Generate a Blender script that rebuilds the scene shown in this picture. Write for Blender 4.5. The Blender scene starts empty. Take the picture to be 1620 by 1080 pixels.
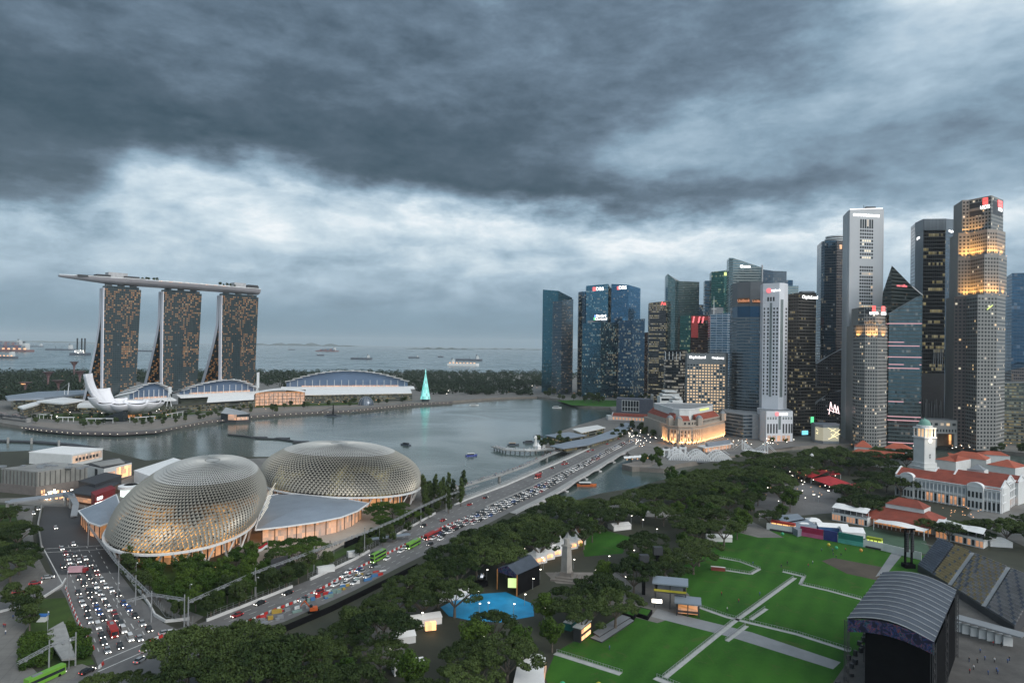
import bpy,bmesh,math,random
import numpy as np
from mathutils import Vector,Matrix
R = math.radians
S = bpy.context.scene
col = S.collection
rnd = random.Random(11)

# ------------------------------------------------------------------ camera
CAMZ = 108.0
F = 1080.0
cam = bpy.data.objects.new('camera',bpy.data.cameras.new('camera'))
col.objects.link(cam)
cam.data.sensor_width = 36.0
cam.data.lens = 24.0
cam.data.clip_start = 1.0
cam.data.clip_end = 120000.0
PITCH,ROLL = R(0.35),R(0.80)
CM = Matrix.Rotation(R(90) + PITCH,3,'X') @ Matrix.Rotation(ROLL,3,'Z')
cam.matrix_world = Matrix.Translation((0,0,CAMZ)) @ CM.to_4x4()
S.camera = cam

# ------------------------------------------------------------------ exposure and render settings
S.view_settings.view_transform = 'Standard'
S.view_settings.look = 'None'
S.view_settings.exposure = 0.0
S.view_settings.gamma = 1.0
S.render.engine = 'CYCLES'
S.cycles.max_bounces = 6
S.cycles.diffuse_bounces = 2
S.cycles.glossy_bounces = 3
S.cycles.volume_bounces = 0
S.cycles.sample_clamp_indirect = 4.0
S.cycles.use_denoising = True

# ------------------------------------------------------------------ sky: storm clouds at dusk over a low sun
SUN_EL,SUN_AZ = R(14),R(128)          # sun azimuth measured clockwise from +Y: behind the camera on the right
world = bpy.data.worlds.new('World')
S.world = world
world.use_nodes = True
wt = world.node_tree
wt.nodes.clear()

class NT:
    """tiny helper for building node trees"""
    def __init__(s,t): s.t = t
    def n(s,typ,**k):
        x = s.t.nodes.new(typ)
        for a,b in k.items(): setattr(x,a,b)
        return x
    def link(s,a,b): s.t.links.new(a,b)
    def put(s,sock,v):
        if isinstance(v,bpy.types.NodeSocket): s.link(v,sock)
        else: sock.default_value = v
    def m(s,op,a,b=None,c=None,clamp=False):
        x = s.n('ShaderNodeMath',operation=op,use_clamp=clamp)
        s.put(x.inputs[0],a)
        if b is not None: s.put(x.inputs[1],b)
        if c is not None: s.put(x.inputs[2],c)
        return x.outputs[0]
    def xyz(s,a,b,c=0.0):
        x = s.n('ShaderNodeCombineXYZ')
        s.put(x.inputs[0],a); s.put(x.inputs[1],b); s.put(x.inputs[2],c)
        return x.outputs[0]
    def sep(s,v):
        x = s.n('ShaderNodeSeparateXYZ'); s.link(v,x.inputs[0]); return x.outputs
    def noise(s,v,scale,detail=4.0,rough=0.5,dist=0.0,color=False):
        x = s.n('ShaderNodeTexNoise')
        s.link(v,x.inputs['Vector']); x.inputs['Scale'].default_value = scale
        x.inputs['Detail'].default_value = detail; x.inputs['Roughness'].default_value = rough
        x.inputs['Distortion'].default_value = dist
        return x.outputs['Color'] if color else x.outputs['Fac']
    def white(s,v):
        x = s.n('ShaderNodeTexWhiteNoise',noise_dimensions='3D'); s.link(v,x.inputs['Vector'])
        return x.outputs
    def ramp(s,f,stops,interp='LINEAR'):
        x = s.n('ShaderNodeValToRGB'); x.color_ramp.interpolation = interp
        e = x.color_ramp.elements
        e[0].position,e[0].color = stops[0][0],(*stops[0][1],1)
        e[1].position,e[1].color = stops[-1][0],(*stops[-1][1],1)
        for p,c in stops[1:-1]:
            q = e.new(p); q.color = (*c,1)
        s.put(x.inputs[0],f)
        return x.outputs[0]
    def mix(s,f,a,b):
        x = s.n('ShaderNodeMix',data_type='RGBA')
        s.put(x.inputs[0],f)
        s.put(x.inputs[6],a if isinstance(a,bpy.types.NodeSocket) else (*a,1))
        s.put(x.inputs[7],b if isinstance(b,bpy.types.NodeSocket) else (*b,1))
        return x.outputs[2]
    def mixf(s,f,a,b):
        x = s.n('ShaderNodeMix',data_type='FLOAT')
        s.put(x.inputs[0],f); s.put(x.inputs[2],a); s.put(x.inputs[3],b)
        return x.outputs[0]

w = NT(wt)
gen = w.n('ShaderNodeTexCoord').outputs['Generated']
dx,dy,dz = w.sep(gen)[:3]
az0 = w.m('ARCTAN2',dx,dy)
el0 = w.m('ARCSINE',dz)
base = w.xyz(w.m('MULTIPLY',az0,1.0),w.m('MULTIPLY',el0,2.3),0.37)
wn = w.sep(w.noise(base,3.2,5.0,0.55,color=True))
wn2 = w.sep(w.noise(base,12.0,10.0,0.62,color=True))
az = w.m('ADD',az0,w.m('MULTIPLY',w.m('SUBTRACT',wn[0],0.5),0.28))
el = w.m('ADD',el0,w.m('ADD',w.m('MULTIPLY',w.m('SUBTRACT',wn[1],0.5),0.12),w.m('MULTIPLY',w.m('SUBTRACT',wn2[0],0.5),0.075)))
def blob(a0,e0,sa,se,amp):
    p = w.m('POWER',w.m('DIVIDE',w.m('SUBTRACT',az,a0),sa),2.0)
    q = w.m('POWER',w.m('DIVIDE',w.m('SUBTRACT',el,e0),se),2.0)
    return w.m('MULTIPLY',w.m('EXPONENT',w.m('MULTIPLY',w.m('ADD',p,q),-1.0)),amp)
def g(v): return (v,v,v)
azn = w.m('ADD',w.m('MULTIPLY',az0,0.5),0.5,clamp=True)
def azp(a): return a * 0.5 + 0.5
bnd = w.ramp(azn,[(0.0,g(.36)),(azp(-.68),g(.25)),(azp(-.57),g(.27)),(azp(-.51),g(.44)),(azp(-.36),g(.475)),(azp(-.27),g(.425)),(azp(-.13),g(.355)),
                   (azp(.1),g(.325)),(azp(.40),g(.32)),(azp(.62),g(.34)),(1.0,g(.36))],'B_SPLINE')
bnd = w.m('MULTIPLY',bnd,0.5)
dark = w.m('DIVIDE',w.m('SUBTRACT',el,bnd),0.062)
dark = w.m('SMOOTH_MIN',w.m('MAXIMUM',dark,0.0),1.0,0.2)
stre = w.noise(w.xyz(w.m('MULTIPLY',az0,1.0),w.m('MULTIPLY',el0,3.2),1.7),7.0,9.0,0.62,0.4)
puff = w.noise(base,7.0,10.0,0.60,0.25)
fine = w.noise(base,20.0,10.0,0.62,0.0)
# brightness of the pale lower layer by height above the horizon
low = w.ramp(w.m('MULTIPLY',el0,2.0),[(0.0,g(.47)),(.05,g(.52)),(.10,g(.58)),(.17,g(.67)),(.26,g(.75)),(.36,g(.79)),(.5,g(.76)),(1.0,g(.7))])
lowb = w.m('ADD',low,w.m('MULTIPLY',w.m('SUBTRACT',stre,0.5),w.m('MULTIPLY',w.m('MINIMUM',w.m('MULTIPLY',el0,10.0),1.0),0.55)))
det = w.noise(w.xyz(az0,w.m('MULTIPLY',el0,1.9),4.1),16.0,12.0,.62,.15)
lowb = w.m('ADD',lowb,w.m('MULTIPLY',w.m('SUBTRACT',det,.5),w.m('MULTIPLY',w.m('MINIMUM',w.m('MULTIPLY',el0,8.0),1.0),.46)))
lowb = w.m('ADD',lowb,blob(-.38,.19,.17,.05,.05))
lowb = w.m('ADD',lowb,blob(-.12,.165,.12,.02,.05))
lowb = w.m('ADD',lowb,blob(.30,.165,.45,.035,.16))
lowb = w.m('ADD',lowb,blob(-.62,.17,.09,.04,-.22))
# brightness of the dark deck
hi = w.m('ADD',0.325,w.m('MULTIPLY',w.m('SUBTRACT',puff,0.5),0.36))
hi = w.m('ADD',hi,w.m('MULTIPLY',w.m('SUBTRACT',fine,0.5),0.24))
hi = w.m('ADD',hi,w.m('MULTIPLY',w.m('SUBTRACT',w.m('MINIMUM',el0,.5),.30),.28))
for b in [(-.32,.27,.30,.05,-.07),(.02,.22,.30,.035,-.07),(-.62,.30,.2,.06,-.07),(.16,.40,.45,.10,.07),(.20,.265,.13,.035,.20),(.36,.285,.20,.05,.17),(.33,.235,.14,.02,.10),
          (.53,.37,.10,.09,.17),(.57,.46,.08,.07,.50),(.70,.40,.11,.15,.40),(.45,.38,.20,.12,.06),(.56,.22,.16,.03,.18),(.38,.33,.16,.05,.08),(-.1,.30,.3,.05,-.03),(-.55,.36,.3,.05,.05)]:
    hi = w.m('ADD',hi,blob(*b))
hi = w.m('ADD',hi,w.m('MULTIPLY',w.m('MAXIMUM',w.m('SUBTRACT',el0,0.55),0.0),0.75))
# the western half of the sky, behind the camera on the right, is the bright one
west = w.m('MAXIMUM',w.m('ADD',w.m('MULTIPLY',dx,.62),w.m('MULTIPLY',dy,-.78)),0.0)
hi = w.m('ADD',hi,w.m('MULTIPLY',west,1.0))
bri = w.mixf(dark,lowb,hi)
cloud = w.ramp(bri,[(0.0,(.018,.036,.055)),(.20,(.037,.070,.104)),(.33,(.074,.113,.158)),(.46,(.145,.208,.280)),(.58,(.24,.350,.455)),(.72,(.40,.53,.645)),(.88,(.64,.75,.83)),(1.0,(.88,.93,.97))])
# the lowest few degrees: even blue-grey distance
hz = w.m('SUBTRACT',1.0,w.m('DIVIDE',el0,0.07),clamp=True)
cloud = w.mix(w.m('MULTIPLY',hz,0.75),cloud,(.175,.315,.405))
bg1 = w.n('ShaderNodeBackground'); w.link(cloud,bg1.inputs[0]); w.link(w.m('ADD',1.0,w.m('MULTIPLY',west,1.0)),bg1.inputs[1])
sky = w.n('ShaderNodeTexSky',sky_type='NISHITA'); sky.sun_disc = False
sky.sun_elevation = SUN_EL; sky.sun_rotation = SUN_AZ; sky.air_density = 1.5; sky.dust_density = 2.0
bg2 = w.n('ShaderNodeBackground'); w.link(sky.outputs[0],bg2.inputs[0]); bg2.inputs[1].default_value = 0.006
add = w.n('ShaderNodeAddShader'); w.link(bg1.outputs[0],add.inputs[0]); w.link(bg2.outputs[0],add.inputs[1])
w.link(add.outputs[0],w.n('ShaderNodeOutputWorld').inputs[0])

sl = bpy.data.lights.new('sun','SUN')
sl.energy = 1.25; sl.angle = R(24); sl.color = (1.0,0.93,0.86)
so = bpy.data.objects.new('sun',sl); col.objects.link(so)
sd = Vector((math.sin(SUN_AZ) * math.cos(R(32)),math.cos(SUN_AZ) * math.cos(R(32)),math.sin(R(32))))
so.rotation_euler = sd.to_track_quat('Z','Y').to_euler()
so.location = (300,-300,300)

# ------------------------------------------------------------------ pixel rays used to survey ground positions
def ray(px,py): return CM @ Vector(((px - 810) / F,(540 - py) / F,-1.0))
def G(px,py,z=0.0):
    d = ray(px,py); t = (z - CAMZ) / d.z
    return Vector((d.x * t,d.y * t,z))
def P(px,Y,py=600,z=0.0):
    d = ray(px,py); t = Y / d.y
    return Vector((d.x * t,Y,z))
def Zt(px,py,Y):
    d = ray(px,py); return CAMZ + d.z * Y / d.y
def Gs(pts,z=0.0): return [G(a,b,z) for a,b in pts]

# ------------------------------------------------------------------ mesh builder
BASE = {}
class MB:
    def __init__(s): s.v = []; s.f = []; s.m = []; s.uv = []; s.mats = []; s.cur = 0
    def mat(s,m):
        if m not in s.mats: s.mats.append(m)
        s.cur = s.mats.index(m); return s
    def face(s,pts,uv=None):
        i = len(s.v); s.v.extend([tuple(p) for p in pts]); s.f.append(tuple(range(i,i + len(pts))))
        s.m.append(s.cur); s.uv.append(uv if uv else [(p[0],p[1]) for p in pts])
    def quad(s,a,b,c,d,u0=0.0):
        """a,b along the bottom, c,d back along the top; uv in metres"""
        a,b,c,d = map(Vector,(a,b,c,d)); L = (b - a).length
        s.face([a,b,c,d],[(u0,a.z),(u0 + L,b.z),(u0 + L,c.z),(u0,d.z)])
    def prism(s,poly,z0,z1,top=True,bottom=False,topmat=None,u0=0.0):
        """poly: 2D or 3D points; z1 may be a list of heights per point"""
        n = len(poly); z1 = z1 if isinstance(z1,(list,tuple)) else [z1] * n
        z0 = z0 if isinstance(z0,(list,tuple)) else [z0] * n
        ar = sum(poly[i][0] * poly[(i + 1) % n][1] - poly[(i + 1) % n][0] * poly[i][1] for i in range(n))
        idx = list(range(n)) if ar > 0 else list(range(n))[::-1]
        u = u0
        for k in range(n):
            i,j = idx[k],idx[(k + 1) % n]
            a,b = poly[i],poly[j]
            L = math.hypot(b[0] - a[0],b[1] - a[1])
            s.face([(a[0],a[1],z0[i]),(b[0],b[1],z0[j]),(b[0],b[1],z1[j]),(a[0],a[1],z1[i])],
                   [(u,z0[i]),(u + L,z0[j]),(u + L,z1[j]),(u,z1[i])])
            u += L
        if top:
            c = s.cur
            if topmat: s.mat(topmat)
            s.face([(poly[i][0],poly[i][1],z1[i]) for i in idx])
            s.cur = c
        if bottom: s.face([(poly[i][0],poly[i][1],z0[i]) for i in idx[::-1]])
        return s
    def box(s,c,sx,sy,z0,z1,rot=0.0,topmat=None,bottom=False):
        ca,sa = math.cos(rot),math.sin(rot)
        p = [(c[0] + x * ca - y * sa,c[1] + x * sa + y * ca) for x,y in ((-sx/2,-sy/2),(sx/2,-sy/2),(sx/2,sy/2),(-sx/2,sy/2))]
        return s.prism(p,z0,z1,topmat=topmat,bottom=bottom)
    def beam(s,a,b,w,h=None):
        """rectangular bar between two points"""
        a,b = Vector(a),Vector(b); h = h or w; d = (b - a)
        if d.length < 1e-6: return s
        d.normalize(); up = Vector((0,0,1)) if abs(d.z) < .95 else Vector((1,0,0))
        sx = d.cross(up).normalized(); sy = sx.cross(d).normalized()
        o = [sx * w/2 + sy * h/2,-sx * w/2 + sy * h/2,-sx * w/2 - sy * h/2,sx * w/2 - sy * h/2]
        A = [a + q for q in o]; B = [b + q for q in o]
        for k in range(4):
            j = (k + 1) % 4; s.face([A[k],A[j],B[j],B[k]])
        s.face(A[::-1]); s.face(B); return s
    def tube(s,a,b,r0,r1=None,n=8,cap=True):
        a,b = Vector(a),Vector(b); r1 = r0 if r1 is None else r1; d = (b - a).normalized()
        up = Vector((0,0,1)) if abs(d.z) < .95 else Vector((1,0,0))
        sx = d.cross(up).normalized(); sy = sx.cross(d).normalized()
        A = [a + (sx * math.cos(t) + sy * math.sin(t)) * r0 for t in [2 * math.pi * k / n for k in range(n)]]
        B = [b + (sx * math.cos(t) + sy * math.sin(t)) * r1 for t in [2 * math.pi * k / n for k in range(n)]]
        for k in range(n):
            j = (k + 1) % n; s.face([A[j],A[k],B[k],B[j]])
        if cap: s.face(A); s.face(B[::-1])
        return s
    def path(s,pts,w,h):
        for a,b in zip(pts,pts[1:]): s.beam(a,b,w,h)
        return s
    def lathe(s,c,prof,n=24):
        rings = [[Vector((c[0] + r * math.cos(2*math.pi*k/n),c[1] + r * math.sin(2*math.pi*k/n),z)) for k in range(n)] for r,z in prof]
        for A,B in zip(rings,rings[1:]):
            for k in range(n):
                j = (k + 1) % n; s.face([A[k],A[j],B[j],B[k]])
        s.face(rings[-1]); return s
    def grid(s,rows,closed=False):
        """rows: list of lists of points"""
        for i in range(len(rows) - 1):
            n = len(rows[i])
            for j in range(n if closed else n - 1):
                k = (j + 1) % n
                s.face([rows[i][j],rows[i][k],rows[i+1][k],rows[i+1][j]])
        return s
    def mesh(s,name,org=Vector((0,0,0)),smooth=False):
        me = bpy.data.meshes.new(name)
        o = Vector(org)
        me.from_pydata([(x - o.x,y - o.y,z - o.z) for x,y,z in s.v],[],s.f)
        for m in s.mats: me.materials.append(m)
        me.polygons.foreach_set('material_index',s.m)
        uv = me.uv_layers.new(name='uv')
        flat = [c for f in s.uv for p in f for c in p]
        uv.data.foreach_set('uv',flat)
        if smooth:
            bm = bmesh.new(); bm.from_mesh(me); bmesh.ops.remove_doubles(bm,verts=bm.verts,dist=.001); bm.to_mesh(me); bm.free()
            me.polygons.foreach_set('use_smooth',[True] * len(me.polygons))
        me.update(); return me
    def build(s,name,parent=None,label=None,cat=None,group=None,kind=None,smooth=False,org=None):
        if not s.f: return None
        if parent is not None: org = BASE.get(parent.name,Vector((0,0,0)))
        elif org is None:
            if kind: org = Vector((0,0,0))
            else:
                a = np.array(s.v); org = Vector((float(a[:,0].mean()),float(a[:,1].mean()),float(a[:,2].min())))
        o = bpy.data.objects.new(name,s.mesh(name,org,smooth)); col.objects.link(o)
        if parent is not None: o.parent = parent
        else: o.location = org
        BASE[o.name] = Vector(org)
        return tag(o,label,cat,group,kind)
def Q(m): return MB().mat(m)
def tag(o,label=None,cat=None,group=None,kind=None):
    if label: o['label'] = label
    if cat: o['category'] = cat
    if group: o['group'] = group
    if kind: o['kind'] = kind
    return o
def thing(name,label,cat,loc=(0,0,0),group=None):
    o = bpy.data.objects.new(name,None); col.objects.link(o); o.location = loc; o.empty_display_size = 1
    BASE[o.name] = Vector(loc); return tag(o,label,cat,group)
KIDS = {}
def kids(o):
    if o.name not in KIDS: KIDS[o.name] = list(o.children)
    return KIDS[o.name]
def dup(o,loc,rot=0.0,scale=None,label=None,group=None,parent=None):
    """copy of a thing with its parts and sub-parts"""
    c = o.copy(); col.objects.link(c); c.parent = parent
    c.location = loc; c.rotation_euler = (0,0,rot)
    if scale: c.scale = (scale,) * 3 if not isinstance(scale,tuple) else scale
    if label: c['label'] = label
    if group: c['group'] = group
    for ch in kids(o):
        k = ch.copy(); col.objects.link(k); k.parent = c
        for gch in kids(ch):
            q = gch.copy(); col.objects.link(q); q.parent = k
    return c
def struct(name,mb): return mb.build(name,kind='structure')

# ------------------------------------------------------------------ materials
MATS = {}
def newmat(name):
    m = bpy.data.materials.new(name); m.use_nodes = True
    t = NT(m.node_tree); b = m.node_tree.nodes['Principled BSDF']
    return m,t,b
def pm(name,c,rough=.7,var=.18,scale=.25,metal=0.0,emit=0.0,ecol=None,bump=0.0,spec=.5,var2=0.0):
    if name in MATS: return MATS[name]
    m,t,b = newmat(name)
    co = t.n('ShaderNodeTexCoord').outputs['Object']
    n1 = t.noise(co,scale,5,.6)
    lo = tuple(x * (1 - var) for x in c); hi_ = tuple(min(1,x * (1 + var)) for x in c)
    cc = t.ramp(n1,[(.3,lo),(.7,hi_)])
    if var2:
        n2 = t.noise(co,scale * 9,3,.7)
        cc = t.mix(t.m('MULTIPLY',n2,var2),cc,tuple(x * .4 for x in c))
    t.link(cc,b.inputs['Base Color'])
    b.inputs['Roughness'].default_value = rough; b.inputs['Metallic'].default_value = metal
    b.inputs['Specular IOR Level'].default_value = spec
    if emit:
        b.inputs['Emission Color'].default_value = (*(ecol or c),1); b.inputs['Emission Strength'].default_value = emit
    if bump:
        bu = t.n('ShaderNodeBump'); bu.inputs['Strength'].default_value = bump; bu.inputs['Distance'].default_value = .3
        t.link(t.noise(co,scale * 6,4,.6),bu.inputs['Height']); t.link(bu.outputs[0],b.inputs['Normal'])
    MATS[name] = m; return m
def lamp(name,c,st,sample=False):
    if name in MATS: return MATS[name]
    m,t,b = newmat(name)
    b.inputs['Base Color'].default_value = (.3,.3,.3,1); b.inputs['Emission Color'].default_value = (*c,1)
    b.inputs['Emission Strength'].default_value = st
    if name in ('warm_lamp','warm_interior','cream_wash'):      # rooms behind glass and one glowing wall: bays of different brightness
        co = t.n('ShaderNodeTexCoord').outputs['Object']; x = t.sep(co)
        k = t.m('ADD',t.m('MULTIPLY',t.white(t.xyz(t.m('FLOOR',t.m('MULTIPLY',t.m('ADD',x[0],x[1]),.45)),t.m('FLOOR',t.m('MULTIPLY',x[2],.3)),2.0))[0],.9),t.m('MULTIPLY',t.noise(co,.8,4,.7),.9))
        t.link(t.m('MULTIPLY',t.m('SUBTRACT',k,.15),st),b.inputs['Emission Strength'])
        t.link(t.mix(t.noise(co,.4,2),c,(1.0,.35,.08)),b.inputs['Emission Color'])
    if not sample: m.cycles.emission_sampling = 'NONE'
    MATS[name] = m; return m
def facade(name,cw=3.0,fh=4.0,glass=(.2,.3,.35),wall=(.2,.2,.2),mu=.1,mv=.3,p=.3,pseg=.3,seg=6,lit=(1,.72,.40),lit2=(.85,.95,1.0),st=.8,
           metal=.85,gr=.1,jit=.03,wr=.6,cl=0.0,seed=0.0,cold=.35,band=None,bandc=(1,.45,.5),frame3=0):
    """windows, floors and mullions in metres of the wall's own surface"""
    m,t,b = newmat(name)
    uv = t.sep(t.n('ShaderNodeUVMap').outputs[0])
    U = t.m('DIVIDE',uv[0],cw); V = t.m('DIVIDE',uv[1],fh)
    fu,fv = t.m('FLOOR',U),t.m('FLOOR',V); ru,rv = t.m('FRACT',U),t.m('FRACT',V)
    win = t.m('MULTIPLY',t.m('GREATER_THAN',ru,mu),t.m('GREATER_THAN',rv,mv))
    w1 = t.white(t.xyz(fu,fv,seed + .5)); w2 = t.white(t.xyz(t.m('FLOOR',t.m('DIVIDE',fu,seg)),fv,seed + 7.5)); w3 = t.sep(w1[1])
    pe = p
    if cl:
        cn = t.noise(t.xyz(t.m('MULTIPLY',fu,.11),t.m('MULTIPLY',fv,.09),seed),1.0,2.0)
        pe = t.m('ADD',p,t.m('MULTIPLY',t.m('SUBTRACT',cn,.5),cl))
    on = t.m('MULTIPLY',t.m('LESS_THAN',w1[0],pe),t.m('LESS_THAN',w2[0],pseg))
    on = t.m('MULTIPLY',on,win)
    # ceiling lights: brighter towards the top of each pane, blinds at random
    lvl = t.m('MULTIPLY',t.m('ADD',.35,t.m('MULTIPLY',w3[0],.9)),t.m('ADD',.45,t.m('MULTIPLY',rv,.6)))
    ec = t.mix(t.m('LESS_THAN',w3[2],cold),lit,lit2)
    es = t.m('MULTIPLY',t.m('MULTIPLY',on,lvl),st * .52)
    if band:
        bn = t.m('MULTIPLY',t.m('LESS_THAN',t.white(t.xyz(1.0,fv,seed + 3))[0],band),t.m('LESS_THAN',rv,.22))
        bn = t.m('MULTIPLY',bn,t.m('LESS_THAN',t.white(t.xyz(t.m('FLOOR',t.m('DIVIDE',fu,7)),fv,seed + 9))[0],.8))
        ec = t.mix(bn,ec,bandc); es = t.m('MAXIMUM',es,t.m('MULTIPLY',bn,.75))
    tint = t.mix(t.m('MULTIPLY',w3[1],.5),glass,tuple(x * .45 for x in glass))
    dirt = t.noise(t.xyz(t.m('MULTIPLY',uv[0],.05),t.m('MULTIPLY',uv[1],.02),seed),1.0,4.0)
    wc = t.mix(t.m('MULTIPLY',dirt,.5),wall,tuple(x * .6 for x in wall))
    t.link(t.mix(win,wc,tint),b.inputs['Base Color'])
    t.link(t.m('MULTIPLY',win,metal),b.inputs['Metallic'])
    t.link(t.mixf(win,wr,gr),b.inputs['Roughness'])
    t.link(ec,b.inputs['Emission Color']); t.link(es,b.inputs['Emission Strength'])
    # every pane sits at its own slight angle
    vm = t.n('ShaderNodeVectorMath',operation='SUBTRACT'); t.link(w1[1],vm.inputs[0]); vm.inputs[1].default_value = (.5,.5,.5)
    vs = t.n('ShaderNodeVectorMath',operation='SCALE'); t.link(vm.outputs[0],vs.inputs[0]); vs.inputs[3].default_value = jit
    va = t.n('ShaderNodeVectorMath',operation='ADD'); t.link(vs.outputs[0],va.inputs[0]); t.link(t.n('ShaderNodeNewGeometry').outputs['Normal'],va.inputs[1])
    vn = t.n('ShaderNodeVectorMath',operation='NORMALIZE'); t.link(va.outputs[0],vn.inputs[0]); t.link(vn.outputs[0],b.inputs['Normal'])
    m.cycles.emission_sampling = 'NONE'
    MATS[name] = m; return m
def water_mat(name,c,rough,s1,st):
    m,t,b = newmat(name)
    co = t.n('ShaderNodeTexCoord').outputs['Object']
    x = t.sep(co)
    n = t.noise(t.xyz(t.m('MULTIPLY',x[0],.7),x[1],0.0),s1,6,.62,.5)
    big = t.noise(co,.006,4,.55,.8)
    bu = t.n('ShaderNodeBump'); bu.inputs['Strength'].default_value = st; bu.inputs['Distance'].default_value = .4
    t.link(n,bu.inputs['Height']); t.link(bu.outputs[0],b.inputs['Normal'])
    t.link(t.mix(big,c,tuple(v * 1.5 for v in c)),b.inputs['Base Color'])
    t.link(t.mixf(t.ramp(big,[(.35,(0,0,0)),(.65,(1,1,1))]),rough * .55,rough * 1.6),b.inputs['Roughness'])
    b.inputs['IOR'].default_value = 1.33
    MATS[name] = m; return m

M_water = water_mat('water',(.050,.070,.064),.15,.12,.32)
def ground_mat(name,c,joint,seams=True):
    """patched, stained surface; paving also shows its joints"""
    m,t,b = newmat(name); co = t.n('ShaderNodeTexCoord').outputs['Object']; x = t.sep(co)
    n1,n2,n3 = t.noise(co,.03,5,.65,1.0),t.noise(co,.35,5,.7),t.noise(t.xyz(t.m('MULTIPLY',x[0],.9),t.m('MULTIPLY',x[1],.12)),1.2,3)
    patch = t.white(t.xyz(t.m('FLOOR',t.m('MULTIPLY',t.m('ADD',x[0],t.m('MULTIPLY',x[1],.6)),.11)),t.m('FLOOR',t.m('MULTIPLY',x[1],.06)),1.0))[0]
    k = t.m('ADD',t.m('ADD',t.m('MULTIPLY',n1,.55),t.m('MULTIPLY',n2,.30)),t.m('ADD',t.m('MULTIPLY',n3,.12),t.m('MULTIPLY',patch,.14)))
    cc = t.ramp(k,[(.30,tuple(v * .62 for v in c)),(.55,c),(.80,tuple(min(1,v * 1.35) for v in c))])
    if joint:
        j = t.m('MAXIMUM',t.m('LESS_THAN',t.m('FRACT',t.m('MULTIPLY',t.m('ADD',x[0],t.m('MULTIPLY',x[1],.3)),joint)),.05),t.m('LESS_THAN',t.m('FRACT',t.m('MULTIPLY',t.m('ADD',x[1],t.m('MULTIPLY',x[0],-.3)),joint)),.05))
        cc = t.mix(t.m('MULTIPLY',j,.45),cc,tuple(v * .45 for v in c))
    t.link(cc,b.inputs['Base Color']); b.inputs['Roughness'].default_value = .8
    MATS[name] = m; return m
M_asph = ground_mat('asphalt',(.128,.125,.124),0)
M_asph2 = pm('asphalt_new',(.042,.042,.044),.7,.15,.05)
M_pave = ground_mat('paving',(.15,.145,.135),.22)
M_earth = ground_mat('park_soil',(.034,.036,.022),0)
M_quay = pm('quay_stone',(.19,.17,.15),.85,.2,.1)
M_conc = pm('concrete',(.30,.30,.29),.8,.15,.1,var2=.15)
M_white = pm('white_paint',(.72,.73,.73),.5,.06,.2)
M_wall = pm('white_wall',(.62,.63,.62),.7,.08,.15,var2=.1)
M_tent = pm('tent_fabric',(.74,.74,.73),.6,.05,.3)
M_line = pm('road_paint',(.5,.5,.48),.6,.2,.5)
M_steel = pm('galvanised_steel',(.38,.39,.40),.45,.1,.5,metal=.5)
M_dark = pm('dark_metal',(.035,.036,.04),.5,.2,.3)
M_black = pm('black_cloth',(.008,.008,.009),.9,.2,.3,spec=.05)
M_red = pm('red_plastic',(.42,.03,.025),.5,.1,.5)
M_grey = pm('grey_panel',(.20,.215,.23),.6,.12,.15)
M_roofg = pm('roof_metal',(.24,.28,.33),.45,.12,.08,metal=.2)
M_tile = pm('roof_tile',(.26,.055,.032),.8,.3,.12,var2=.5,bump=.3)
M_tile2 = pm('roof_tile_orange',(.36,.085,.045),.8,.25,.12,var2=.4)
M_dglass = pm('dark_glass',(.022,.028,.032),.2,.3,.5,spec=.35)
L_warm = lamp('warm_lamp',(1.0,.58,.22),1.7)
L_soft = lamp('warm_interior',(1.0,.44,.13),.55)
L_white = lamp('white_lamp',(1.0,.93,.80),5.0)
L_head = lamp('headlight',(1.0,.95,.85),6.0); L_headf = lamp('headlight_dim',(1.0,.95,.88),2.2)
L_tail = lamp('tail_lamp',(1.0,.06,.03),2.0)
L_cool = lamp('cool_lamp',(.85,1.0,.92),1.6)
def grass_mat(name,c,c2):
    m,t,b = newmat(name)
    co = t.n('ShaderNodeTexCoord').outputs['Object']
    n1 = t.noise(co,.035,5,.6,.6); n2 = t.noise(co,.9,4,.7)
    x = t.sep(co)
    stripe = t.m('MULTIPLY',t.m('SINE',t.m('MULTIPLY',t.m('ADD',t.m('MULTIPLY',x[0],.86),t.m('MULTIPLY',x[1],-.5)),.75)),.045)
    k = t.m('ADD',t.m('ADD',t.m('MULTIPLY',n1,.70),t.m('MULTIPLY',n2,.38)),stripe)
    worn = t.m('MULTIPLY',t.m('GREATER_THAN',t.noise(co,.11,6,.7,1.0),.60),t.m('MULTIPLY',n2,.75))
    t.link(t.mix(worn,t.ramp(k,[(.34,c2),(.66,c)]),(.075,.085,.030)),b.inputs['Base Color']); b.inputs['Roughness'].default_value = .95
    b.inputs['Specular IOR Level'].default_value = .15
    MATS[name] = m; return m
M_grass = grass_mat('padang_grass',(.036,.118,.014),(.017,.066,.009))
M_grass2 = grass_mat('rough_grass',(.05,.085,.022),(.028,.045,.016))

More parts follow.
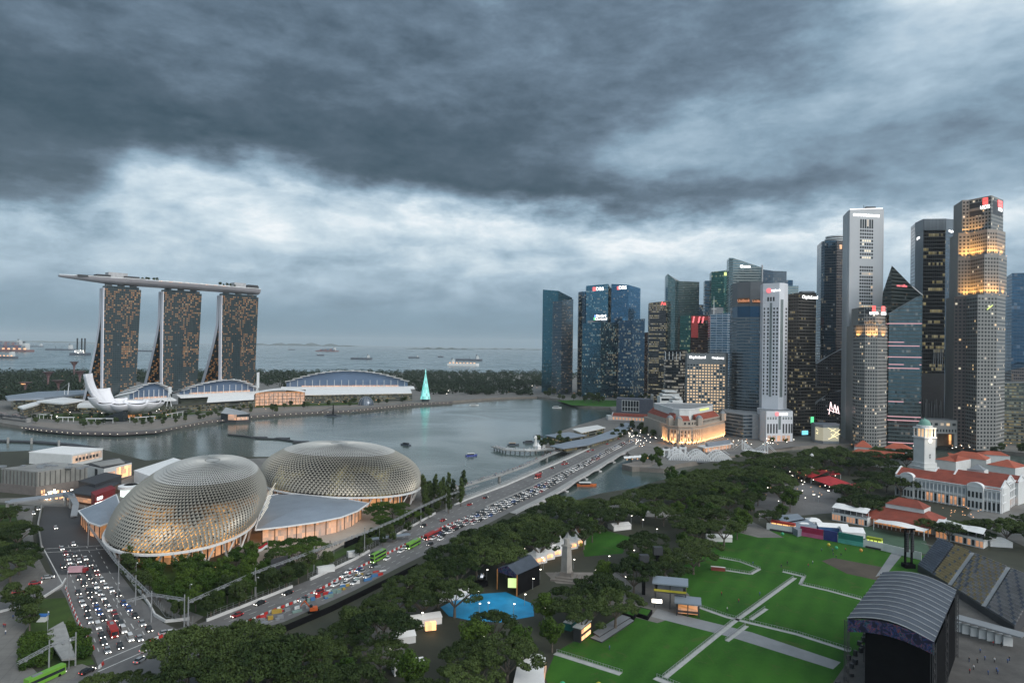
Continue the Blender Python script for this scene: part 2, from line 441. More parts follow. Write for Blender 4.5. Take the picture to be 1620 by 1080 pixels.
# ------------------------------------------------------------------ water, ground, roads
mb = Q(M_water)
WZ = -4.0
mb.face([(-3000,-60,WZ),(3000,-60,WZ),(3000,2000,WZ),(-3000,2000,WZ)])
struct('bay_water',mb)
M_sea = water_mat('sea_water',(.07,.11,.125),.22,.02,.35)
mb = Q(M_sea); mb.face([(-3000,2000,WZ),(3000,2000,WZ),(28000,36000,WZ),(-28000,36000,WZ)])
struct('sea',mb)
near = [Vector((-420,-40,0)),Vector((420,-40,0)),Vector((900,500,0))] + Gs([(1700,752),(1620,742),(1560,733),(1500,726),(1420,716),(1300,710),(1180,720),(1110,733),
        (1060,755),(1000,772),(950,780),(905,792),(860,800),(770,803),(742,790),(735,778),(700,770),(665,757),(560,735),(430,722),(330,722),(230,728),(160,710),(60,712),(-60,716),(-250,722)]) + [Vector((-600,350,0))]
mb = Q(M_quay).prism(near,-6,0,topmat=M_earth); struct('near_ground',mb)
far = Gs([(-160,666),(0,668),(50,676),(120,683),(190,684),(250,680),(290,672),(330,664),(400,656),(470,651),(560,647),(650,637),(715,634),(780,629),(850,627),(885,631),(915,641),
          (965,644),(972,655),(950,662),(915,672),(880,684),(872,696),(860,706),(925,708),(985,707),(1000,722),(1002,738),(1050,741),(1075,733),(1140,724),(1250,706),(1400,700),(1500,704),(1620,716),(1720,728)])
far += [Vector((1500,900,0)),Vector((3000,2300,0)),G(880,592),G(700,590),G(400,588),G(200,589),G(-160,592)]
mb = Q(M_quay).prism(far,-6,0,topmat=M_pave); struct('far_ground',mb)

def flat(name,pts,m,z=.02,kind='structure',px=True,**k):
    q = [Vector((p.x,p.y,z)) for p in (Gs(pts) if px else pts)]
    mb = Q(m); mb.prism(q,0.0 if z < .2 else 0.0,z)
    return mb.build(name,kind=kind,**k)
flat('verge',[(60,662),(150,667),(245,663),(330,652),(400,645),(560,640),(650,631),(650,627),(560,634),(400,640),(250,654),(60,654)],M_grass2,.05)
flat('plaza',[(45,672),(120,681),(190,682),(250,678),(290,670),(330,661),(400,653),(560,644),(650,634),(560,641),(400,647),(320,656),(240,668),(140,672),(60,667)],M_quay,.06)
# Padang lawn
flat('lawn',[(1148,838),(1215,836),(1400,866),(1470,880),(1490,900),(1420,960),(1350,1040),(1320,1110),(880,1110),(862,1070),(880,1030),(960,985),(1040,925),(1100,880)],M_grass,.03)
flat('lawn',[(915,845),(955,838),(1000,850),(985,875),(925,880)],M_grass,.03)
flat('lawn',[(935,632),(1000,634),(1010,640),(965,643),(905,641),(880,633)],M_grass,.03)
flat('pitch_square',[(1300,887),(1318,882),(1398,897),(1390,918),(1340,907)],pm('worn_pitch',(.075,.06,.045),.95,.3,.1,var2=.4),.05)
M_track = pm('track_panels',(.22,.23,.24),.7,.12,.2,var2=.2)
flat('path',[(1040,962),(1060,968),(1150,990),(1190,1000),(1330,1047),(1318,1058),(1165,1010),(1140,1003),(1030,975)],M_track,.06)
flat('path',[(1412,872),(1430,874),(1405,905),(1385,912)],M_track,.06)
# stage yard on the right
flat('yard',[(1500,900),(1640,930),(1700,1120),(1290,1120),(1345,1040),(1400,990)],pm('yard_ground',(.10,.095,.09),.9,.35,.15,var2=.8),.04)
# plaza and paving round the concert halls
flat('plaza',[(395,845),(560,820),(600,795),(620,810),(600,835),(560,852),(500,885),(470,900),(400,895)],pm('sandstone_plaza',(.36,.31,.26),.8,.1,.1),.05)
flat('plaza',[(-40,790),(140,782),(260,730),(430,724),(560,738),(660,762),(690,790),(560,860),(420,880),(200,850),(60,800)],M_pave,.03)
flat('blue_court',[(697,960),(735,941),(800,936),(843,955),(845,974),(790,984),(740,980),(710,974)],pm('blue_surface',(.015,.27,.52),.5,.25,.12,var2=.25),.06)
flat('path',[(640,1000),(690,960),(720,940),(700,930),(640,940),(600,985),(560,1030),(600,1060),(640,1040)],M_pave,.045)
flat('path',[(862,905),(940,905),(930,925),(880,922)],M_quay,.05)
flat('path',[(930,905),(1050,905),(1090,940),(1100,965),(1040,985),(980,970),(940,940)],M_pave,.04)
flat('path',[(880,800),(1000,790),(1180,820),(1240,850),(1200,850),(1120,830),(1000,815),(900,830)],M_pave,.04)
flat('path',[(1180,770),(1330,760),(1330,810),(1200,820)],M_asph,.04)
flat('path',[(1560,780),(1700,800),(1700,900),(1590,850),(1530,815)],M_pave,.04)
flat('path',[(1190,840),(1160,838),(1130,860),(1090,890),(1075,885),(1120,848),(1160,828)],M_pave,.05)

# main avenue: left and right edges, surveyed down its length
MAINL = [(250,1010),(329,981),(395,955),(457,930),(492,916),(560,885),(640,838),(687,812),(740,790),(800,768),(860,742),(900,725),(940,706),(965,694),(990,682)]
MAINR = [(300,1035),(380,1003),(450,983),(520,952),(560,934),(625,900),(690,868),(745,842),(815,806),(868,780),(915,752),(945,736),(975,718),(998,707),(1030,692)]
EL,ER = Gs(MAINL),Gs(MAINR)
mb = Q(M_asph)
for i in range(8): mb.face([EL[i] + Vector((0,0,.06)),ER[i] + Vector((0,0,.06)),ER[i+1] + Vector((0,0,.06)),EL[i+1] + Vector((0,0,.06))])
struct('road',mb)
def along(t,f,z=.1):
    """point on the avenue: t = fractional station 0..14, f = 0 left edge .. 1 right edge"""
    i = min(int(t),13); k = t - i
    a = EL[i].lerp(EL[i+1],k); b = ER[i].lerp(ER[i+1],k)
    p = a.lerp(b,f); p.z = z; return p
def arcl(f,t0,t1,step):
    """stations spaced by step metres along the avenue at offset f"""
    out = []; t = t0; acc = 0; p = along(t,f); nxt = 0
    while t < t1:
        t += .01; q = along(t,f); acc += (q - p).length; p = q
        if acc >= nxt: out.append(t); nxt += step() if callable(step) else step
    return out
# bridge over the river mouth
T0,T1 = 7.85,13.2
mb = Q(M_asph)
ts = [T0 + (T1 - T0) * k / 20 for k in range(21)]
ext = lambda t: (along(t,-.12,0),along(t,1.12,0))
bridge = thing('road_bridge','long low grey road bridge with arched underside crossing the river mouth','bridge',along(10,.5,0))
M_deck = pm('bridge_concrete',(.42,.42,.42),.7,.1,.1)
for a,b in zip(ts,ts[1:]):
    A,B = ext(a),ext(b)
    z = Vector((0,0,.12)); mb.face([A[0] + z,A[1] + z,B[1] + z,B[0] + z])
mb.build('roadway',bridge)
for side in (0,1):
    mb = Q(M_deck)
    npier = 7
    for a,b in zip(ts,ts[1:]):
        def dep(t):
            k = (t - T0) / (T1 - T0) * npier
            return -1.0 - 1.6 * (abs((k % 1) - .5) * 2) ** 2
        A,B = ext(a)[side],ext(b)[side]
        dn = (ext(a)[1] - ext(a)[0]).normalized() * (1 if side else -1)
        for o0,o1,zt0,zt1 in ((0,.6,None,.9),):
            mb.face([A + dn*o1 + Vector((0,0,dep(a))),B + dn*o1 + Vector((0,0,dep(b))),B + dn*o1 + Vector((0,0,.25)),A + dn*o1 + Vector((0,0,.25))])
            mb.face([A - dn*3 + Vector((0,0,dep(a)-.1)),B - dn*3 + Vector((0,0,dep(b)-.1)),B + dn*o1 + Vector((0,0,dep(b))),A + dn*o1 + Vector((0,0,dep(a)))])
            mb.face([A + Vector((0,0,.25)),A + dn*o1 + Vector((0,0,.25)),B + dn*o1 + Vector((0,0,.25)),B + Vector((0,0,.25))])
        mb.beam(A + dn*.3 + Vector((0,0,1.05)),B + dn*.3 + Vector((0,0,1.05)),.25,.18)
        mb.beam(A + dn*.3 + Vector((0,0,.25)),A + dn*.3 + Vector((0,0,1.0)),.3)
    mb.build('parapet',bridge)
for k in range(1,7):
    t = T0 + (T1 - T0) * k / 7
    A,B = ext(t); d = (B - A).normalized()
    mb = Q(M_deck)
    c = (A + B) / 2; L = (B - A).length; ang = math.atan2(d.y,d.x)
    mb.box(c,L - 1,1.6,-4.5,-1.5,ang); mb.box(c,L + 3.5,3.2,-4.5,-3.0,ang)
    mb.build('pier',bridge)
# footway kerb strips (pavement) either side on the bridge and median
mb = Q(M_conc)
for a,b in zip(ts,ts[1:]):
    for f0,f1 in ((-.12,-.01),(1.01,1.12)):
        z = .3
        mb.face([along(a,f0,z),along(a,f1,z),along(b,f1,z),along(b,f0,z)])
    mb.beam(along(a,.50,.35),along(b,.50,.35),.8,.5)
mb.build('kerb',bridge)
# pale kerb walls of the avenue before the bridge
mb = Q(pm('barrier_concrete',(.55,.55,.54),.7,.1,.2))
for t0,t1 in ((.95,3.1),(3.9,5.25),(5.7,7.0)):
    st = [t0 + (t1 - t0) * k / 12 for k in range(13)]
    for a,b in zip(st,st[1:]): mb.beam(along(a,.03,.6),along(b,.03,.6),.6,1.2)
mb.build('barrier_wall',label='long pale concrete barrier wall along the upper edge of the avenue',cat='barrier')
mb = Q(pm('barrier_concrete',(.55,.55,.54)))
st = [T0 - .3 + (T1 - T0 - .5) * k / 30 for k in range(31)]
for a,b in zip(st,st[1:]): mb.beam(along(a,.02,.7),along(b,.02,.7),.5,1.0)
mb.build('barrier_wall',label='white concrete barrier running the length of the road bridge',cat='barrier')
# lane markings
mb = Q(M_line)
for f in (.2,.35,.62,.74,.86):
    for t in arcl(f,.3,13,9.0):
        a,b = along(t,f,.17 if t > 7.8 else .085),along(min(t + .12,13.9),f,.17 if t > 7.8 else .085)
        d = (b - a).normalized(); b = a + d * 3.5; s_ = Vector((-d.y,d.x,0)) * .1
        mb.face([a - s_,b - s_,b + s_,a + s_][::-1])
struct('road_markings',mb)
# far end of the avenue and streets in the business district
def strip(name,pts,w,m,z=.04,px=True):
    q = Gs(pts) if px else pts; mb = Q(m)
    L = []; Rr = []
    for i,p in enumerate(q):
        a = q[max(i-1,0)]; b = q[min(i+1,len(q)-1)]; d = (b - a); d.z = 0; d.normalize(); n = Vector((-d.y,d.x,0)) * w / 2
        L.append(p + n + Vector((0,0,z))); Rr.append(p - n + Vector((0,0,z)))
    for i in range(len(q) - 1): mb.face([Rr[i],Rr[i+1],L[i+1],L[i]])
    return struct(name,mb)
strip('road',[(1005,698),(1040,690),(1052,680),(1046,664),(1030,655)],26,M_asph,.06)
strip('road',[(1000,703),(1060,712),(1160,716),(1260,703),(1400,697),(1520,699),(1700,712)],16,M_asph,.05)
strip('road',[(880,622),(960,628),(1000,634),(1040,645)],14,M_asph,.05)

# avenue on the left with the queue
LL = [(70,800),(62,830),(68,870),(85,910),(104,945),(112,975),(128,1005),(150,1040),(158,1062)]
LR = [(130,803),(160,835),(172,868),(188,905),(215,940),(245,968),(258,985),(300,1003),(262,1030)]
LEd,REd = Gs(LL),Gs(LR)
mb = Q(M_asph)
for i in range(len(LL) - 1):
    if i < 3: mb.mat(M_asph2)
    else: mb.mat(M_asph)
    mb.face([LEd[i+1] + Vector((0,0,.05)),REd[i+1] + Vector((0,0,.05)),REd[i] + Vector((0,0,.05)),LEd[i] + Vector((0,0,.05))])
mb.mat(M_asph)
mb.prism([(p.x,p.y) for p in Gs([(30,1092),(110,1075),(160,1050),(230,1022),(262,1000),(310,985),(360,1005),(300,1045),(200,1120),(0,1150)])],0,.055)
mb.prism([(p.x,p.y) for p in Gs([(-60,950),(0,944),(60,925),(95,908),(112,925),(60,948),(0,968),(-60,985)])],0,.057)
struct('road',mb)
mb = Q(M_line)
def lmark(a,b,w=.18,z=.075):
    a,b = Vector(a),Vector(b); d = (b - a).normalized(); s_ = Vector((-d.y,d.x,0)) * w / 2; a.z = b.z = z
    mb.face([a - s_,b - s_,b + s_,a + s_][::-1])
LANES = [((94,862),(160,1040)),((108,862),(178,1035)),((122,862),(197,1028)),((137,864),(216,1019)),((152,866),(233,1012))]
for a,b in LANES:
    A,B = G(*a),G(*b); n = int((B - A).length / 9)
    for k in range(n): lmark(A.lerp(B,k / n),A.lerp(B,(k + .4) / n),.28)
for a,b in (((164,1044),(262,1003)),((68,868),(172,862)),((66,874),(174,868)),((64,858),(100,925)),((155,1062),(270,1012))): lmark(G(*a),G(*b),.45)
for p in ((213,996),(205,975),(190,955)):
    A = G(*p); B = G(p[0] - 6,p[1] - 10); lmark(A,B,.35); lmark(A,A + Vector((-.9,1.2,0)),.3); lmark(A,A + Vector((.9,1.2,0)),.3)
struct('road_markings',mb)
flat('pavement',[(-60,880),(20,885),(60,900),(88,912),(60,930),(0,945),(-60,955)],M_pave,.12)
flat('pavement',[(-60,985),(0,965),(62,948),(60,970),(38,1000),(45,1050),(60,1065),(130,1050),(150,1058),(110,1075),(20,1095),(-60,1110)],M_pave,.12)
flat('verge',[(62,948),(104,945),(120,985),(140,1030),(150,1050),(80,1060),(45,1050),(40,1000)],M_grass2,.08)
flat('pavement',[(20,800),(55,800),(50,830),(55,870),(78,915),(70,920),(40,870),(30,830)],M_pave,.13)
flat('verge',[(-80,790),(22,800),(32,830),(42,870),(60,900),(20,890),(-80,885)],M_grass2,.07)
flat('pavement',[(165,835),(180,868),(196,905),(225,940),(255,965),(300,990),(322,975),(280,960),(240,930),(205,890),(185,840),(140,800),(132,803)],M_pave,.13)
flat('verge',[(185,840),(205,890),(240,930),(280,960),(322,975),(450,925),(490,905),(560,870),(620,835),(600,838),(500,888),(400,900),(280,890),(200,850)],M_grass2,.06)
flat('road',[(225,1045),(262,1012),(330,1000),(300,1040),(330,1110),(190,1110)],pm('asphalt_light',(.10,.10,.10),.8,.1,.1),.062)

# ------------------------------------------------------------------ towers of the business district
def tower(name,label,chain,tops,depth,mats,roof=None,z0=0.0,cat='tower',ref=560,group=None,plant=(),back=None,parent=None,partname='facade'):
    pts = [P(x,Y,ref) for x,Y in chain]
    tops = tops if isinstance(tops,(list,tuple)) else [tops] * len(chain)
    if len(tops) == 1: tops = list(tops) * len(chain)
    zt = [Zt(x,t,Y) for (x,Y),t in zip(chain,tops)]
    if len(set(tops)) == 1: zt = [max(zt)] * len(zt)
    mid = sum(pts,Vector()) / len(pts); d = Vector((mid.x * .6,mid.y,0)).normalized()
    bk = [p + d * depth for p in (pts[-1],pts[0])]
    zb = [zt[-1],zt[0]] if back is None else back
    root = parent or thing(name,label,cat,(mid.x,mid.y,z0),group)
    mats = mats if isinstance(mats,(list,tuple)) else [mats] * (len(chain) - 1)
    u = 0.0
    for i in range(len(pts) - 1):
        a,b = pts[i],pts[i+1]; L = (b - a).length
        mb = Q(mats[i])
        mb.face([(a.x,a.y,z0),(b.x,b.y,z0),(b.x,b.y,zt[i+1]),(a.x,a.y,zt[i])],[(u,z0),(u + L,z0),(u + L,zt[i+1]),(u,zt[i])])
        # a solid wall: the facade has thickness
        n = Vector((b.y - a.y,-(b.x - a.x),0)).normalized() * -.35
        mb.mat(M_grey); mb.face([(a.x,a.y,zt[i]),(b.x,b.y,zt[i+1]),(b.x + n.x,b.y + n.y,zt[i+1]),(a.x + n.x,a.y + n.y,zt[i])])
        mb.build(partname,root); u += L
    ring = pts + bk; zz = zt + zb
    mb = Q(mats[-1])
    n = len(pts)
    seq = [pts[-1]] + bk + [pts[0]]; zs = [zt[-1]] + zb + [zt[0]]
    for i in range(3):
        a,b = seq[i],seq[i+1]; L = (b - a).length
        mb.face([(a.x,a.y,z0),(b.x,b.y,z0),(b.x,b.y,zs[i+1]),(a.x,a.y,zs[i])],[(u,z0),(u+L,z0),(u+L,zs[i+1]),(u,zs[i])]); u += L
    mb.build('side_wall',root)
    mb = Q(roof or M_grey)
    mb.face([(p.x,p.y,z - .8) for p,z in zip(ring,zz)]); mb.build('roof',root)
    for (f,g_,sx,sy,h) in plant:
        c = pts[0].lerp(pts[-1],f) + d * depth * g_; zr = min(zt) - .8
        mb = Q(M_grey); mb.box(c,sx,sy,zr,zr + h,math.atan2(pts[-1].y - pts[0].y,pts[-1].x - pts[0].x)); mb.build('roof_plant',root)
    return root,pts,zt
def text_mesh(txt,size,m,depth=.12,bold=0.0,font=None):
    cu = bpy.data.curves.new('t','FONT'); cu.body = txt; cu.size = size; cu.extrude = depth; cu.align_x = 'CENTER'; cu.align_y = 'CENTER'; cu.offset = bold; cu.resolution_u = 3
    o = bpy.data.objects.new('t',cu); col.objects.link(o); bpy.context.view_layer.update()
    me = bpy.data.meshes.new_from_object(o.evaluated_get(bpy.context.evaluated_depsgraph_get()))
    col.objects.unlink(o); bpy.data.objects.remove(o); me.materials.clear(); me.materials.append(m)
    return me
def sign(txt,a,b,f,z,size,m,parent,off=.5,bold=.0,name='sign'):
    """lettering on the wall from a to b"""
    a,b = Vector(a),Vector(b); d = (b - a); ang = math.atan2(d.y,d.x); n = Vector((d.y,-d.x,0)).normalized()
    p = a.lerp(b,f) + n * off; p.z = z
    me = text_mesh(txt,size,m,bold=bold); me.transform(Matrix.Rotation(R(90),4,'X')); me.transform(Matrix.Rotation(ang,4,'Z'))
    o = bpy.data.objects.new(name,me); col.objects.link(o); o.parent = parent; o.location = p - BASE[parent.name]; BASE[o.name] = p; return o
def panel(a,b,f0,f1,z0,z1,m,parent,off=.3,name='panel'):
    a,b = Vector(a),Vector(b); d = (b - a); n = Vector((d.y,-d.x,0)).normalized()
    p,q = a.lerp(b,f0),a.lerp(b,f1)
    mb = Q(m); P4 = [p + n * off,q + n * off,q - n * .05,p - n * .05]
    mb.prism(P4,z0,z1,bottom=True); return mb.build(name,parent)
PANE = {}
def panes(root,rects,limit=100,name='window'):
    """rects: (a, b, z0, z1, material, off): each the pane of one window; the first `limit` are parts of their own, the rest one part"""
    rest = MB()
    for k,(a,b,z0,z1,m,off) in enumerate(rects):
        d = b - a; n = Vector((d.y,-d.x,0)).normalized() * off
        q = [a + n,b + n,b - n * .5,a - n * .5]
        if k < limit:
            key = (round(d.length,2),round(math.atan2(d.y,d.x),3),round(z1 - z0,2),m.name,off)
            if key not in PANE:
                t = Q(m); t.prism([x - a for x in q],0,z1 - z0,bottom=True); PANE[key] = t.mesh('window')
            o = bpy.data.objects.new(name,PANE[key]); col.objects.link(o); o.parent = root
            o.location = Vector((a.x,a.y,z0)) - BASE[root.name]
        else:
            rest.mat(m); rest.prism(q,z0,z1,bottom=True)
    if rest.f: rest.build(name,root,kind='stuff')
def window_grid(a,b,z0,z1,cols,rows,fw=.6,fh=.6,lit=.1,ms=None,skip=None,off=.08,top_first=True,rr=rnd,mlit=None):
    out = []
    ms = ms or M_dglass
    for r in range(rows):
        for c in range(cols):
            if skip and skip(c,r): continue
            u0 = (c + (1 - fw) / 2) / cols; u1 = (c + (1 + fw) / 2) / cols
            h = (z1 - z0) / rows; zb = z1 - (r + 1) * h + h * (1 - fh) / 2
            on = rr.random() < (lit(c,r) if callable(lit) else lit)
            out.append((a.lerp(b,u0),a.lerp(b,u1),zb,zb + h * fh,(mlit or rr.choice(LITS)) if on else ms,off))
    return out
LITS = [lamp('lit_window_amber',(1.0,.62,.26),.75),lamp('lit_window_pale',(1.0,.85,.58),.7),lamp('lit_window_dim',(1.0,.72,.42),.32)]
L_red = lamp('red_sign',(1.0,.05,.04),1.6); L_pink = lamp('pink_sign',(1.0,.12,.14),1.1); L_wsign = lamp('white_sign',(1,1,1),2.6); L_green = lamp('green_sign',(.1,.9,.35),1.2); L_yel = lamp('yellow_sign',(.85,1.0,.15),1.0)
L_bsign = lamp('blue_sign',(.15,.4,1.0),1.2); L_osign = lamp('orange_sign',(1,.3,.04),.6)

f_bay = facade('glass_teal',2.6,4.2,(.07,.20,.28),(.03,.07,.10),.06,.16,.30,.42,7,(1,.85,.55),(.75,1,.95),.55,cold=.5,seed=1,cl=.5)
f_bay2 = facade('glass_blue',2.6,4.2,(.06,.17,.28),(.025,.055,.09),.06,.16,.22,.40,6,(1,.8,.5),(.8,.95,1),.55,cold=.5,seed=2,cl=.5)
f_bayd = facade('glass_navy',2.6,4.2,(.04,.10,.16),(.02,.035,.055),.06,.18,.42,.55,5,(1,.85,.5),(.85,1,.9),.5,cold=.45,seed=3,cl=.6)
f_res = facade('glass_residence',3.0,3.4,(.07,.14,.19),(.07,.08,.09),.14,.26,.13,.9,2,(1,.68,.36),(1,.8,.6),.6,cold=.3,seed=4)
f_res2 = facade('glass_residence_plain',3.0,3.4,(.07,.22,.28),(.03,.09,.12),.05,.12,.05,.6,4,st=.4,seed=5)
f_sail = facade('glass_green_grey',2.4,3.4,(.19,.30,.30),(.16,.20,.20),.14,.22,.10,.7,2,(1,.8,.55),st=.35,seed=6)
f_rows = facade('glass_lit_rows',2.4,4.0,(.06,.06,.065),(.04,.04,.042),.08,.35,.8,.5,8,(1,.86,.5),(1,.95,.8),.55,cold=.3,seed=7,cl=.6)
f_green = facade('glass_bottle_green',2.6,4.2,(.05,.16,.14),(.02,.05,.045),.08,.2,.42,.32,5,(.9,1,.55),(1,.9,.6),.55,cold=.5,seed=8)
f_ocean = facade('glass_grey_bands',2.6,4.4,(.22,.30,.31),(.30,.34,.34),.03,.42,.10,.35,8,(1,.85,.6),st=.4,seed=9,jit=.015)
f_redb = facade('glass_dark_red',2.6,4.2,(.07,.05,.05),(.035,.02,.02),.1,.25,.14,.5,4,st=.45,seed=10)
f_grid = facade('white_frame_grid',9.0,3.8,(.10,.17,.24),(.45,.50,.54),.06,.30,.10,.4,2,st=.4,cold=.7,seed=11)
f_band = facade('blue_grey_bands',30.0,4.1,(.08,.13,.17),(.22,.245,.265),.0,.45,.04,.5,1,st=.3,seed=12,jit=.02)
f_bandw = facade('blue_grey_bands_windows',2.2,4.1,(.09,.14,.18),(.21,.235,.255),.1,.45,.10,.35,5,(1,.9,.7),st=.4,seed=13)
f_brown = facade('dark_bronze_wall',2.3,4.0,(.05,.048,.045),(.085,.078,.07),.18,.34,.30,.33,4,(1,.82,.42),(1,.93,.7),.75,cold=.35,seed=14,cl=.3)
f_repub = facade('dark_blue_wall',2.4,4.0,(.05,.09,.125),(.035,.045,.055),.1,.22,.20,.30,6,(1,.85,.6),st=.55,seed=15)
f_repub2 = facade('dark_granite_wall',2.4,4.0,(.04,.045,.055),(.10,.09,.09),.25,.5,.22,.35,5,(1,.75,.45),st=.5,seed=16)
f_wedge = facade('dark_wedge_glass',2.2,4.2,(.07,.10,.10),(.05,.065,.065),.04,.30,.12,.2,7,(1,.7,.5),st=.4,seed=17)
f_wedge2 = facade('grey_green_glass_rose_bands',2.2,4.2,(.14,.18,.19),(.075,.10,.105),.04,.3,.16,.3,6,(1,.8,.6),(1,.95,.9),.5,seed=18,band=.34,bandc=(1,.50,.55))
f_spring = facade('black_glass_lit_floors',2.4,4.6,(.05,.055,.06),(.035,.037,.04),.08,.2,.62,.33,7,(1,.85,.42),(1,.9,.55),.6,seed=19,cl=.5)
f_spring2 = facade('slate_panels',1.3,60.0,(.16,.19,.215),(.10,.12,.14),.16,.0,.0,.0,st=0,metal=.4,gr=.35,seed=20)
f_spring3 = facade('slate_glass',2.4,4.6,(.11,.14,.17),(.07,.09,.11),.10,.15,.12,.35,6,st=.35,seed=21,jit=.01)
f_farb = facade('deep_blue_glass',5.0,4.2,(.04,.10,.17),(.03,.05,.08),.04,.12,.12,.4,5,st=.35,cold=.7,seed=22)
f_low = facade('low_lit_office',2.4,3.6,(.12,.12,.10),(.10,.11,.10),.05,.42,.72,.8,7,(1,.8,.4),(.9,1,.8),.38,seed=23)
f_stone_w = facade('pale_stone_windows',3.0,4.0,(.06,.07,.08),(.30,.30,.29),.35,.5,.08,.5,3,st=.6,seed=24,metal=.3)
M_uob = pm('grey_granite',(.235,.235,.225),.7,.08,.05)
M_uobd = pm('brown_granite',(.13,.10,.09),.6,.1,.05)
M_orp = pm('aluminium_cladding',(.44,.455,.47),.5,.05,.04)

# far left pair beside the bay
tower('residential_tower','tall teal glass tower with slanted top at left end of the skyline',[(857.5,1600),(882,1570),(904,1610)],[458,460,471],30,f_res2)
tower('residential_tower','slightly lower grey gridded tower with scattered amber windows, in front of slanted teal one',[(873.5,1540),(888,1530),(906,1545)],[477,475,473],24,f_res)
# bay financial cluster
tower('office_tower','narrow dark blue slab tower with stepped top, left edge of the bank cluster',[(914,1580),(920,1560),(931,1565)],[462,461,461],40,[f_bayd,f_bay2])
r_,p_,z_ = tower('office_tower','teal glass bank tower with red and white sign at its top',[(926,1560),(961,1545),(965,1570)],[452,449,456],40,f_bay)
sign('DBS',p_[0],p_[1],.62,Zt(947,457,1550),10,L_wsign,r_,bold=.25); panel(p_[0],p_[1],.30,.43,Zt(947,460,1550),Zt(947,454,1550),L_red,r_)
r_,p_,z_ = tower('office_tower','blue glass bank tower with lit round logo and white sign under a curved top',[(966,1540),(993,1525),(1012,1550)],[449,450.5,456],45,f_bay2)
sign('DBS',p_[0],p_[1],.66,Zt(984,455,1530),10,L_wsign,r_,bold=.25); panel(p_[0],p_[1],.33,.47,Zt(978,458,1532),Zt(978,453,1532),L_red,r_)
r_,p_,z_ = tower('office_tower','wide teal tower with green and blue emblem beside white lettering',[(921,1480),(950,1450),(979,1470)],[512,508,512],40,f_bay,plant=((.4,.4,40,18,8),))
panel(p_[0],p_[1],.60,.98,Zt(945,508,1460),Zt(945,497,1460),M_dark,r_,off=.2,name='sign_board')
sign('Standard',p_[0],p_[1],1.02,Zt(951,499.5,1452),7,L_wsign,r_,off=1.2,bold=.15); sign('Chartered',p_[0],p_[1],1.02,Zt(951,504.5,1452),7,L_wsign,r_,off=1.2,bold=.15)
panel(p_[0],p_[1],.62,.72,Zt(942,506,1455),Zt(942,502,1455),L_green,r_,off=.9); panel(p_[0],p_[1],.65,.75,Zt(942,501.5,1455),Zt(942,498,1455),L_bsign,r_,off=.9)
tower('office_tower','dark navy office block with many lit rows at the right of the bank cluster',[(978,1440),(1000,1430),(1019.5,1450)],[508,505,504],40,f_bayd)
tower('office_tower','thin black tower slice seen between the bank cluster and lit brown tower',[(1018,1560),(1029,1560)],[526,525],30,f_redb)
r_,p_,z_ = tower('office_tower','dark brown tower with pale yellow lit floors and a red sign on its top corner',[(1026.5,1350),(1052.5,1340),(1056,1360)],[479,476,477],34,f_rows)
sign('Aa',p_[0],p_[1],.85,Zt(1050,480,1342),9,L_red,r_,bold=.3)
# the pair with a sail shaped top
tower('glass_tower','pale green glass tower with a sharp fin rising at its top left',[(1052,1370),(1055,1350),(1067,1340),(1078,1345)],[436,433,443,446],26,f_sail)
tower('glass_tower','grey green glass tower with a flat top joined to the sharp finned one',[(1067,1350),(1072,1335),(1105,1340)],[444,444.5,446],30,f_sail)
tower('office_tower','dark tower top peeping behind the green tower and pale finned pair',[(1104,1500),(1115,1500)],482,30,f_bayd)
r_,p_,z_ = tower('office_tower','low dark green and red bank tower with two glowing pink curved strokes',[(1075,1200),(1092,1190),(1123,1195)],[499,498,499],34,[f_green,f_redb])
panel(p_[1],p_[2],.03,.38,Zt(1100,534,1190),Zt(1100,500,1190),pm('red_cladding',(.30,.03,.03),.5),r_,name='red_panel')
panel(p_[1],p_[2],.38,1.0,Zt(1100,506,1190),Zt(1100,500,1190),pm('red_cladding',(.30,.03,.03),.5),r_,name='red_panel')
for f in (.08,.36,.56):
    a,b = p_[1].lerp(p_[2],f),p_[1].lerp(p_[2],f + .10); n_ = Vector((b.y - a.y,a.x - b.x,0)).normalized() * .8
    mb = Q(L_pink); zc = Zt(1100,505.5,1190)
    for k in range(6):
        t0,t1 = k / 6 * 1.8 - .9,(k + 1) / 6 * 1.8 - .9
        q0 = a.lerp(b,.5 + .5 * t0 * abs(t0)) + n_; q1 = a.lerp(b,.5 + .5 * t1 * abs(t1)) + n_
        mb.beam((q0.x,q0.y,zc + t0 * 6),(q1.x,q1.y,zc + t1 * 6),3.2,2.2)
    mb.build('logo_stroke',r_)
# residential tower with saw-tooth balconies
r_,p_,z_ = tower('balcony_tower','slim grey residential tower with saw-tooth balconies beside the green glass tower',[(1114,1320),(1127,1315)],444,26,f_res)
for k in range(34):
    mb = Q(M_grey); z = 30 + k * 5.9
    if z > z_[0]: break
    a,b = p_[0] + Vector((-3,-2,0)),p_[1] + Vector((0,-2,0)); mb.prism([a,b,p_[1],p_[0]],z,z + 1.3,bottom=True); mb.build('balcony',r_)
r_,p_,z_ = tower('office_tower','bottle green glass tower with a bright yellow-green lit corner floor',[(1124,1270),(1144,1255),(1152,1262)],[430,428,426],34,f_green)
panel(p_[1],p_[2],0,.9,Zt(1148,436,1258),Zt(1148,431,1258),L_yel,r_)
r_,p_,z_ = tower('office_tower','tall pale grey glass tower whose roof line slopes down from a high left corner',[(1151.5,1180),(1158,1170),(1204,1165)],[408,408,423],34,f_ocean)
sign('Ocean',p_[1],p_[2],.42,Zt(1176,421.5,1168),6.5,L_wsign,r_,bold=.25)
mb = Q(M_steel); q = p_[2]; mb.beam((q.x,q.y - 1,40),(q.x,q.y - 1,z_[2] + 4),2.2); mb.build('corner_fin',r_)
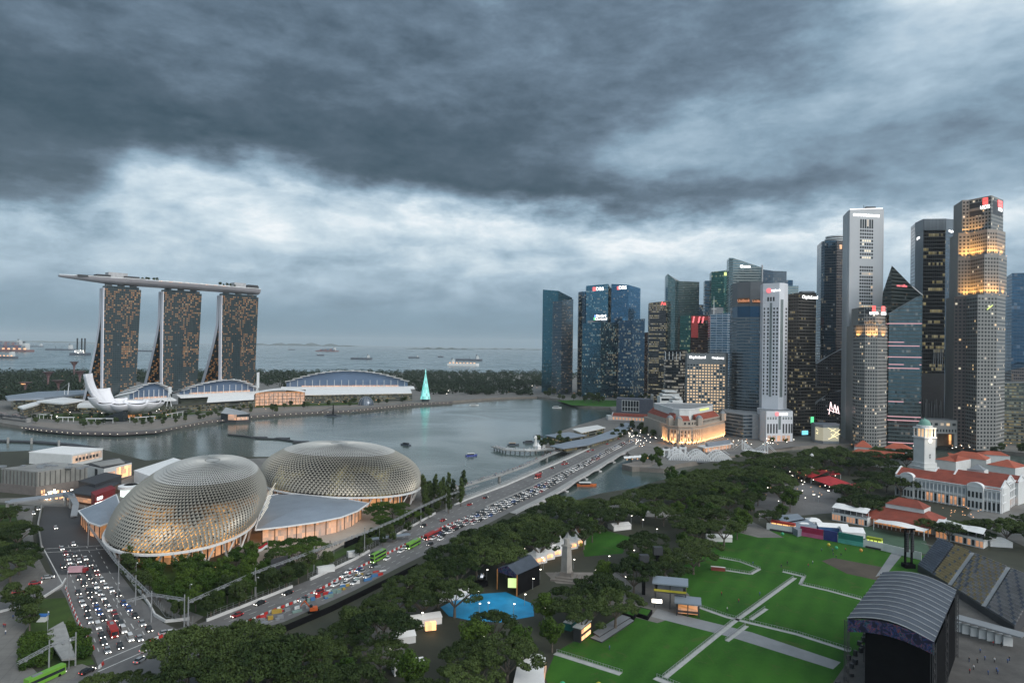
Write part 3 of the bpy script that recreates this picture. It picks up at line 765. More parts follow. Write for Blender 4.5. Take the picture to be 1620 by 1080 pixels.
r_,p_,z_ = tower('office_tower','brown grey crown storey with curved top joined right of the sloping glass tower',[(1205,1170),(1222,1165),(1243,1175)],[426,428.5,429],30,f_spring3)
tower('office_tower','stepped teal top of a tower behind the white tower',[(1243,1300),(1253,1300)],443,30,f_bayd)
tower('office_tower','grey flat-topped tower end behind the dark bronze tower',[(1243,1240),(1262,1240)],452,30,f_ocean)
# middle row
r_,p_,z_ = tower('office_tower','short office block with blue glass in white frames and a stepped terrace roof',[(1123,1060),(1150,1050),(1160,1060)],[497,495,496],34,f_grid,plant=((.3,.4,18,12,12),))
mb = Q(M_white); q = P(1128,1065); zr = Zt(1128,497,1065); mb.tube((q.x,q.y,zr),(q.x,q.y,zr + 28),.8,.2); mb.beam((q.x - 4,q.y,zr + 8),(q.x + 4,q.y,zr + 8),.8); mb.build('mast',r_)
r_,p_,z_ = tower('office_block','black office block with glowing white floor bands beside the hotel-like lit block',[(1053,1010),(1076,1000),(1087,1010)],[554,553,553.5],34,facade('black_white_bands',3.2,4.3,(.03,.032,.035),(.03,.03,.032),.03,.4,.7,.75,6,(1,.93,.75),(1,.97,.9),.6,seed=30))
for k in range(5):
    a = p_[0].lerp(p_[1],k / 4); mb = Q(M_white); mb.box(a,.8,.8,z_[0] - 14,z_[0] - 2); mb.build('roof_post',r_)
# amber windowed block with lit sign
r_,p_,z_ = tower('office_block','grey block full of square amber windows with two white signs on its top band',[(1087,900),(1148,890),(1152,905)],[559,558,558.5],30,pm('grey_stone_block',(.17,.185,.19),.7,.1,.05))
sign('CapitaLand',p_[0],p_[1],.27,Zt(1105,565,895),4.6,L_wsign,r_,bold=.12); sign('HongLeong',p_[0],p_[1],.80,Zt(1136,566,891),3.2,L_wsign,r_,bold=.12)
def lt(c,r): return .92 if (2 <= c and (c + r * 1.3) > 4) else .15
panes(r_,window_grid(p_[0],p_[1],24,Zt(1110,575,895),13,17,.62,.52,lambda c,r: .15 if (c > 10 and r < 5) or (r < 2 and c < 4) else .86,mlit=LITS[0]))
# rounded banded tower with podium
fr = [(1158,925),(1166,905),(1186,893),(1206,888)]
r_,p_,z_ = tower('office_tower','rounded blue-grey banded tower with plain dark crown and two orange signs',fr,[449,448,446.5,447],30,[f_bandw,f_bandw,f_bandw])
for i in range(3):
    panel(p_[i],p_[i+1],0,1,z_[0] - 32,z_[0] + .1,pm('crown_panel',(.13,.14,.15),.5,.1,.04),r_,off=.35,name='crown_panel')
    panel(p_[i],p_[i+1],0,1,z_[0] - 46,z_[0] - 32,pm('blue_crown_glass',(.03,.08,.14),.12,.1,.1,metal=.6),r_,off=.25,name='crown_glass')
panel(p_[1],p_[2],.05,.95,z_[0] - 28,z_[0] - 21,pm('sign_frame',(.18,.09,.04),.6),r_,off=.7); sign('UniBank',p_[1],p_[2],.5,z_[0] - 24.5,5,L_osign,r_,off=1.1,bold=.1)
panel(p_[2],p_[3],.2,.98,z_[0] - 28,z_[0] - 23,pm('sign_frame',(.18,.09,.04),.6),r_,off=.7); sign('UniBank',p_[2],p_[3],.6,z_[0] - 25.5,4,L_osign,r_,off=1.1,bold=.1)
tower('podium_block','striped grey podium with lit strip at the foot of the rounded banded tower',[(1144,850),(1176,818),(1190,822),(1204,822)],[650,656,655,655],40,[f_bandw,f_bandw,pm('plain_panel',(.27,.28,.29))],cat='building',ref=675)
# white bank tower with dark window slots
M_mb = pm('white_cladding',(.66,.67,.70),.45,.04,.05)
r_,p_,z_ = tower('bank_tower','slender white tower with columns of dark window slots and a pink round logo',[(1206,842),(1232,830),(1240,832),(1245.5,842)],[449,449,449,449],26,M_mb)
def slots(a,b,z0,z1,c,f0,f1,w):
    return [(a.lerp(b,f0),a.lerp(b,f1),z0,z1,M_dark,.12)]
rc = []
for f,w in ((.06,.05),(.28,.07),(.64,.07),(.84,.07)):
    for k in range(33):
        zt_ = z_[0] - 30 - k * 4.35
        if zt_ < 52: break
        a,b = p_[0],p_[1]; rc.append((a.lerp(b,f),a.lerp(b,f + w + .03),zt_ - (3.0 if k % 2 else 2.4),zt_,M_dark,.12))
for k in range(33):
    zt_ = z_[0] - 30 - k * 4.35
    if zt_ < 52: break
    rc.append((p_[2].lerp(p_[3],.35),p_[2].lerp(p_[3],.75),zt_ - 2.4,zt_,M_dark,.12))
rnd.shuffle(rc); panes(r_,rc)
panel(p_[0],p_[1],.43,.57,50,z_[0] - 24,pm('slot_glass',(.17,.20,.20),.3),r_,off=.2,name='glass_strip'); panel(p_[1],p_[2],.25,.8,50,z_[0] - 20,pm('slot_glass',(.17,.20,.20),.3),r_,off=.2,name='glass_strip')
for k in range(3): panel(p_[0],p_[1],.27 + k * .17,.37 + k * .17,z_[0] - 22,z_[0] - 17,M_dark,r_,off=.15,name='window')
mb = Q(L_pink); c_ = p_[0].lerp(p_[1],.36); n_ = Vector((p_[1].y - p_[0].y,p_[0].x - p_[1].x,0)).normalized(); c_.z = z_[0] - 9; mb.tube(c_,c_ + n_ * .7,3.0,n=16); mb.build('logo',r_)
sign('maybank',p_[0],p_[1],.76,z_[0] - 9,3.2,L_wsign,r_,bold=.08)
r_,p_,z_ = tower('bank_podium','white box podium with tall dark slots at the foot of the slender white tower',[(1203,812),(1212,800),(1254,805)],[650,650,650],34,M_mb,cat='building',ref=680,z0=0)
zz_ = z_[0]
rc = [(p_[1].lerp(p_[2],f),p_[1].lerp(p_[2],f + .06),zz_ - 26,zz_ - 15,M_dark,.15) for f in (.04,.15,.26,.37,.62,.73,.84,.93)] + [(p_[1].lerp(p_[2],f),p_[1].lerp(p_[2],f + .05),zz_ - 10,zz_ - 7,pm('slot_glass',(.17,.20,.20)),.12) for f in (.04,.14,.24,.34,.62,.72,.82,.92)]
panes(r_,rc); panel(p_[1],p_[2],.46,.55,14,zz_ - 6,pm('slot_glass',(.17,.20,.20)),r_,off=.2,name='glass_strip')
mb = Q(L_pink); c_ = p_[1].lerp(p_[2],.40); n_ = Vector((p_[2].y - p_[1].y,p_[1].x - p_[2].x,0)).normalized(); c_.z = zz_ - 3.4; mb.tube(c_,c_ + n_ * .7,2.4,n=16); mb.build('logo',r_)
sign('maybank',p_[1],p_[2],.64,zz_ - 3.4,3.0,L_wsign,r_,bold=.1)
for k in range(5): panel(p_[1],p_[2],.06 + k * .18,.18 + k * .18,0.5,7,L_soft,r_,off=.1,name='shopfront')
# dark bronze tower
r_,p_,z_ = tower('office_tower','dark bronze tower with scattered yellow lit windows and white script sign at top',[(1246.5,862),(1263,850),(1290.5,860)],[465,463,463],30,f_brown,plant=((.7,.3,16,10,5),))
sign('CapitaLand',p_[1],p_[2],.62,Zt(1279,470,855),5.6,L_wsign,r_,bold=.12)
panel(p_[1],p_[2],.75,.92,16,24,L_green,r_); panel(p_[1],p_[2],.25,.6,2,7,lamp('cyan_screen',(.2,.75,1),1.2),r_,name='screen')
# tall dark tower with pale curved crown
r_,p_,z_ = tower('office_tower','very tall dark blue tower with pale ringed crown left of the pale cladded slab',[(1297.5,1010),(1303,1000),(1322,995),(1334,998),(1341,1010)],[383] * 5,40,[f_repub,f_repub,f_repub2,f_repub])
cc = (p_[0] + p_[-1]) / 2 + Vector((6,8,0))
for k in range(3):
    mb = Q(M_white); mb.lathe(cc,[(16.5 - k,z_[0] + k * 3.6),(17.5 - k,z_[0] + k * 3.6 + .5),(17.5 - k,z_[0] + k * 3.6 + 2.0),(16 - k,z_[0] + k * 3.6 + 2.2)],24); mb.build('crown_ring',r_)
mb = Q(L_warm); q = p_[2].lerp(p_[3],.5); mb.box(q,3.5,1,z_[0] - 12,z_[0] - 6,0,bottom=True); mb.build('lamp',r_)
# broad lower shoulder of the dark tower
tower('office_tower','broad lower shoulder of dark granite floors below the tall dark blue tower',[(1293,960),(1316,945),(1341,950)],[575,560,548],30,f_repub2)
# pale slab with central window field
r_,p_,z_ = tower('office_tower','pale grey metal-clad slab with a central column of windows and curved white sign',[(1338.5,832),(1342,828),(1393.5,836),(1396,842)],[334,331.5,330,330.5],34,M_orp)
a,b = p_[1],p_[2]; zt_ = Zt(1365,346,832); A_,B_ = a.lerp(b,.31),a.lerp(b,.73)
rc = window_grid(A_,B_,zt_ - 10,zt_,6,1,.7,.85,.1)
rc += window_grid(A_,B_,Zt(1365,410,832),Zt(1365,357,832),6,10,.72,.62,lambda c,r: .9 if r in (4,7,9) and c in (1,2,3,4) else .05,mlit=LITS[1])
rc += window_grid(A_,B_,Zt(1365,560,832),Zt(1365,420,832),6,27,.72,.62,lambda c,r: .75 if r in (2,12) and c > 0 else .08)
rnd.shuffle(rc); panes(r_,rc)
sign('ONE RAFFLES PLACE',a,b,.5,Zt(1368,341,832),3.9,L_wsign,r_,bold=.12)
mb = Q(lamp('edge_light',(1,1,1),2.0)); mb.beam(Vector((a.x,a.y - .5,z_[1] + .3)),Vector((b.x,b.y - .5,z_[2] + .3)),.8,.7); mb.build('edge_light',r_)
mb = Q(M_dark); q = a.lerp(b,.78) + Vector((0,12,0)); mb.box(q,12,4,z_[2],z_[2] + 4); mb.tube((q.x - 8,q.y,z_[2]),(q.x - 8,q.y,z_[2] + 6),.3); mb.build('maintenance_crane',r_)
# dark pyramid-topped wedge
r_,p_,z_ = tower('wedge_tower','dark glass wedge tower rising to a sharp point behind the stepped low tower',[(1395.5,815),(1409.5,795),(1455,818)],[463,420,466],22,f_wedge,back=[110,110])
sign('one raffles',p_[1],p_[2],.34,Zt(1425,452,803),4.5,L_pink,r_,bold=.05)
r_,p_,z_ = tower('wedge_tower','grey-green glass wedge with rose coloured lit floor bands and a sloping top',[(1406,775),(1458,765)],[496,466],26,f_wedge2,back=[Zt(1458,466,765),Zt(1406,496,775)])
mb = Q(M_white); mb.beam((p_[1].x - 12,p_[1].y - 1,z_[1] + 9),(p_[1].x,p_[1].y - 1,z_[1] - .5),.5); mb.build('edge_trim',r_)
# tall black tower with garden gaps
r_,p_,z_ = tower('office_tower','tall black glass tower with grey panelled edges and torn-open garden floors',[(1446,895),(1459,868),(1494,864),(1519,880)],[353,348,346,348],30,[f_spring2,f_spring,f_spring3])
for i in range(3): panel(p_[i],p_[i+1],0,1,z_[0] - 14,z_[0] + .4,f_spring2,r_,off=.4,name='crown_panel')
sign('CapitaLand',p_[2],p_[3],.45,Zt(1505,366,870),4.2,L_wsign,r_,bold=.1); sign('pwc',p_[0],p_[1],.42,Zt(1451,377,888),5.0,L_wsign,r_,bold=.2)
def torn(i,f0,f1,py0,py1,inv=1):
    a,b = p_[i].lerp(p_[i+1],f0),p_[i].lerp(p_[i+1],f1); n = int((b - a).length / 1.5)
    zt_,zb_ = Zt(1475,py0,866),Zt(1475,py1,866)
    nn = Vector((b.y - a.y,a.x - b.x,0)).normalized() * .6
    mb = Q(M_dark)
    for k in range(n):
        c0,c1 = a.lerp(b,k / n),a.lerp(b,(k + .45) / n); o = rnd.uniform(.0,.35) * (zt_ - zb_)
        mb.mat(M_grey if k % 3 else f_spring2); q0 = c0 + nn; q1 = a.lerp(b,(k + rnd.uniform(-.9,.9)) / n) + nn
        mb.beam((q0.x,q0.y,zt_ if inv > 0 else zb_),(q1.x,q1.y,(zb_ + o) if inv > 0 else (zt_ - o)),.55,.5)
    mb.build('fin_screen',r_)
torn(2,.05,.9,552,590); torn(1,.5,.98,552,588); torn(1,.1,.95,628,665,-1)
panel(p_[2],p_[3],.02,.85,Zt(1505,625,870),Zt(1505,592,870),pm('blank_slate',(.13,.15,.17),.6),r_,off=.2,name='panel')
panel(p_[1],p_[2],0,1,Zt(1475,666,866),Zt(1475,590,866),M_dark,r_,off=.1,name='garden_void')
mb = Q(M_dark); q = P(1375,832)
# stepped granite towers (tall and short)
def granite(label,tiers,ref,seedy,h):
    tb = tiers[0][0]; m0 = P(tb[len(tb)//2][0],tb[len(tb)//2][1],ref); root = thing('granite_tower',label,'tower',(m0.x,m0.y,0))
    allp = []
    for chain,ytop,z0,mats_,cw in tiers:
        pts = [P(x,Y,ref) for x,Y in chain]; zt_ = Zt(chain[len(chain)//2][0],ytop,chain[len(chain)//2][1])
        d = Vector((pts[1].x * .5,pts[1].y,0)).normalized(); ring = pts + [pts[-1] + d * 34,pts[0] + d * 34]
        mb = MB()
        for i in range(len(ring)):
            a,b = ring[i],ring[(i+1) % len(ring)]
            mb.mat(mats_[i] if i < len(mats_) else M_uob); mb.quad((a.x,a.y,z0),(b.x,b.y,z0),(b.x,b.y,zt_),(a.x,a.y,zt_))
        mb.mat(M_grey).face([(p.x,p.y,zt_) for p in ring]); mb.build('tower_stage',root)
        rc = []
        for i in range(len(pts) - 1):
            L = (pts[i+1] - pts[i]).length; cols = max(1,int(L / cw)); rows = int((zt_ - z0) / h)
            rc += window_grid(pts[i],pts[i+1],z0 + 1,z0 + 1 + rows * h,cols,rows,.55,.52,.05)
        allp.append((pts,zt_,z0,rc))
    order = [r for t in allp[::-1] for r in t[3]]
    panes(root,order)
    return root,allp
S1 = [(1509,782),(1528,776),(1546,752),(1577,754),(1590,775)]
zt1,zt2,zt3 = Zt(1550,466,755),Zt(1550,402,755),Zt(1550,362,755)
root,ap = granite('tallest stepped grey granite tower with square windows, golden uplights and red signs',[
    (S1,466,0,[M_uobd,M_uob,M_uob,M_uob],3.3),([(1514,784),(1534,780),(1556,754),(1579,756),(1591.5,776)],402,zt1,[M_uob] * 4,3.1),
    ([(1514.5,786),(1533,782),(1560,757),(1576,759),(1589,776)],362,zt2,[M_uob] * 4,3.1),([(1520,788),(1531,786),(1566,762),(1585,784)],309,zt3,[M_uob] * 3,3.3)],560,1,4.1)
pt = ap[3][0]; zt_ = ap[3][1]
for i,f0,f1 in ((1,.02,.62),(2,.12,.9)): panel(pt[i],pt[i+1],f0,f1,zt_ - 20,zt_ - 5,M_dark,root,off=.15,name='top_opening')
panel(pt[1],pt[2],.02,.62,zt_ - 14,zt_ - 11,M_uob,root,off=.5,name='beam')
def uobsign(a,b,f,w,z1,root,s=1.0):
    panel(a,b,f - w / 2,f + w / 2,z1 - 7.5 * s,z1,L_red,root,off=.6,name='sign'); panel(a,b,f - w / 2 + .01,f + w / 2 - .01,z1 - 3.2 * s,z1 - 2.8 * s,M_dark,root,off=.66,name='sign')
    sign('UOB',a,b,f,z1 - 10.5 * s,5.2 * s,L_wsign,root,off=.7,bold=.18)
uobsign(pt[1],pt[2],.74,.22,zt_ - 1.5,root); uobsign(pt[2],pt[3],.70,.36,zt_ - 2.5,root)
def uplight(root,pts,i,f,z,e=5200,n=5.0,spot=True):
    a,b = pts[i],pts[i+1]; d = b - a; nn = Vector((d.y,-d.x,0)).normalized(); p = a.lerp(b,f) + nn * n; p.z = z
    l = bpy.data.lights.new('uplight','SPOT'); l.energy = e; l.color = (1,.47,.12); l.spot_size = R(120); l.spot_blend = .8; l.shadow_soft_size = .4
    o = bpy.data.objects.new('uplight',l); col.objects.link(o); o.parent = root; o.location = p - BASE[root.name]
    tgt = (-nn * .30 + Vector((0,0,1))); o.rotation_euler = (-tgt).to_track_quat('Z','Y').to_euler()
    m_ = Q(L_warm); m_.box(p,.8,.6,z - .4,z,math.atan2(d.y,d.x)); m_.build('uplight_housing',root)
for i,f in ((0,.6),(1,.3),(1,.8),(2,.3),(2,.8),(3,.5)): uplight(root,ap[1][0],i,f,zt1 - .2,48000)
for i,f in ((0,.5),(1,.2),(1,.6),(2,.1),(2,.9),(3,.5)): uplight(root,ap[2][0],i,f,zt2 - .2,54000)
for i,f in ((0,.5),(1,.4),(1,.8)): uplight(root,pt,i,f,zt3 - .2,26000)
mb = Q(L_yel); q = ap[0][0][2].lerp(ap[0][0][3],.55); zz_ = Zt(1568,487,754); mb.beam((q.x - 2,q.y - 1,zz_ - 2),(q.x + 4,q.y - 1,zz_ + 3),.8); mb.build('lamp',root)
za = Zt(1378,541,765); zb = Zt(1378,514,765)
root,ap = granite('shorter stepped grey granite tower with rounded front and two red and white signs',[
    ([(1349.5,790),(1354,776),(1368,764),(1388,762),(1402,772),(1406,784)],514,0,[M_uob] * 5,2.3),([(1357,786),(1366,772),(1384,766),(1398,774),(1402,784)],485,zb,[M_uob] * 4,2.5)],600,2,3.9)
pt = ap[1][0]; zt_ = ap[1][1]
uobsign(pt[1],pt[2],.86,.30,zt_ + 1,root,.8); uobsign(pt[2],pt[3],.85,.36,zt_ + 1,root,.8)
panel(pt[1],pt[2],.1,.6,zt_ - 8,zt_ - 3,M_dark,root,off=.15,name='top_opening')
for i,f in ((1,.2),(2,.3),(2,.8),(3,.6)): uplight(root,ap[0][0],i,f,Zt(1378,533,765),30000,3.5)
for i,f in ((1,.3),(1,.9),(2,.5)): uplight(root,pt,i,f,zb - .2,24000,3.0)
# linking block on tall columns
M_link = pm('link_granite',(.27,.27,.26),.7,.08,.05)
q0,q1,q2 = P(1411,778,680),P(1514,772,680),P(1526,774,680); root = thing('link_building','long low grey granite block raised on paired columns between the granite towers','building',(q0.x,q0.y,0))
zt_,zm = Zt(1460,664,775),Zt(1460,685,775)
mb = Q(M_link); mb.prism([q0,q1,q1 + Vector((18,24,0)),q0 + Vector((18,24,0))],zm,zt_,bottom=True,topmat=M_grey); mb.build('body',root)
mb = Q(pm('link_back',(.16,.10,.06),.7)); mb.prism([q0 + Vector((8,10,0)),q1 + Vector((8,10,0)),q1 + Vector((10,22,0)),q0 + Vector((10,22,0))],0,zm); mb.build('ground_floor',root)
for k in range(5):
    f = (.10,.20,.56,.66,.97)[k]; c_ = q0.lerp(q1,f) + Vector((.5,1,0)); mb = Q(M_link); mb.box(c_,3.4,4,0,zm,math.atan2(q1.y - q0.y,q1.x - q0.x)); mb.build('column',root)
rc = window_grid(q0,q1,zm + 1,zm + 6,22,1,.45,.6,.05) + window_grid(q0,q1,zm + 8,zm + 13,11,1,.55,.6,.12) + window_grid(q0.lerp(q1,.3),q0.lerp(q1,.5),zm + 8,zm + 13,1,1,.95,.5,.0)
panes(root,rc)
for f in (.03,.30,.40,.48,.86): panel(q0 + Vector((7,9,0)),q1 + Vector((7,9,0)),f,f + .035,2,zm - 2,L_warm if f in (.03,.86) else L_soft,root,name='lit_window')
# far right edge
tower('office_tower','deep blue glass tower cut by the right edge of the view',[(1592.5,900),(1600,880),(1645,890)],[437,432,431],40,f_farb)
tower('office_tower','dark brown tower base behind the granite tower at the far right',[(1588,905),(1600,870),(1650,868)],[590,585,575],30,f_repub2)
tower('office_block','low office block with yellow-green lit floors at the far right',[(1589,800),(1650,790)],[606,603],30,f_low,cat='building',ref=640)
tower('office_tower','pale ribbed slab beside the tallest granite tower on its right',[(1587,960),(1597,955)],[512,512],20,f_ocean)
tower('office_block','dark mid-rise block low between the dark blue tower and pale slab',[(1290,900),(1312,890),(1340,890)],[640,620,617],30,f_repub2,cat='building',ref=640)
tower('office_block','dark low block behind the bronze tower with a bright white panel',[(1262,920),(1312,930)],[612,612],20,f_brown,cat='building',ref=640)
# faceted glowing pavilion
q = [P(1289.5,800,690),P(1302,790,690),P(1327,790,690),P(1329,800,690)]
zt_ = Zt(1308,672,792); root = thing('glass_pavilion','low faceted glass pavilion lit with crossing golden lines beside the bronze tower','pavilion',q[1])
mb = Q(M_grey); mb.prism(q + [q[3] + Vector((4,20,0)),q[0] + Vector((4,20,0))],0,zt_,topmat=M_roofg); mb.build('body',root)
for k in range(3): panel(q[0 + (k > 0)] if k else q[0],q[1] if k == 0 else q[2],(0,.0,.5)[k],(1,.5,1)[k],3,zt_ - 3,lamp('pale_glow',(1,.9,.55),.28),root,off=.15,name='glass_wall')
zz = [(0,.5,.45,.95),(.45,.95,1,.5),(0,.5,.5,.15),(.5,.15,1,.55),(.1,.2,.8,.9),(.2,.9,.9,.2),(0,.8,.35,.3),(.6,.3,1,.85)]
for a0,h0,a1,h1 in zz:
    A_,B_ = q[0].lerp(q[2],a0),q[0].lerp(q[2],a1); mb = Q(lamp('golden_line',(1,.85,.45),1.6)); mb.beam((A_.x,A_.y - 2.5 - 3 * math.sin(a0 * 3),3 + h0 * (zt_ - 5)),(B_.x,B_.y - 2.5 - 3 * math.sin(a1 * 3),3 + h1 * (zt_ - 5)),.45); mb.build('light_line',root)
q = P(1311,830,690)
mb = Q(lamp('script_sign',(1,.75,.75),1.8))
for k,(x0,z0_,x1,z1_) in enumerate([(0,0,2,15),(2,15,4,6),(5,2,7,12),(7,12,9,3),(9,3,10.5,10),(10.5,10,12,2),(-2,6,13,1)]):
    mb.beam((q.x + x0,q.y,30 + z0_),(q.x + x1,q.y,30 + z1_),.7)
mb.build('script_sign',label='bright pink-white handwritten neon sign above the faceted glass pavilion',cat='sign')

# ------------------------------------------------------------------ three-tower hotel with the long roof deck
HA = P(163,1045,540); HB = P(408,1228,540)
hd = (HB - HA); hd.z = 0; hd.normalize(); hn_ = Vector((hd.y,-hd.x,0))
def hs(px,py=540):
    d = ray(px,py); k = d.x / d.y
    return (k * HA.y - HA.x) / (hd.x - k * hd.y)
f_hot = facade('hotel_glass',2.7,3.4,(.022,.042,.048),(.022,.034,.038),.22,.34,.36,1.0,3,(1.0,.44,.13),(1,.62,.30),1.0,cold=.3,seed=40,cl=1.7,jit=.02,metal=.12)
f_hotd = facade('hotel_glass_dark',3.4,3.4,(.022,.042,.05),(.022,.034,.038),.12,.24,.03,1.0,3,(1.0,.55,.25),st=.5,seed=41,metal=.12)
M_hw = pm('hotel_white_concrete',(.72,.71,.75),.7,.05,.03)
HZ = 188.0
for (xa,xb,lab,dk) in ((163,222,'nearest of the three leaning hotel towers, under the pointed end of the roof deck',(.27,.52)),
                          (257,318,'middle of the three leaning hotel towers carrying the roof deck',(.30,.55)),
                          (350,408,'farthest of the three leaning hotel towers, at the blunt end of the roof deck',(.32,.55))):
    s0,s1 = hs(xa),hs(xb)
    p0 = HA + hd * s0; root = thing('hotel_tower',lab,'tower',(p0.x,p0.y,0),'three leaning hotel towers')
    def pt(s,n,z): q = HA + hd * s + hn_ * n; return Vector((q.x,q.y,z))
    tw = 7.0
    def fs(z,k): return (s0 if k == 0 else s1 - tw * (1 - z / HZ))      # the far edge leans in towards the foot
    def fn(z): return 3.5 * (1 - z / HZ) ** 2
    def bn(z): return fn(z) - 9.5
    def rn(z): return -10.5 - 78 * max(0,1 - z / 140.0) ** 1.25
    nz = 14; zs = [HZ * i / nz for i in range(nz + 1)]
    # front slab: facade split into three bands, the dark middle one without lit rooms
    W = s1 - s0
    for (fa,fb,m_,zl) in ((0,dk[0],f_hot,0),(dk[0],dk[1],f_hotd,0),(dk[1],1,f_hot,0)):
        mb = MB()
        for a,b in zip(zs,zs[1:]):
            mb.mat(f_hot if (m_ is f_hotd and a > 120) else (f_hotd if a < 14 else m_))
            S_ = [(fs(a,0) + (fs(a,1) - fs(a,0)) * f,fs(b,0) + (fs(b,1) - fs(b,0)) * f) for f in (fa,fb)]
            mb.face([pt(S_[0][0],fn(a),a),pt(S_[1][0],fn(a),a),pt(S_[1][1],fn(b),b),pt(S_[0][1],fn(b),b)],
                    [(fa * W,a),(fb * W,a),(fb * W,b),(fa * W,b)])
        mb.build('facade',root)
    mb = Q(M_hw)
    for a,b in zip(zs,zs[1:]):
        mb.face([pt(s0 - .6,bn(a),a),pt(s0 - .6,fn(a) + .6,a),pt(s0 - .6,fn(b) + .6,b),pt(s0 - .6,bn(b),b)])
        mb.face([pt(s0 - .6,fn(a) + .6,a),pt(s0 + .5,fn(a) + .6,a),pt(s0 + .5,fn(b) + .6,b),pt(s0 - .6,fn(b) + .6,b)])
        mb.face([pt(fs(a,1),fn(a),a),pt(fs(a,1),bn(a),a),pt(fs(b,1),bn(b),b),pt(fs(b,1),fn(b),b)])
        mb.face([pt(fs(a,1),bn(a),a),pt(s0 - .6,bn(a),a),pt(s0 - .6,bn(b),b),pt(fs(b,1),bn(b),b)])
    mb.face([pt(s0,fn(HZ),HZ),pt(s1,fn(HZ),HZ),pt(s1,bn(HZ),HZ),pt(s0,bn(HZ),HZ)]); mb.build('front_leg',root)
    mb = Q(M_hw)
    for a,b in zip(zs,zs[1:]):
        ta,tb = 8 + 5 * (1 - a / HZ),8 + 5 * (1 - b / HZ)
        mb.mat(M_hw).face([pt(s0 - .6,rn(a) - ta,a),pt(s0 - .6,rn(a),a),pt(s0 - .6,rn(b),b),pt(s0 - .6,rn(b) - tb,b)])
        mb.mat(f_hot).face([pt(s0,rn(a),a),pt(s1,rn(a),a),pt(s1,rn(b),b),pt(s0,rn(b),b)],[(0,a),(W,a),(W,b),(0,b)])
        mb.mat(M_hw).face([pt(s1,rn(a),a),pt(s1,rn(a) - ta,a),pt(s1,rn(b) - tb,b),pt(s1,rn(b),b)])
        mb.mat(f_hotd).face([pt(s1,rn(a) - ta,a),pt(s0,rn(a) - ta,a),pt(s0,rn(b) - tb,b),pt(s1,rn(b) - tb,b)],[(0,a),(W,a),(W,b),(0,b)])
    mb.build('rear_leg',root)
    # glazed gap between the legs and crown storey
    mb = Q(M_dglass); mb.prism([pt(s0 + 6,bn(0) ,0),pt(s1 - 8,bn(0),0),pt(s1 - 8,rn(0),0),pt(s0 + 6,rn(0),0)],0,22); mb.build('atrium',root)
    mb = Q(f_hotd); mb.prism([pt(s0 + 3,-1,0),pt(s1 - 3,-1,0),pt(s1 - 3,-17,0),pt(s0 + 3,-17,0)],HZ,HZ + 3.6); mb.build('crown_storey',root)
    for k in range(3): mb = Q(M_conc); q = pt(s0 + (s1 - s0) * (k + .5) / 3,-9,0); mb.box(q,9,5,HZ + 3.6,HZ + 8,math.atan2(hd.y,hd.x)); mb.build('bearing',root)
# roof deck
SA,SB = hs(97,438),hs(412.5,465); L_ = SB - SA
root = thing('roof_deck','long boat-shaped white roof deck spanning the three hotel towers, pointed at its near end','roof deck',HA + Vector((0,0,HZ + 5)))
def hp(t,n,z):
    bow = 14 * math.sin(math.pi * t) - 6
    q = HA + hd * (SA + L_ * t) + hn_ * (n - 10 + bow * .6); return Vector((q.x,q.y,z))
rows = []; deckL = []; deckR = []
for i in range(41):
    t = i / 40
    w_ = 20 * min(1,(.04 + t / .34)) ** .62 if t < .34 else 19.5 - 3 * max(0,t - .8) / .2
    if i == 40: w_ = 14
    dp = 9.5 * min(1,.22 + t / .30) ** .8
    zt_ = 203.5 - 3.5 * (t) ** .5 * .2
    r_ = [hp(t,w_ * math.cos(math.pi * j / 10),zt_ - dp * math.sin(math.pi * j / 10) ** .75) for j in range(11)]
    rows.append(r_); deckL.append(r_[0]); deckR.append(r_[-1])
M_hull = pm('deck_hull',(.40,.38,.40),.42,.05,.05,metal=.25)
mb = Q(M_hull); mb.grid(rows); mb.face(rows[-1][::-1]); mb.build('hull',root,smooth=True)
mb = Q(pm('deck_floor',(.12,.12,.10),.8))
for i in range(40): mb.face([deckL[i] - Vector((0,0,.3)),deckL[i+1] - Vector((0,0,.3)),deckR[i+1] - Vector((0,0,.3)),deckR[i] - Vector((0,0,.3))])
mb.build('deck',root)
mb = Q(M_white); mb.path([p + Vector((0,0,.9)) for p in deckL],.35,.9); mb.build('parapet',root)
for t,w_,h_ in ((.245,27,9.5),(.88,21,9)):
    mb = Q(pm('lift_house',(.42,.42,.43),.6)); mb.box(hp(t,0,0),w_,16,202,203 + h_,math.atan2(hd.y,hd.x)); mb.build('lift_house',root)
for a,b,h_ in ((.07,.15,2.5),(.15,.21,5),(.27,.34,5),(.34,.37,3),(.92,.99,5),(.93,.985,7)):
    q = hp((a + b) / 2,2,0); mb = Q(M_dark); mb.box(q,(b - a) * L_,18,202.5,203 + h_,math.atan2(hd.y,hd.x)); mb.build('pavilion',root)
for k in range(24):
    t = .44 + k * .016; mb = Q(M_tent if k % 3 else L_warm); q = hp(t,rnd.uniform(6,14),0); mb.box(q,4.2,3.0,203,205.4 if k % 3 else 204.2,math.atan2(hd.y,hd.x)); mb.build('parasol',root)

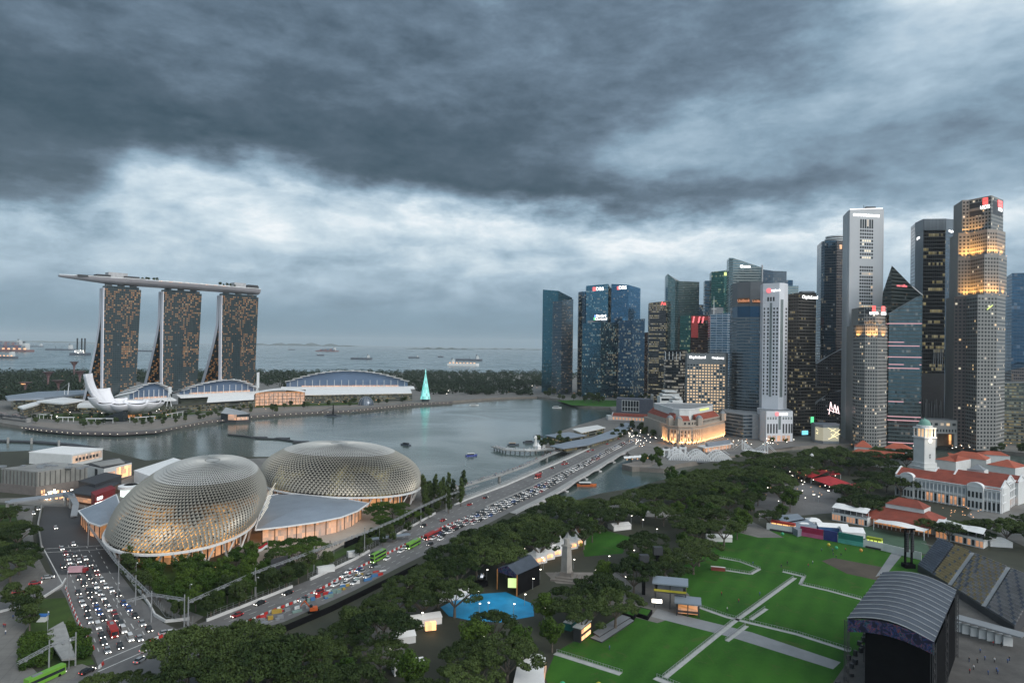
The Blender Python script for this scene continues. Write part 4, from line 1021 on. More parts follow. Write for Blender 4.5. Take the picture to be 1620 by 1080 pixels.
# petal-shaped museum
def petal(root,c,th,r,h,w0,w1,z0=9.0,m=None,tip=True):
    rows = []; n = 16
    for i in range(n + 1):
        t = i / n
        rad = 3 + (r - 3) * math.sin(t * 1.45) / math.sin(1.45); z = z0 + h * (1 - math.cos(t * 1.45)) / (1 - math.cos(1.45))
        tx,tz = math.cos(t * 1.45) * (r - 3),math.sin(t * 1.45) * h; l_ = math.hypot(tx,tz); tx,tz = tx / l_,tz / l_
        w = w0 + (w1 - w0) * math.sin(min(1,t * 1.15) * math.pi / 2); th_ = 5.0 - 2.0 * t
        ring = []
        for j in range(16):
            a = 2 * math.pi * j / 16; u = math.cos(a); v = math.sin(a)
            if v > 0: v *= .25
            lx = u * w / 2; ln = v * th_ + (abs(u) ** 2.2) * w * .16
            rr_ = rad - tz * ln; zz_ = z + tx * ln
            ring.append(Vector((c.x + math.cos(th) * rr_ - math.sin(th) * lx,c.y + math.sin(th) * rr_ + math.cos(th) * lx,zz_)))
        rows.append(ring)
    mb = Q(m); mb.grid(rows,closed=True); mb.face(rows[-1]); mb.face(rows[0][::-1])
    o = mb.build('petal',root,smooth=True)
    if tip:
        e = rows[-1]; cen = sum(e,Vector()) / 16; out = (sum(rows[-1],Vector()) - sum(rows[-2],Vector())).normalized()
        mb = Q(M_black); mb.face([cen + (p - cen) * .78 + out * .25 for p in e]); mb.face([cen + (p - cen) * .78 + out * .02 for p in e][::-1])
        mb.build('skylight',o)
AC = P(202,955,650)
root = thing('lotus_museum','white lotus-shaped museum of curved petals, tallest at its left, on the promenade','museum',AC)
M_pet = pm('petal_white',(.74,.74,.77),.45,.05,.03)
for (deg,r,h,w) in ((196,52,52,26),(166,48,30,28),(226,46,22,30),(256,42,14,30),(286,42,13,30),(316,44,13,30),(346,46,14,28),(15,44,13,28),(60,40,12,28),(105,40,12,28),(138,44,15,26)):
    petal(root,AC,R(deg),r,h,6,w,9,M_pet)
mb = Q(M_pet); mb.lathe(AC,[(2,8.5),(12,9.5),(20,12),(14,15),(4,14)],24); mb.build('bowl',root,smooth=True)
for k in range(8):
    a = 2 * math.pi * k / 8; mb = Q(M_conc)
    c0 = AC + Vector((math.cos(a) * 17,math.sin(a) * 17,0)); mb.beam(c0 + Vector((0,0,.1)),AC + Vector((math.cos(a + .3) * 16,math.sin(a + .3) * 16,11)),.9); mb.beam(c0 + Vector((0,0,.1)),AC + Vector((math.cos(a - .3) * 16,math.sin(a - .3) * 16,11)),.9); mb.build('strut',root)
mb = Q(L_soft); mb.box(AC + Vector((3,4,0)),22,12,0,7); mb.build('lobby',root)
mb = Q(M_dglass); q = G(172,668); mb.prism([q + Vector((-26,10,0)),q + Vector((14,8,0)),q + Vector((14,20,0)),q + Vector((-14,24,0))],0,[1,15,15,2]); mb.build('glass_hall',root)

# arched halls with saw-tooth white roof edges
M_blue = pm('hall_blue_glass',(.13,.19,.29),.3,.12,.02,metal=.25)
def arch_hall(label,xl,xr,Yl,Yr,zb,zs_,zc,depth,np_,skew=.5,left_cap=True):
    A,B = P(xl,Yl,610),P(xr,Yr,610); d = (B - A).normalized(); nn = Vector((-d.y,d.x,0))
    if nn.y < 0: nn = -nn
    root = thing('arched_hall',label,'hall',A)
    def arc(t): return zs_ + (zc - zs_) * (1 - abs((t - skew) / (skew if t < skew else 1 - skew)) ** 2.0)
    mb = Q(M_blue)
    N = 24
    for i in range(N):
        t0,t1 = i / N,(i + 1) / N; a,b = A.lerp(B,t0),A.lerp(B,t1)
        mb.face([(a.x,a.y,zb),(b.x,b.y,zb),(b.x,b.y,arc(t1)),(a.x,a.y,arc(t0))],[(t0 * 100,zb),(t1 * 100,zb),(t1 * 100,arc(t1)),(t0 * 100,arc(t0))])
    mb.build('glass_wall',root)
    mb = Q(M_white)
    for i in range(N):
        t0,t1 = i / N,(i + 1) / N; a,b = A.lerp(B,t0),A.lerp(B,t1); q = nn * depth
        mb.face([(a.x,a.y,arc(t0)),(b.x,b.y,arc(t1)),(b.x + q.x,b.y + q.y,arc(t1) - 9),(a.x + q.x,a.y + q.y,arc(t0) - 9)])
    for e,t in ((A,0),(B,1)):
        q = e + nn * depth; mb.face([(e.x,e.y,0),(q.x,q.y,0),(q.x,q.y,arc(t) - 9),(e.x,e.y,arc(t))])
    mb.build('roof',root)
    for i in range(np_):
        t0,t1 = i / np_,(i + 1) / np_; a,b = A.lerp(B,t0 - .01),A.lerp(B,t1 + .01)
        lo = min(arc(t0),arc(t1)); hi_ = max(arc(t0),arc(t1)); up = t1 <= skew
        za,zb_ = (lo + 2.6,hi_ + .8) if up else (hi_ + .8,lo + 2.6)
        za2,zb2 = za + (.6 if up else 2.0),zb_ + (2.0 if up else .6)
        o = -nn * 9; q = nn * depth
        mb = Q(M_white)
        P8 = [(a + o,za),(b + o,zb_),(b + q,zb_ - 9),(a + q,za - 9)]
        mb.face([(p.x,p.y,z + .8) for p,z in P8]); mb.face([(p.x,p.y,z) for p,z in P8][::-1])
        for k in range(4):
            (p,z),(p2,z2) = P8[k],P8[(k+1) % 4]; mb.face([(p.x,p.y,z),(p2.x,p2.y,z2),(p2.x,p2.y,z2 + .8),(p.x,p.y,z + .8)])
        mb.build('roof_plate',root)
    for i in range(np_ // 1):
        t = (i + .5) / np_; a = A.lerp(B,t) - nn * 4.5; mb = Q(M_white); mb.beam((a.x,a.y,zb - 6),(a.x,a.y,min(arc(t),zb + 13)),.7); mb.build('mast',root)
    mb = Q(L_soft); a,b = A.lerp(B,.12) - nn * 1,A.lerp(B,.92) - nn * 1
    mb.prism([a,b,b + nn * .6,a + nn * .6],zb - 1,zb + 2.2); mb.build('lit_gallery',root)
    mb = Q(M_white); a,b = A.lerp(B,-.04) - nn * 16,A.lerp(B,1.05) - nn * 16
    mb.prism([a,b,b + nn * 16,a + nn * 16],[zb - 5,zb - 5,zb - 1,zb - 1] if (b - a).cross(nn).z > 0 else [zb - 5,zb - 5,zb - 1,zb - 1],[zb - 3.5,zb - 3.5,zb,zb]); mb.build('canopy',root)
    mb = Q(pm('terrace_dark',(.06,.07,.05),.8)); a,b = A.lerp(B,0) - nn * 6,A.lerp(B,1) - nn * 6; mb.prism([a,b,b + nn * 10,a + nn * 10],0,zb - 5); mb.build('base',root)
    return root
arch_hall('largest arched hall with dark blue glass front and stepped white roof edge',453,645,1330,1400,22,30,52,60,17,.5)
arch_hall('medium arched hall with stepped white roof edge in front of the farthest hotel tower',284,404,1100,1200,22,26,42,50,12,.62)
arch_hall('small arched hall half hidden behind the lotus-shaped museum',205,268,1020,1070,20,27,42,46,8,.55)
# forecourt block with glowing front between the halls
q0,q1 = P(404,1150,625),P(482,1190,625); nn = Vector((-.3,1,0)).normalized()
root = thing('theatre_block','low curved-roof block with a glowing orange glass front between the two larger arched halls','building',q0)
mb = Q(L_soft); mb.prism([q0,q1,q1 + nn * 24,q0 + nn * 24],1,22); mb.build('glass_front',root)
for k in range(12): mb = Q(M_dark); a = q0.lerp(q1,k / 11) - nn * .5; mb.beam((a.x,a.y,0),(a.x,a.y,22),.5); mb.build('mullion',root)
for z in (6,11,16): mb = Q(M_dark); mb.beam((q0.x,q0.y - .5,z),(q1.x,q1.y - .5,z),.5); mb.build('floor_band',root)
for k in range(9):
    t0,t1 = k / 9,(k + 1) / 9; a,b = (q0 - nn * 6).lerp(q1 - nn * 6,t0),(q0 - nn * 6).lerp(q1 - nn * 6,t1); z0,z1 = 22 + 5 * math.sin(math.pi * t0),22 + 5 * math.sin(math.pi * t1)
    mb = Q(M_white); mb.prism([a,b,b + nn * 34,a + nn * 34],[z0,z1,z1,z0],[z0 + 1,z1 + 1,z1 + 1,z0 + 1]); mb.build('roof_plate',root)
# long mall front under the white band
q0,q1 = P(482,1215,625),P(652,1300,625)
root = thing('mall_front','long low glazed mall under a white roof band along the far waterfront','building',q0)
mb = Q(f_low); mb.quad((q0.x,q0.y,0),(q1.x,q1.y,0),(q1.x,q1.y,14),(q0.x,q0.y,14)); mb.prism([q0 + Vector((0,1,0)),q1 + Vector((0,1,0)),q1 + Vector((-8,30,0)),q0 + Vector((-8,30,0))],0,14); mb.build('glass_front',root)
mb = Q(M_white); mb.prism([q0 + Vector((0,-6,0)),q1 + Vector((0,-6,0)),q1 + Vector((-10,40,0)),q0 + Vector((-10,40,0))],[15,15,21,21],[16.5,16.5,22,22]); mb.build('roof',root)
q0,q1 = P(262,1000,640),P(404,1120,640)
root = thing('mall_front','low terrace mall with planted roof below the medium arched hall','building',q0)
mb = Q(f_low); mb.prism([q0,q1,q1 + Vector((-20,34,0)),q0 + Vector((-20,34,0))],0,11,topmat=M_earth); mb.build('glass_front',root)
mb = Q(M_white); a,b = q0.lerp(q1,.45),q0.lerp(q1,1); mb.prism([a + Vector((0,-6,0)),b + Vector((0,-6,0)),b + Vector((-12,26,0)),a + Vector((-12,26,0))],[14,14,20,20],[15,15,21,21]); mb.build('canopy',root)
# white mast between the halls
for x_,y_,lab in ((407,1165,'white V-shaped mast beside the glowing theatre block'),(268,1010,'white V-shaped mast beside the medium arched hall')):
    q = P(x_,y_,610); root = thing('mast',lab,'mast',q)
    for s_ in (-1,1): mb = Q(M_white); mb.beam((q.x + s_ * 4,q.y,8),(q.x,q.y,34),.9); mb.build('leg',root)
    mb = Q(M_white); mb.prism([(q.x - 1.2,q.y),(q.x + 3,q.y),(q.x + 3,q.y + 1),(q.x - 1.2,q.y + 1)],[30] * 4,[56,57,57,56] if x_ > 300 else [40] * 4); mb.build('head',root)
# flat pale roofs left of the museum
for pts,z0,z1,lab in (([(8,629),(60,622),(140,619),(146,624),(70,632),(12,634)],15,18,'long flat pale-grey canopy roof at the far left edge of the shore'),
                         ([(58,636),(100,630),(134,634),(100,640)],14,16,'pointed white canopy roof below the cable mast'),
                         ([(122,645),(130,637),(155,637),(162,645)],8,12,'small pale vaulted roof beside the lotus museum'),
                         ([(28,645),(60,636),(72,638),(36,648)],10,12,'narrow white canopy wing at the far left shore')):
    q = Gs(pts,z0); root = thing('canopy_building',lab,'building',(q[0].x,q[0].y,0))
    mb = Q(M_roofg if z0 == 15 else M_white); mb.prism([(p.x,p.y) for p in q],z0,z1,bottom=True); mb.build('roof',root)
    c_ = sum(q,Vector()) / len(q); mb = Q(f_low); mb.prism([((p.x - c_.x) * .86 + c_.x,(p.y - c_.y) * .86 + c_.y) for p in q],0,z0); mb.build('wall',root)
q = P(108,1120,620); root = thing('cable_mast','leaning white mast with stay cables over the pale canopy roof','mast',q)
zt_ = Zt(109,605,1120)
mb = Q(M_white); mb.tube((q.x - 1,q.y,12),(q.x + 1,q.y,zt_),1.2,.5); mb.build('pole',root)
mb = Q(M_white); mb.tube((q.x - 6,q.y,12),(q.x - 6,q.y,zt_ - 12),.8,.4); mb.build('pole',root)
for x_ in (-30,-22,6): mb = Q(M_steel); mb.beam((q.x + x_,q.y,18),(q.x + 1,q.y,zt_ - 1),.18); mb.build('cable',root)
# crystal pavilion standing in the water
q = P(368,950,652); root = thing('crystal_pavilion','angular glass pavilion in the bay with a glowing amber side wall','pavilion',(q.x,q.y,WZ))
A_ = [(-16,-3),(8,-7),(24,3),(14,12),(-14,10)]; zz = [9,7,8,10,16]
mb = Q(M_dark); mb.prism([(q.x + a,q.y + b) for a,b in A_],WZ,-.5); mb.build('base',root)
mb = Q(M_dglass); mb.prism([(q.x + a * .95,q.y + b * .95) for a,b in A_],-.5,zz,topmat=M_steel); mb.build('glass_body',root)
mb = Q(L_soft); mb.prism([(q.x - 4,q.y - 5.6),(q.x + 8,q.y - 7.6),(q.x + 8,q.y - 6),(q.x - 4,q.y - 4)],0,7.5); mb.build('lit_wall',root)
mb = Q(L_soft); mb.prism([(q.x + 9,q.y - 7.2),(q.x + 22,q.y + 1),(q.x + 21,q.y + 2),(q.x + 8.5,q.y - 6)],0,4); mb.build('lit_wall',root)
# glass dome on the water
q = P(579,1205,640); root = thing('glass_dome','round glass dome pavilion floating at the promenade edge','dome',(q.x,q.y,WZ))
prof = [(14 * math.cos(a),-1 + 14 * math.sin(a) * 1.15) for a in [math.pi / 2 * k / 8 for k in range(9)]]; prof[-1] = (.2,prof[-1][1])
mb = Q(pm('dome_glass',(.12,.14,.17),.15,.1,.3,metal=.5)); mb.lathe(q,prof,28); mb.build('shell',root,smooth=True)
for k in range(12): a = 2 * math.pi * k / 12; mb = Q(M_steel); mb.path([Vector((q.x + r * 1.01 * math.cos(a),q.y + r * 1.01 * math.sin(a),z)) for r,z in prof],.3,.3); mb.build('rib',root)
mb = Q(M_dark); mb.lathe(q,[(17,WZ),(17,-.9),(.1,-.9)],28); mb.build('base',root)
# light cone tree
q = P(673,1290,620); zt_ = Zt(674,587,1290); root = thing('light_tree','tall turquoise glowing cone tree on the far waterfront','light tree',q)
mb = Q(M_dark); mb.lathe(q,[(7,0),(7,5),(.1,5)],16); mb.build('base',root)
Lt = [lamp('turquoise_glow',(.05,.85,.75),.65),lamp('turquoise_glow_pale',(.25,1,.95),.8),lamp('turquoise_glow_deep',(.02,.60,.60),.6)]
for k in range(9):
    z0,z1 = 5 + (zt_ - 5) * k / 9,5 + (zt_ - 5) * (k + 1) / 9; mb = MB()
    r0,r1 = 9.5 * (1 - k / 9.2),9.5 * (1 - (k + 1) / 9.2)
    for j in range(14):
        a0,a1 = 2 * math.pi * j / 14,2 * math.pi * (j + 1) / 14; mb.mat(rnd.choice(Lt))
        mb.face([(q.x + r0 * math.cos(a0),q.y + r0 * math.sin(a0),z0),(q.x + r0 * math.cos(a1),q.y + r0 * math.sin(a1),z0),(q.x + r1 * math.cos(a1),q.y + r1 * math.sin(a1),z1),(q.x + r1 * math.cos(a0),q.y + r1 * math.sin(a0),z1)])
    mb.build('light_tier',root)
mb = Q(Lt[1]); mb.tube((q.x,q.y,zt_ - 2),(q.x,q.y,zt_ + 5),1.2,.1); mb.build('finial',root)
# quay walls: lit boardwalk along the far promenade
BW = Gs([(40,676),(70,680),(120,684.5),(190,686),(250,682.5),(290,675),(330,667.5),(400,659),(470,654),(560,649.5),(650,640),(715,636.5)],-1)
root = thing('boardwalk','long curved boardwalk with evenly spaced lamps round the far waterfront','boardwalk',BW[3])
mb = Q(pm('boardwalk_planks',(.09,.08,.08),.8))
for a,b in zip(BW,BW[1:]):
    mb.prism([a + Vector((0,-5,0)),b + Vector((0,-5,0)),b + Vector((0,9,0)),a + Vector((0,9,0))],-2.2,.25)
mb.build('deck',root)
tot = 0; prev = BW[0]
for a,b in zip(BW,BW[1:]):
    n = max(1,int((b - a).length / 8.5))
    for k in range(n):
        if tot >= 96: break
        p = a.lerp(b,k / n) + Vector((0,-5.3,0)); mb = Q(lamp('boardwalk_lamp',(1,.88,.66),1.6)); mb.box(p,.8,.5,-.9,-.3,0,bottom=True); mb.build('lamp',root); tot += 1
for k,(x0,y0,x1,y1) in enumerate([(62,662,82,663),(90,667,117,667),(136,669,180,669),(204,668,245,665),(262,662,290,657)]):
    a,b = G(x0,y0),G(x1,y1); root = thing('pergola',('leftmost','second','middle','fourth','rightmost')[k] + ' of the white flat-roofed pergolas along the boardwalk','pergola',a,'white pergolas on the boardwalk')
    mb = Q(M_white); mb.prism([a + Vector((0,-1.5,0)),b + Vector((0,-1.5,0)),b + Vector((0,2,0)),a + Vector((0,2,0))],5.6,6.2,bottom=True); mb.build('roof',root)
    for j in range(4): p = a.lerp(b,(j + .1) / 3.2); mb = Q(M_white); mb.beam((p.x,p.y,0),(p.x,p.y,5.6),.5); mb.build('post',root)
# footbridge at the far left and low causeway
q = Gs([(-60,652),(0,655),(45,660)],6); root = thing('footbridge','curving footbridge deck with tubular truss at the far left edge of the bay','bridge',(q[1].x,q[1].y,WZ))
mb = Q(pm('truss_rose',(.22,.18,.18),.6))
for s_ in (-3,3):
    for a,b in zip(q,q[1:]):
        n = 14
        for k in range(n): p0,p1 = a.lerp(b,k / n),a.lerp(b,(k + 1) / n); mb.beam(p0 + Vector((0,s_,3 * math.sin(k))),p1 + Vector((0,-s_,3 * math.sin(k + 1))),.5)
mb.build('truss',root); mb = Q(M_dark); mb.path([p + Vector((0,0,-1)) for p in q],7,1.2); mb.build('deck',root)
for p in q: mb = Q(M_conc); mb.tube((p.x,p.y,WZ),(p.x,p.y,5),2.5,3.5); mb.build('pier',root)
# floating walkway arcs in the bay
def floatwalk(pts,w,lab,z=-3.2,m=None):
    q = Gs(pts,z); mb = Q(m or M_dark); mb.path(q,w,1.2); mb.build('floating_walkway',label=lab,cat='walkway')
floatwalk([(-80,696),(0,697),(60,699),(110,703),(150,709)],9,'dark curved floating barrier in the bay behind the white sheds')
floatwalk([(362,687),(390,690),(410,693),(440,694),(470,698),(482,701)],4,'thin dark string of pontoons floating in the middle of the bay')
for k,x_ in enumerate((18,55,98)):
    p = G(x_,(698,699,702.5)[k],-3); mb = Q(M_conc); mb.tube((p.x,p.y - 5,-4),(p.x,p.y - 5,2),1.2); mb.build('pile',label=('leftmost','middle','rightmost')[k] + ' of three pale piles against the dark floating barrier',cat='pile',group='piles by the floating barrier')
for k,(x_,y_) in enumerate(((410,692),(446,693.5),(476,699))):
    p = G(x_,y_,-3.2); mb = Q(M_dark); mb.box(p,16,9,-4.2,-2.3); mb.build('pontoon',label=('leftmost','middle','rightmost')[k] + ' dark square pontoon on the pontoon string',cat='pontoon',group='pontoons in the bay')

# ------------------------------------------------------------------ the two shells of the arts centre
def shell_glass(name,c,sz,thr,st,seed):
    m,t,b = newmat(name)
    co = t.n('ShaderNodeTexCoord').outputs['Object']
    n1 = t.noise(co,.045,3,.5,.6); n2 = t.noise(co,.55,3,.7)
    z = t.sep(co)[2]
    k = t.m('MULTIPLY',t.m('DIVIDE',t.m('SUBTRACT',n1,thr),.16,clamp=True),t.m('DIVIDE',t.m('SUBTRACT',n2,.40),.2,clamp=True))
    k = t.m('MULTIPLY',k,t.m('SUBTRACT',1.0,t.m('DIVIDE',t.m('SUBTRACT',z,sz),9.0,clamp=True)))
    b.inputs['Base Color'].default_value = (.03,.03,.028,1); b.inputs['Roughness'].default_value = .15
    b.inputs['Emission Color'].default_value = (*c,1); t.link(t.m('MULTIPLY',k,st),b.inputs['Emission Strength'])
    m.cycles.emission_sampling = 'NONE'; return m
M_shade = pm('sunshade_aluminium',(.33,.31,.265),.42,.10,.05,metal=.45)
M_shade2 = pm('sunshade_aluminium_toplit',(.46,.455,.43),.45,.06,.05,metal=.25)  # same aluminium painted paler, as the upward panels catch more sky
def concert_shell(label,C_,a_,b_,rot,h,z0,off,nu,nv,glassm,tilt=0.0,ex=.62,hood=None):
    root = thing('concert_hall',label,'concert hall',(C_[0],C_[1],0))
    cr,sr = math.cos(rot),math.sin(rot)
    def S(u,v,s=1.0):
        ph = v * math.pi / 2
        r = max(0,math.cos(ph)) ** ex * s; zz = math.sin(ph) ** .95
        bul = 1 + .05 * math.sin(math.pi * min(1,v * 2))
        cu,su = math.cos(u),math.sin(u)
        cu = math.copysign(abs(cu) ** .95,cu); su = math.copysign(abs(su) ** .95,su)
        x = a_ * cu * r * bul; y = b_ * su * r * bul
        x,y = x * cr - y * sr,x * sr + y * cr
        x += off[0] * zz; y += off[1] * zz
        tz = tilt * (math.cos(u) * .9 + .1) * (1 - v)
        return Vector((C_[0] + x,C_[1] + y,z0 + tz + h * s * zz))
    VM = .985
    mb = Q(glassm)
    mb.grid([[S(2 * math.pi * i / 72,VM * j / 18,.982) for i in range(72)] for j in range(19)],closed=True)
    mb.face([S(2 * math.pi * i / 72,VM,.982) for i in range(72)]); mb.build('glass_shell',root,smooth=True)
    lo,hi_ = MB(),MB()
    for j in range(1,nv):
        v = VM * j / nv; dv = VM / nv; n_ = nu
        for i in range(n_):
            u = 2 * math.pi * (i + .5 * (j % 2)) / n_; du = math.pi / n_
            Lp,Rp,Tp,Bp = S(u - du,v),S(u + du,v),S(u,min(VM,v + dv)),S(u,max(0,v - dv))
            nrm = (Rp - Lp).cross(Tp - Bp)
            if nrm.length < 1e-6: continue
            nrm.normalize()
            if nrm.dot(Lp - Vector((C_[0],C_[1],z0 + 5))) < 0: nrm = -nrm
            fac = min(1,max(0,(v - .42) / .30))
            K = S(u,max(0,v - dv * (.50 + .45 * fac))) + nrm * (1.05 - .6 * fac)
            m = hi_ if fac > .6 else lo
            m.mat(M_shade2 if m is hi_ else M_shade)
            m.face([Lp,K,Tp]); m.face([K,Rp,Tp])
    lo.build('sunshade_screen',root); hi_.build('upper_screen',root)
    mb = Q(M_shade2); top = [S(2 * math.pi * i / nu,VM,1.0) for i in range(0,nu,2)]; mb.face(top); mb.build('crown',root)
    rim = [S(2 * math.pi * i / 80,0) + (S(2 * math.pi * i / 80,0) - Vector((C_[0],C_[1],z0))).normalized() * .9 for i in range(81)]
    mb = Q(M_white); mb.path([p - Vector((0,0,.4)) for p in rim],1.5,1.0); mb.build('rim',root)
    nst = 20
    for i in range(nst):
        u = 2 * math.pi * i / nst; p = S(u,0,.97); q1,q2 = S(u - .11,0,1.0),S(u + .11,0,1.0); mb = Q(M_white)
        g0 = S(u,0,.93); g0.z = 0
        mb.beam(g0,q1,.7); mb.beam(g0,q2,.7); mb.build('strut',root)
    mb = Q(L_soft); ring = [S(2 * math.pi * i / 48,0,.80) for i in range(48)]
    mb.prism([(p.x,p.y) for p in ring],0,[max(2,p.z - .5) for p in ring],top=False); mb.build('foyer_glass',root)
    for i in range(0,48,1): mb = Q(M_dark); p = S(2 * math.pi * i / 48,0,.805); mb.beam((p.x,p.y,0),(p.x,p.y,p.z - .5),.5); mb.build('foyer_post',root)
    if hood:
        for k in range(hood[2]):
            u = hood[0] + (hood[1] - hood[0]) * k / (hood[2] - 1)
            mb = Q(M_white); mb.path([S(u,VM * .97 * j / 16) + (S(u,VM * .97 * j / 16) - S(u,0,.0)).normalized() * 1.3 for j in range(17)],.5,.8); mb.build('rib',root)
    return root
concert_shell('nearer spiky domed shell with amber light glowing through its triangular sunshades',(-178,373),36,56,R(25),33,9,(12,8),128,34,shell_glass('amber_shell_glass',(1,.50,.14),20,.43,1.7,1),tilt=2.0)
concert_shell('farther spiky domed shell with grey-green glass at the water edge',(-117,474),55,38,R(-14),27,11,(-3,5),132,30,shell_glass('green_shell_glass',(.85,.75,.35),22,.50,.45,2),tilt=-1.0)
# curved metal roofs between the shells
def leaf_roof(label,pts,z,m,wallh=None):
    q = Gs(pts,z); c = sum(q,Vector()) / len(q); root = thing('leaf_roof_hall',label,'hall',(c.x,c.y,0))
    N = 6; mb = Q(m)
    rings = [[Vector((c.x + (p.x - c.x) * k / N,c.y + (p.y - c.y) * k / N,z + 3.2 * (1 - (k / N) ** 2))) for p in q] for k in range(N,0,-1)]
    mb.grid(rings,closed=True); mb.face(rings[-1]); mb.face(rings[0][::-1]); mb.build('roof',root)
    mb = Q(M_white); mb.path(q + [q[0]],.6,.7); mb.build('roof_edge',root)
    n = len(q)
    for i in range(n):
        a = c.lerp(q[i],.88); b = c.lerp(q[(i+1) % n],.88)
        if (b - a).length < 3: continue
        mb = Q(L_soft); mb.quad((a.x,a.y,0),(b.x,b.y,0),(b.x,b.y,z),(a.x,a.y,z)); mb.build('glass_wall',root)
        nn_ = max(1,int((b - a).length / 5))
        for k in range(nn_): p = a.lerp(b,k / nn_); m2 = Q(M_dark); m2.beam((p.x,p.y - .3,0),(p.x,p.y - .3,z),.35); m2.build('mullion',root)
    return root
leaf_roof('smooth blue-grey leaf-shaped roof between the two spiky shells with an amber glass front',[(404,838),(412,810),(425,784),(470,776),(530,786),(583,796),(566,808),(540,818),(500,826),(450,833)],9,M_roofg)
leaf_roof('small blue-grey leaf-shaped roof at the left foot of the nearer shell',[(124,808),(138,803),(160,794),(184,782),(190,800),(176,826),(158,832),(140,826)],8,M_roofg)
for k in range(7):   # light masts between shell and roof
    q = G(404 + k * 3,838 - k * 8.5,4); mb = Q(lamp('cable_light',(1,.95,.8),.8)); mb.beam((q.x,q.y,6),(q.x + 6.5,q.y + 1,17),.3)
    mb.build('light_fin',label='slanting light fin beside the rim of the nearer shell',cat='light fin',group='light fins by the nearer shell')
# forecourt lights and entrance canopy
# ------------------------------------------------------------------ sheds and restaurants at the left
def shed(name,label,c0,left,right,zh,wall,roof,ribs=0,ribm=None,zb=0,extra=None):
    C0,Lp,Rp = G(*c0,zb),G(*left,zb),G(*right,zb)
    root = thing(name,label,'building',C0); bk = Lp + Rp - C0
    mb = Q(wall); mb.prism([Lp,C0,Rp,bk],zb,zh,top=False); mb.build('wall',root)
    mb = Q(roof); mb.prism([Lp + (Lp - C0).normalized() * .8,C0,Rp + (Rp - C0).normalized() * .8,bk],zh,zh + .7,bottom=True); mb.build('roof',root)
    if ribs:
        mb = Q(ribm)
        for a,b in ((Lp,C0),(C0,Rp)):
            n = int((b - a).length / ribs)
            for k in range(n): p = a.lerp(b,(k + .5) / n) + Vector((0,-.3,0)); mb.box(p,.5,.5,zb + (zh - zb) * .38,zh)
        mb.build('rib_screen',root)
    return root,Lp,C0,Rp,bk
M_rib = pm('ribbed_cladding',(.22,.22,.205),.7,.15,.2)
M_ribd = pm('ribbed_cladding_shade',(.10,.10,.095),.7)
r_,Lp,C0,Rp,bk = shed('exhibition_shed','large ribbed grey shed with pale flat roof at the left edge behind the tunnel road',(59,783),(2,777),(138,770),15.5,M_rib,pm('flat_roof_grey',(.24,.24,.23),.8,.25,.05,var2=.2),3.2,M_ribd)
mb = Q(pm('stone_base',(.16,.14,.13),.8)); o = Vector((0,-1.5,0)); mb.prism([Lp + o,C0 + o,Rp + o,bk],0,6); mb.build('base',r_)
for k in range(12): q = (Lp + Rp) / 2 + Vector((rnd.uniform(-30,30),rnd.uniform(-8,8),0)); mb = Q(M_grey); mb.box(q,rnd.uniform(2,5),rnd.uniform(2,4),16,17.2); mb.build('roof_unit',r_)
r_,Lp,C0,Rp,bk = shed('exhibition_shed','pinkish white box shed by the water with a lit cream end wall',(113,738),(46,733),(162,727),9.5,M_wall,M_tent)
panel(C0,Rp,.03,.98,2.5,8.6,lamp('cream_wash',(1,.75,.45),.55),r_,off=.1,name='lit_wall')  # light washed over the end wall, put in as a glowing panel
rc = [(C0.lerp(Rp,.12 + k * .11),C0.lerp(Rp,.19 + k * .11),4,6.5,M_dark,.2) for k in range(7)]; panes(r_,rc)
r_,Lp,C0,Rp,bk = shed('exhibition_shed','white shed with overhanging dark grey roof and glowing orange shopfront',(164,763),(136,756),(208,752),10.5,M_wall,M_dark)
panel(C0,Rp,.45,.98,.5,9,L_warm,r_,off=.1,name='shopfront'); panel(C0,Rp,.1,.4,2,7,L_soft,r_,off=.1,name='shopfront'); panel(Lp,C0,.5,.65,0,9,M_dark,r_,off=.1,name='door')
mb = Q(pm('flat_roof_grey',(.24,.24,.23))); mb.prism([Lp.lerp(Rp,.1),Lp.lerp(C0,.8),C0.lerp(Rp,.75),bk.lerp(Rp,.3)],11.3,11.8); mb.build('roof_deck',r_)
r_,Lp,C0,Rp,bk = shed('marquee','long white marquee shed partly hidden behind the nearer spiky shell',(238,772),(212,762),(300,748),8,M_tent,M_white)
r_,Lp,C0,Rp,bk = shed('restaurant_block','dark roofed low restaurant with a long amber lit band',(145,800),(108,794),(190,778),6,pm('timber_wall',(.10,.05,.03),.7),M_dark)
panel(Lp,C0,.02,.98,1.5,4.5,L_soft,r_,off=.2,name='lit_window')
r_,Lp,C0,Rp,bk = shed('restaurant_block','dark red restaurant with a white sign and a pink strip light',(150,808),(144,802),(182,795),9,pm('dark_red_wall',(.18,.012,.015),.6),pm('dark_red_wall',(.18,.012,.015)))
panel(C0,Rp,.1,.35,6.2,8,L_wsign,r_,off=.3,name='sign_board'); panel(C0,Rp,.0,.95,4.4,4.7,L_white,r_,off=.3,name='strip_light')
r_,Lp,C0,Rp,bk = shed('restaurant_block','flat black roofed pavilion behind the dark red restaurant',(150,786),(124,780),(192,770),8,M_dark,M_dark)
q = G(207,783); root = thing('round_pavilion','round pavilion with white drum roof and green light below it','pavilion',q)
mb = Q(L_cool); mb.lathe(q,[(6.5,0),(6.5,5)],20); mb.build('glass_wall',root)
mb = Q(M_white); mb.lathe(q,[(8,5),(8,7),(4.5,7.5)],24); mb.build('roof',root)
mb = Q(M_black); mb.lathe(q,[(4.5,7.6),(4,7.7)],16); mb.build('roof_well',root)
mb = MB()
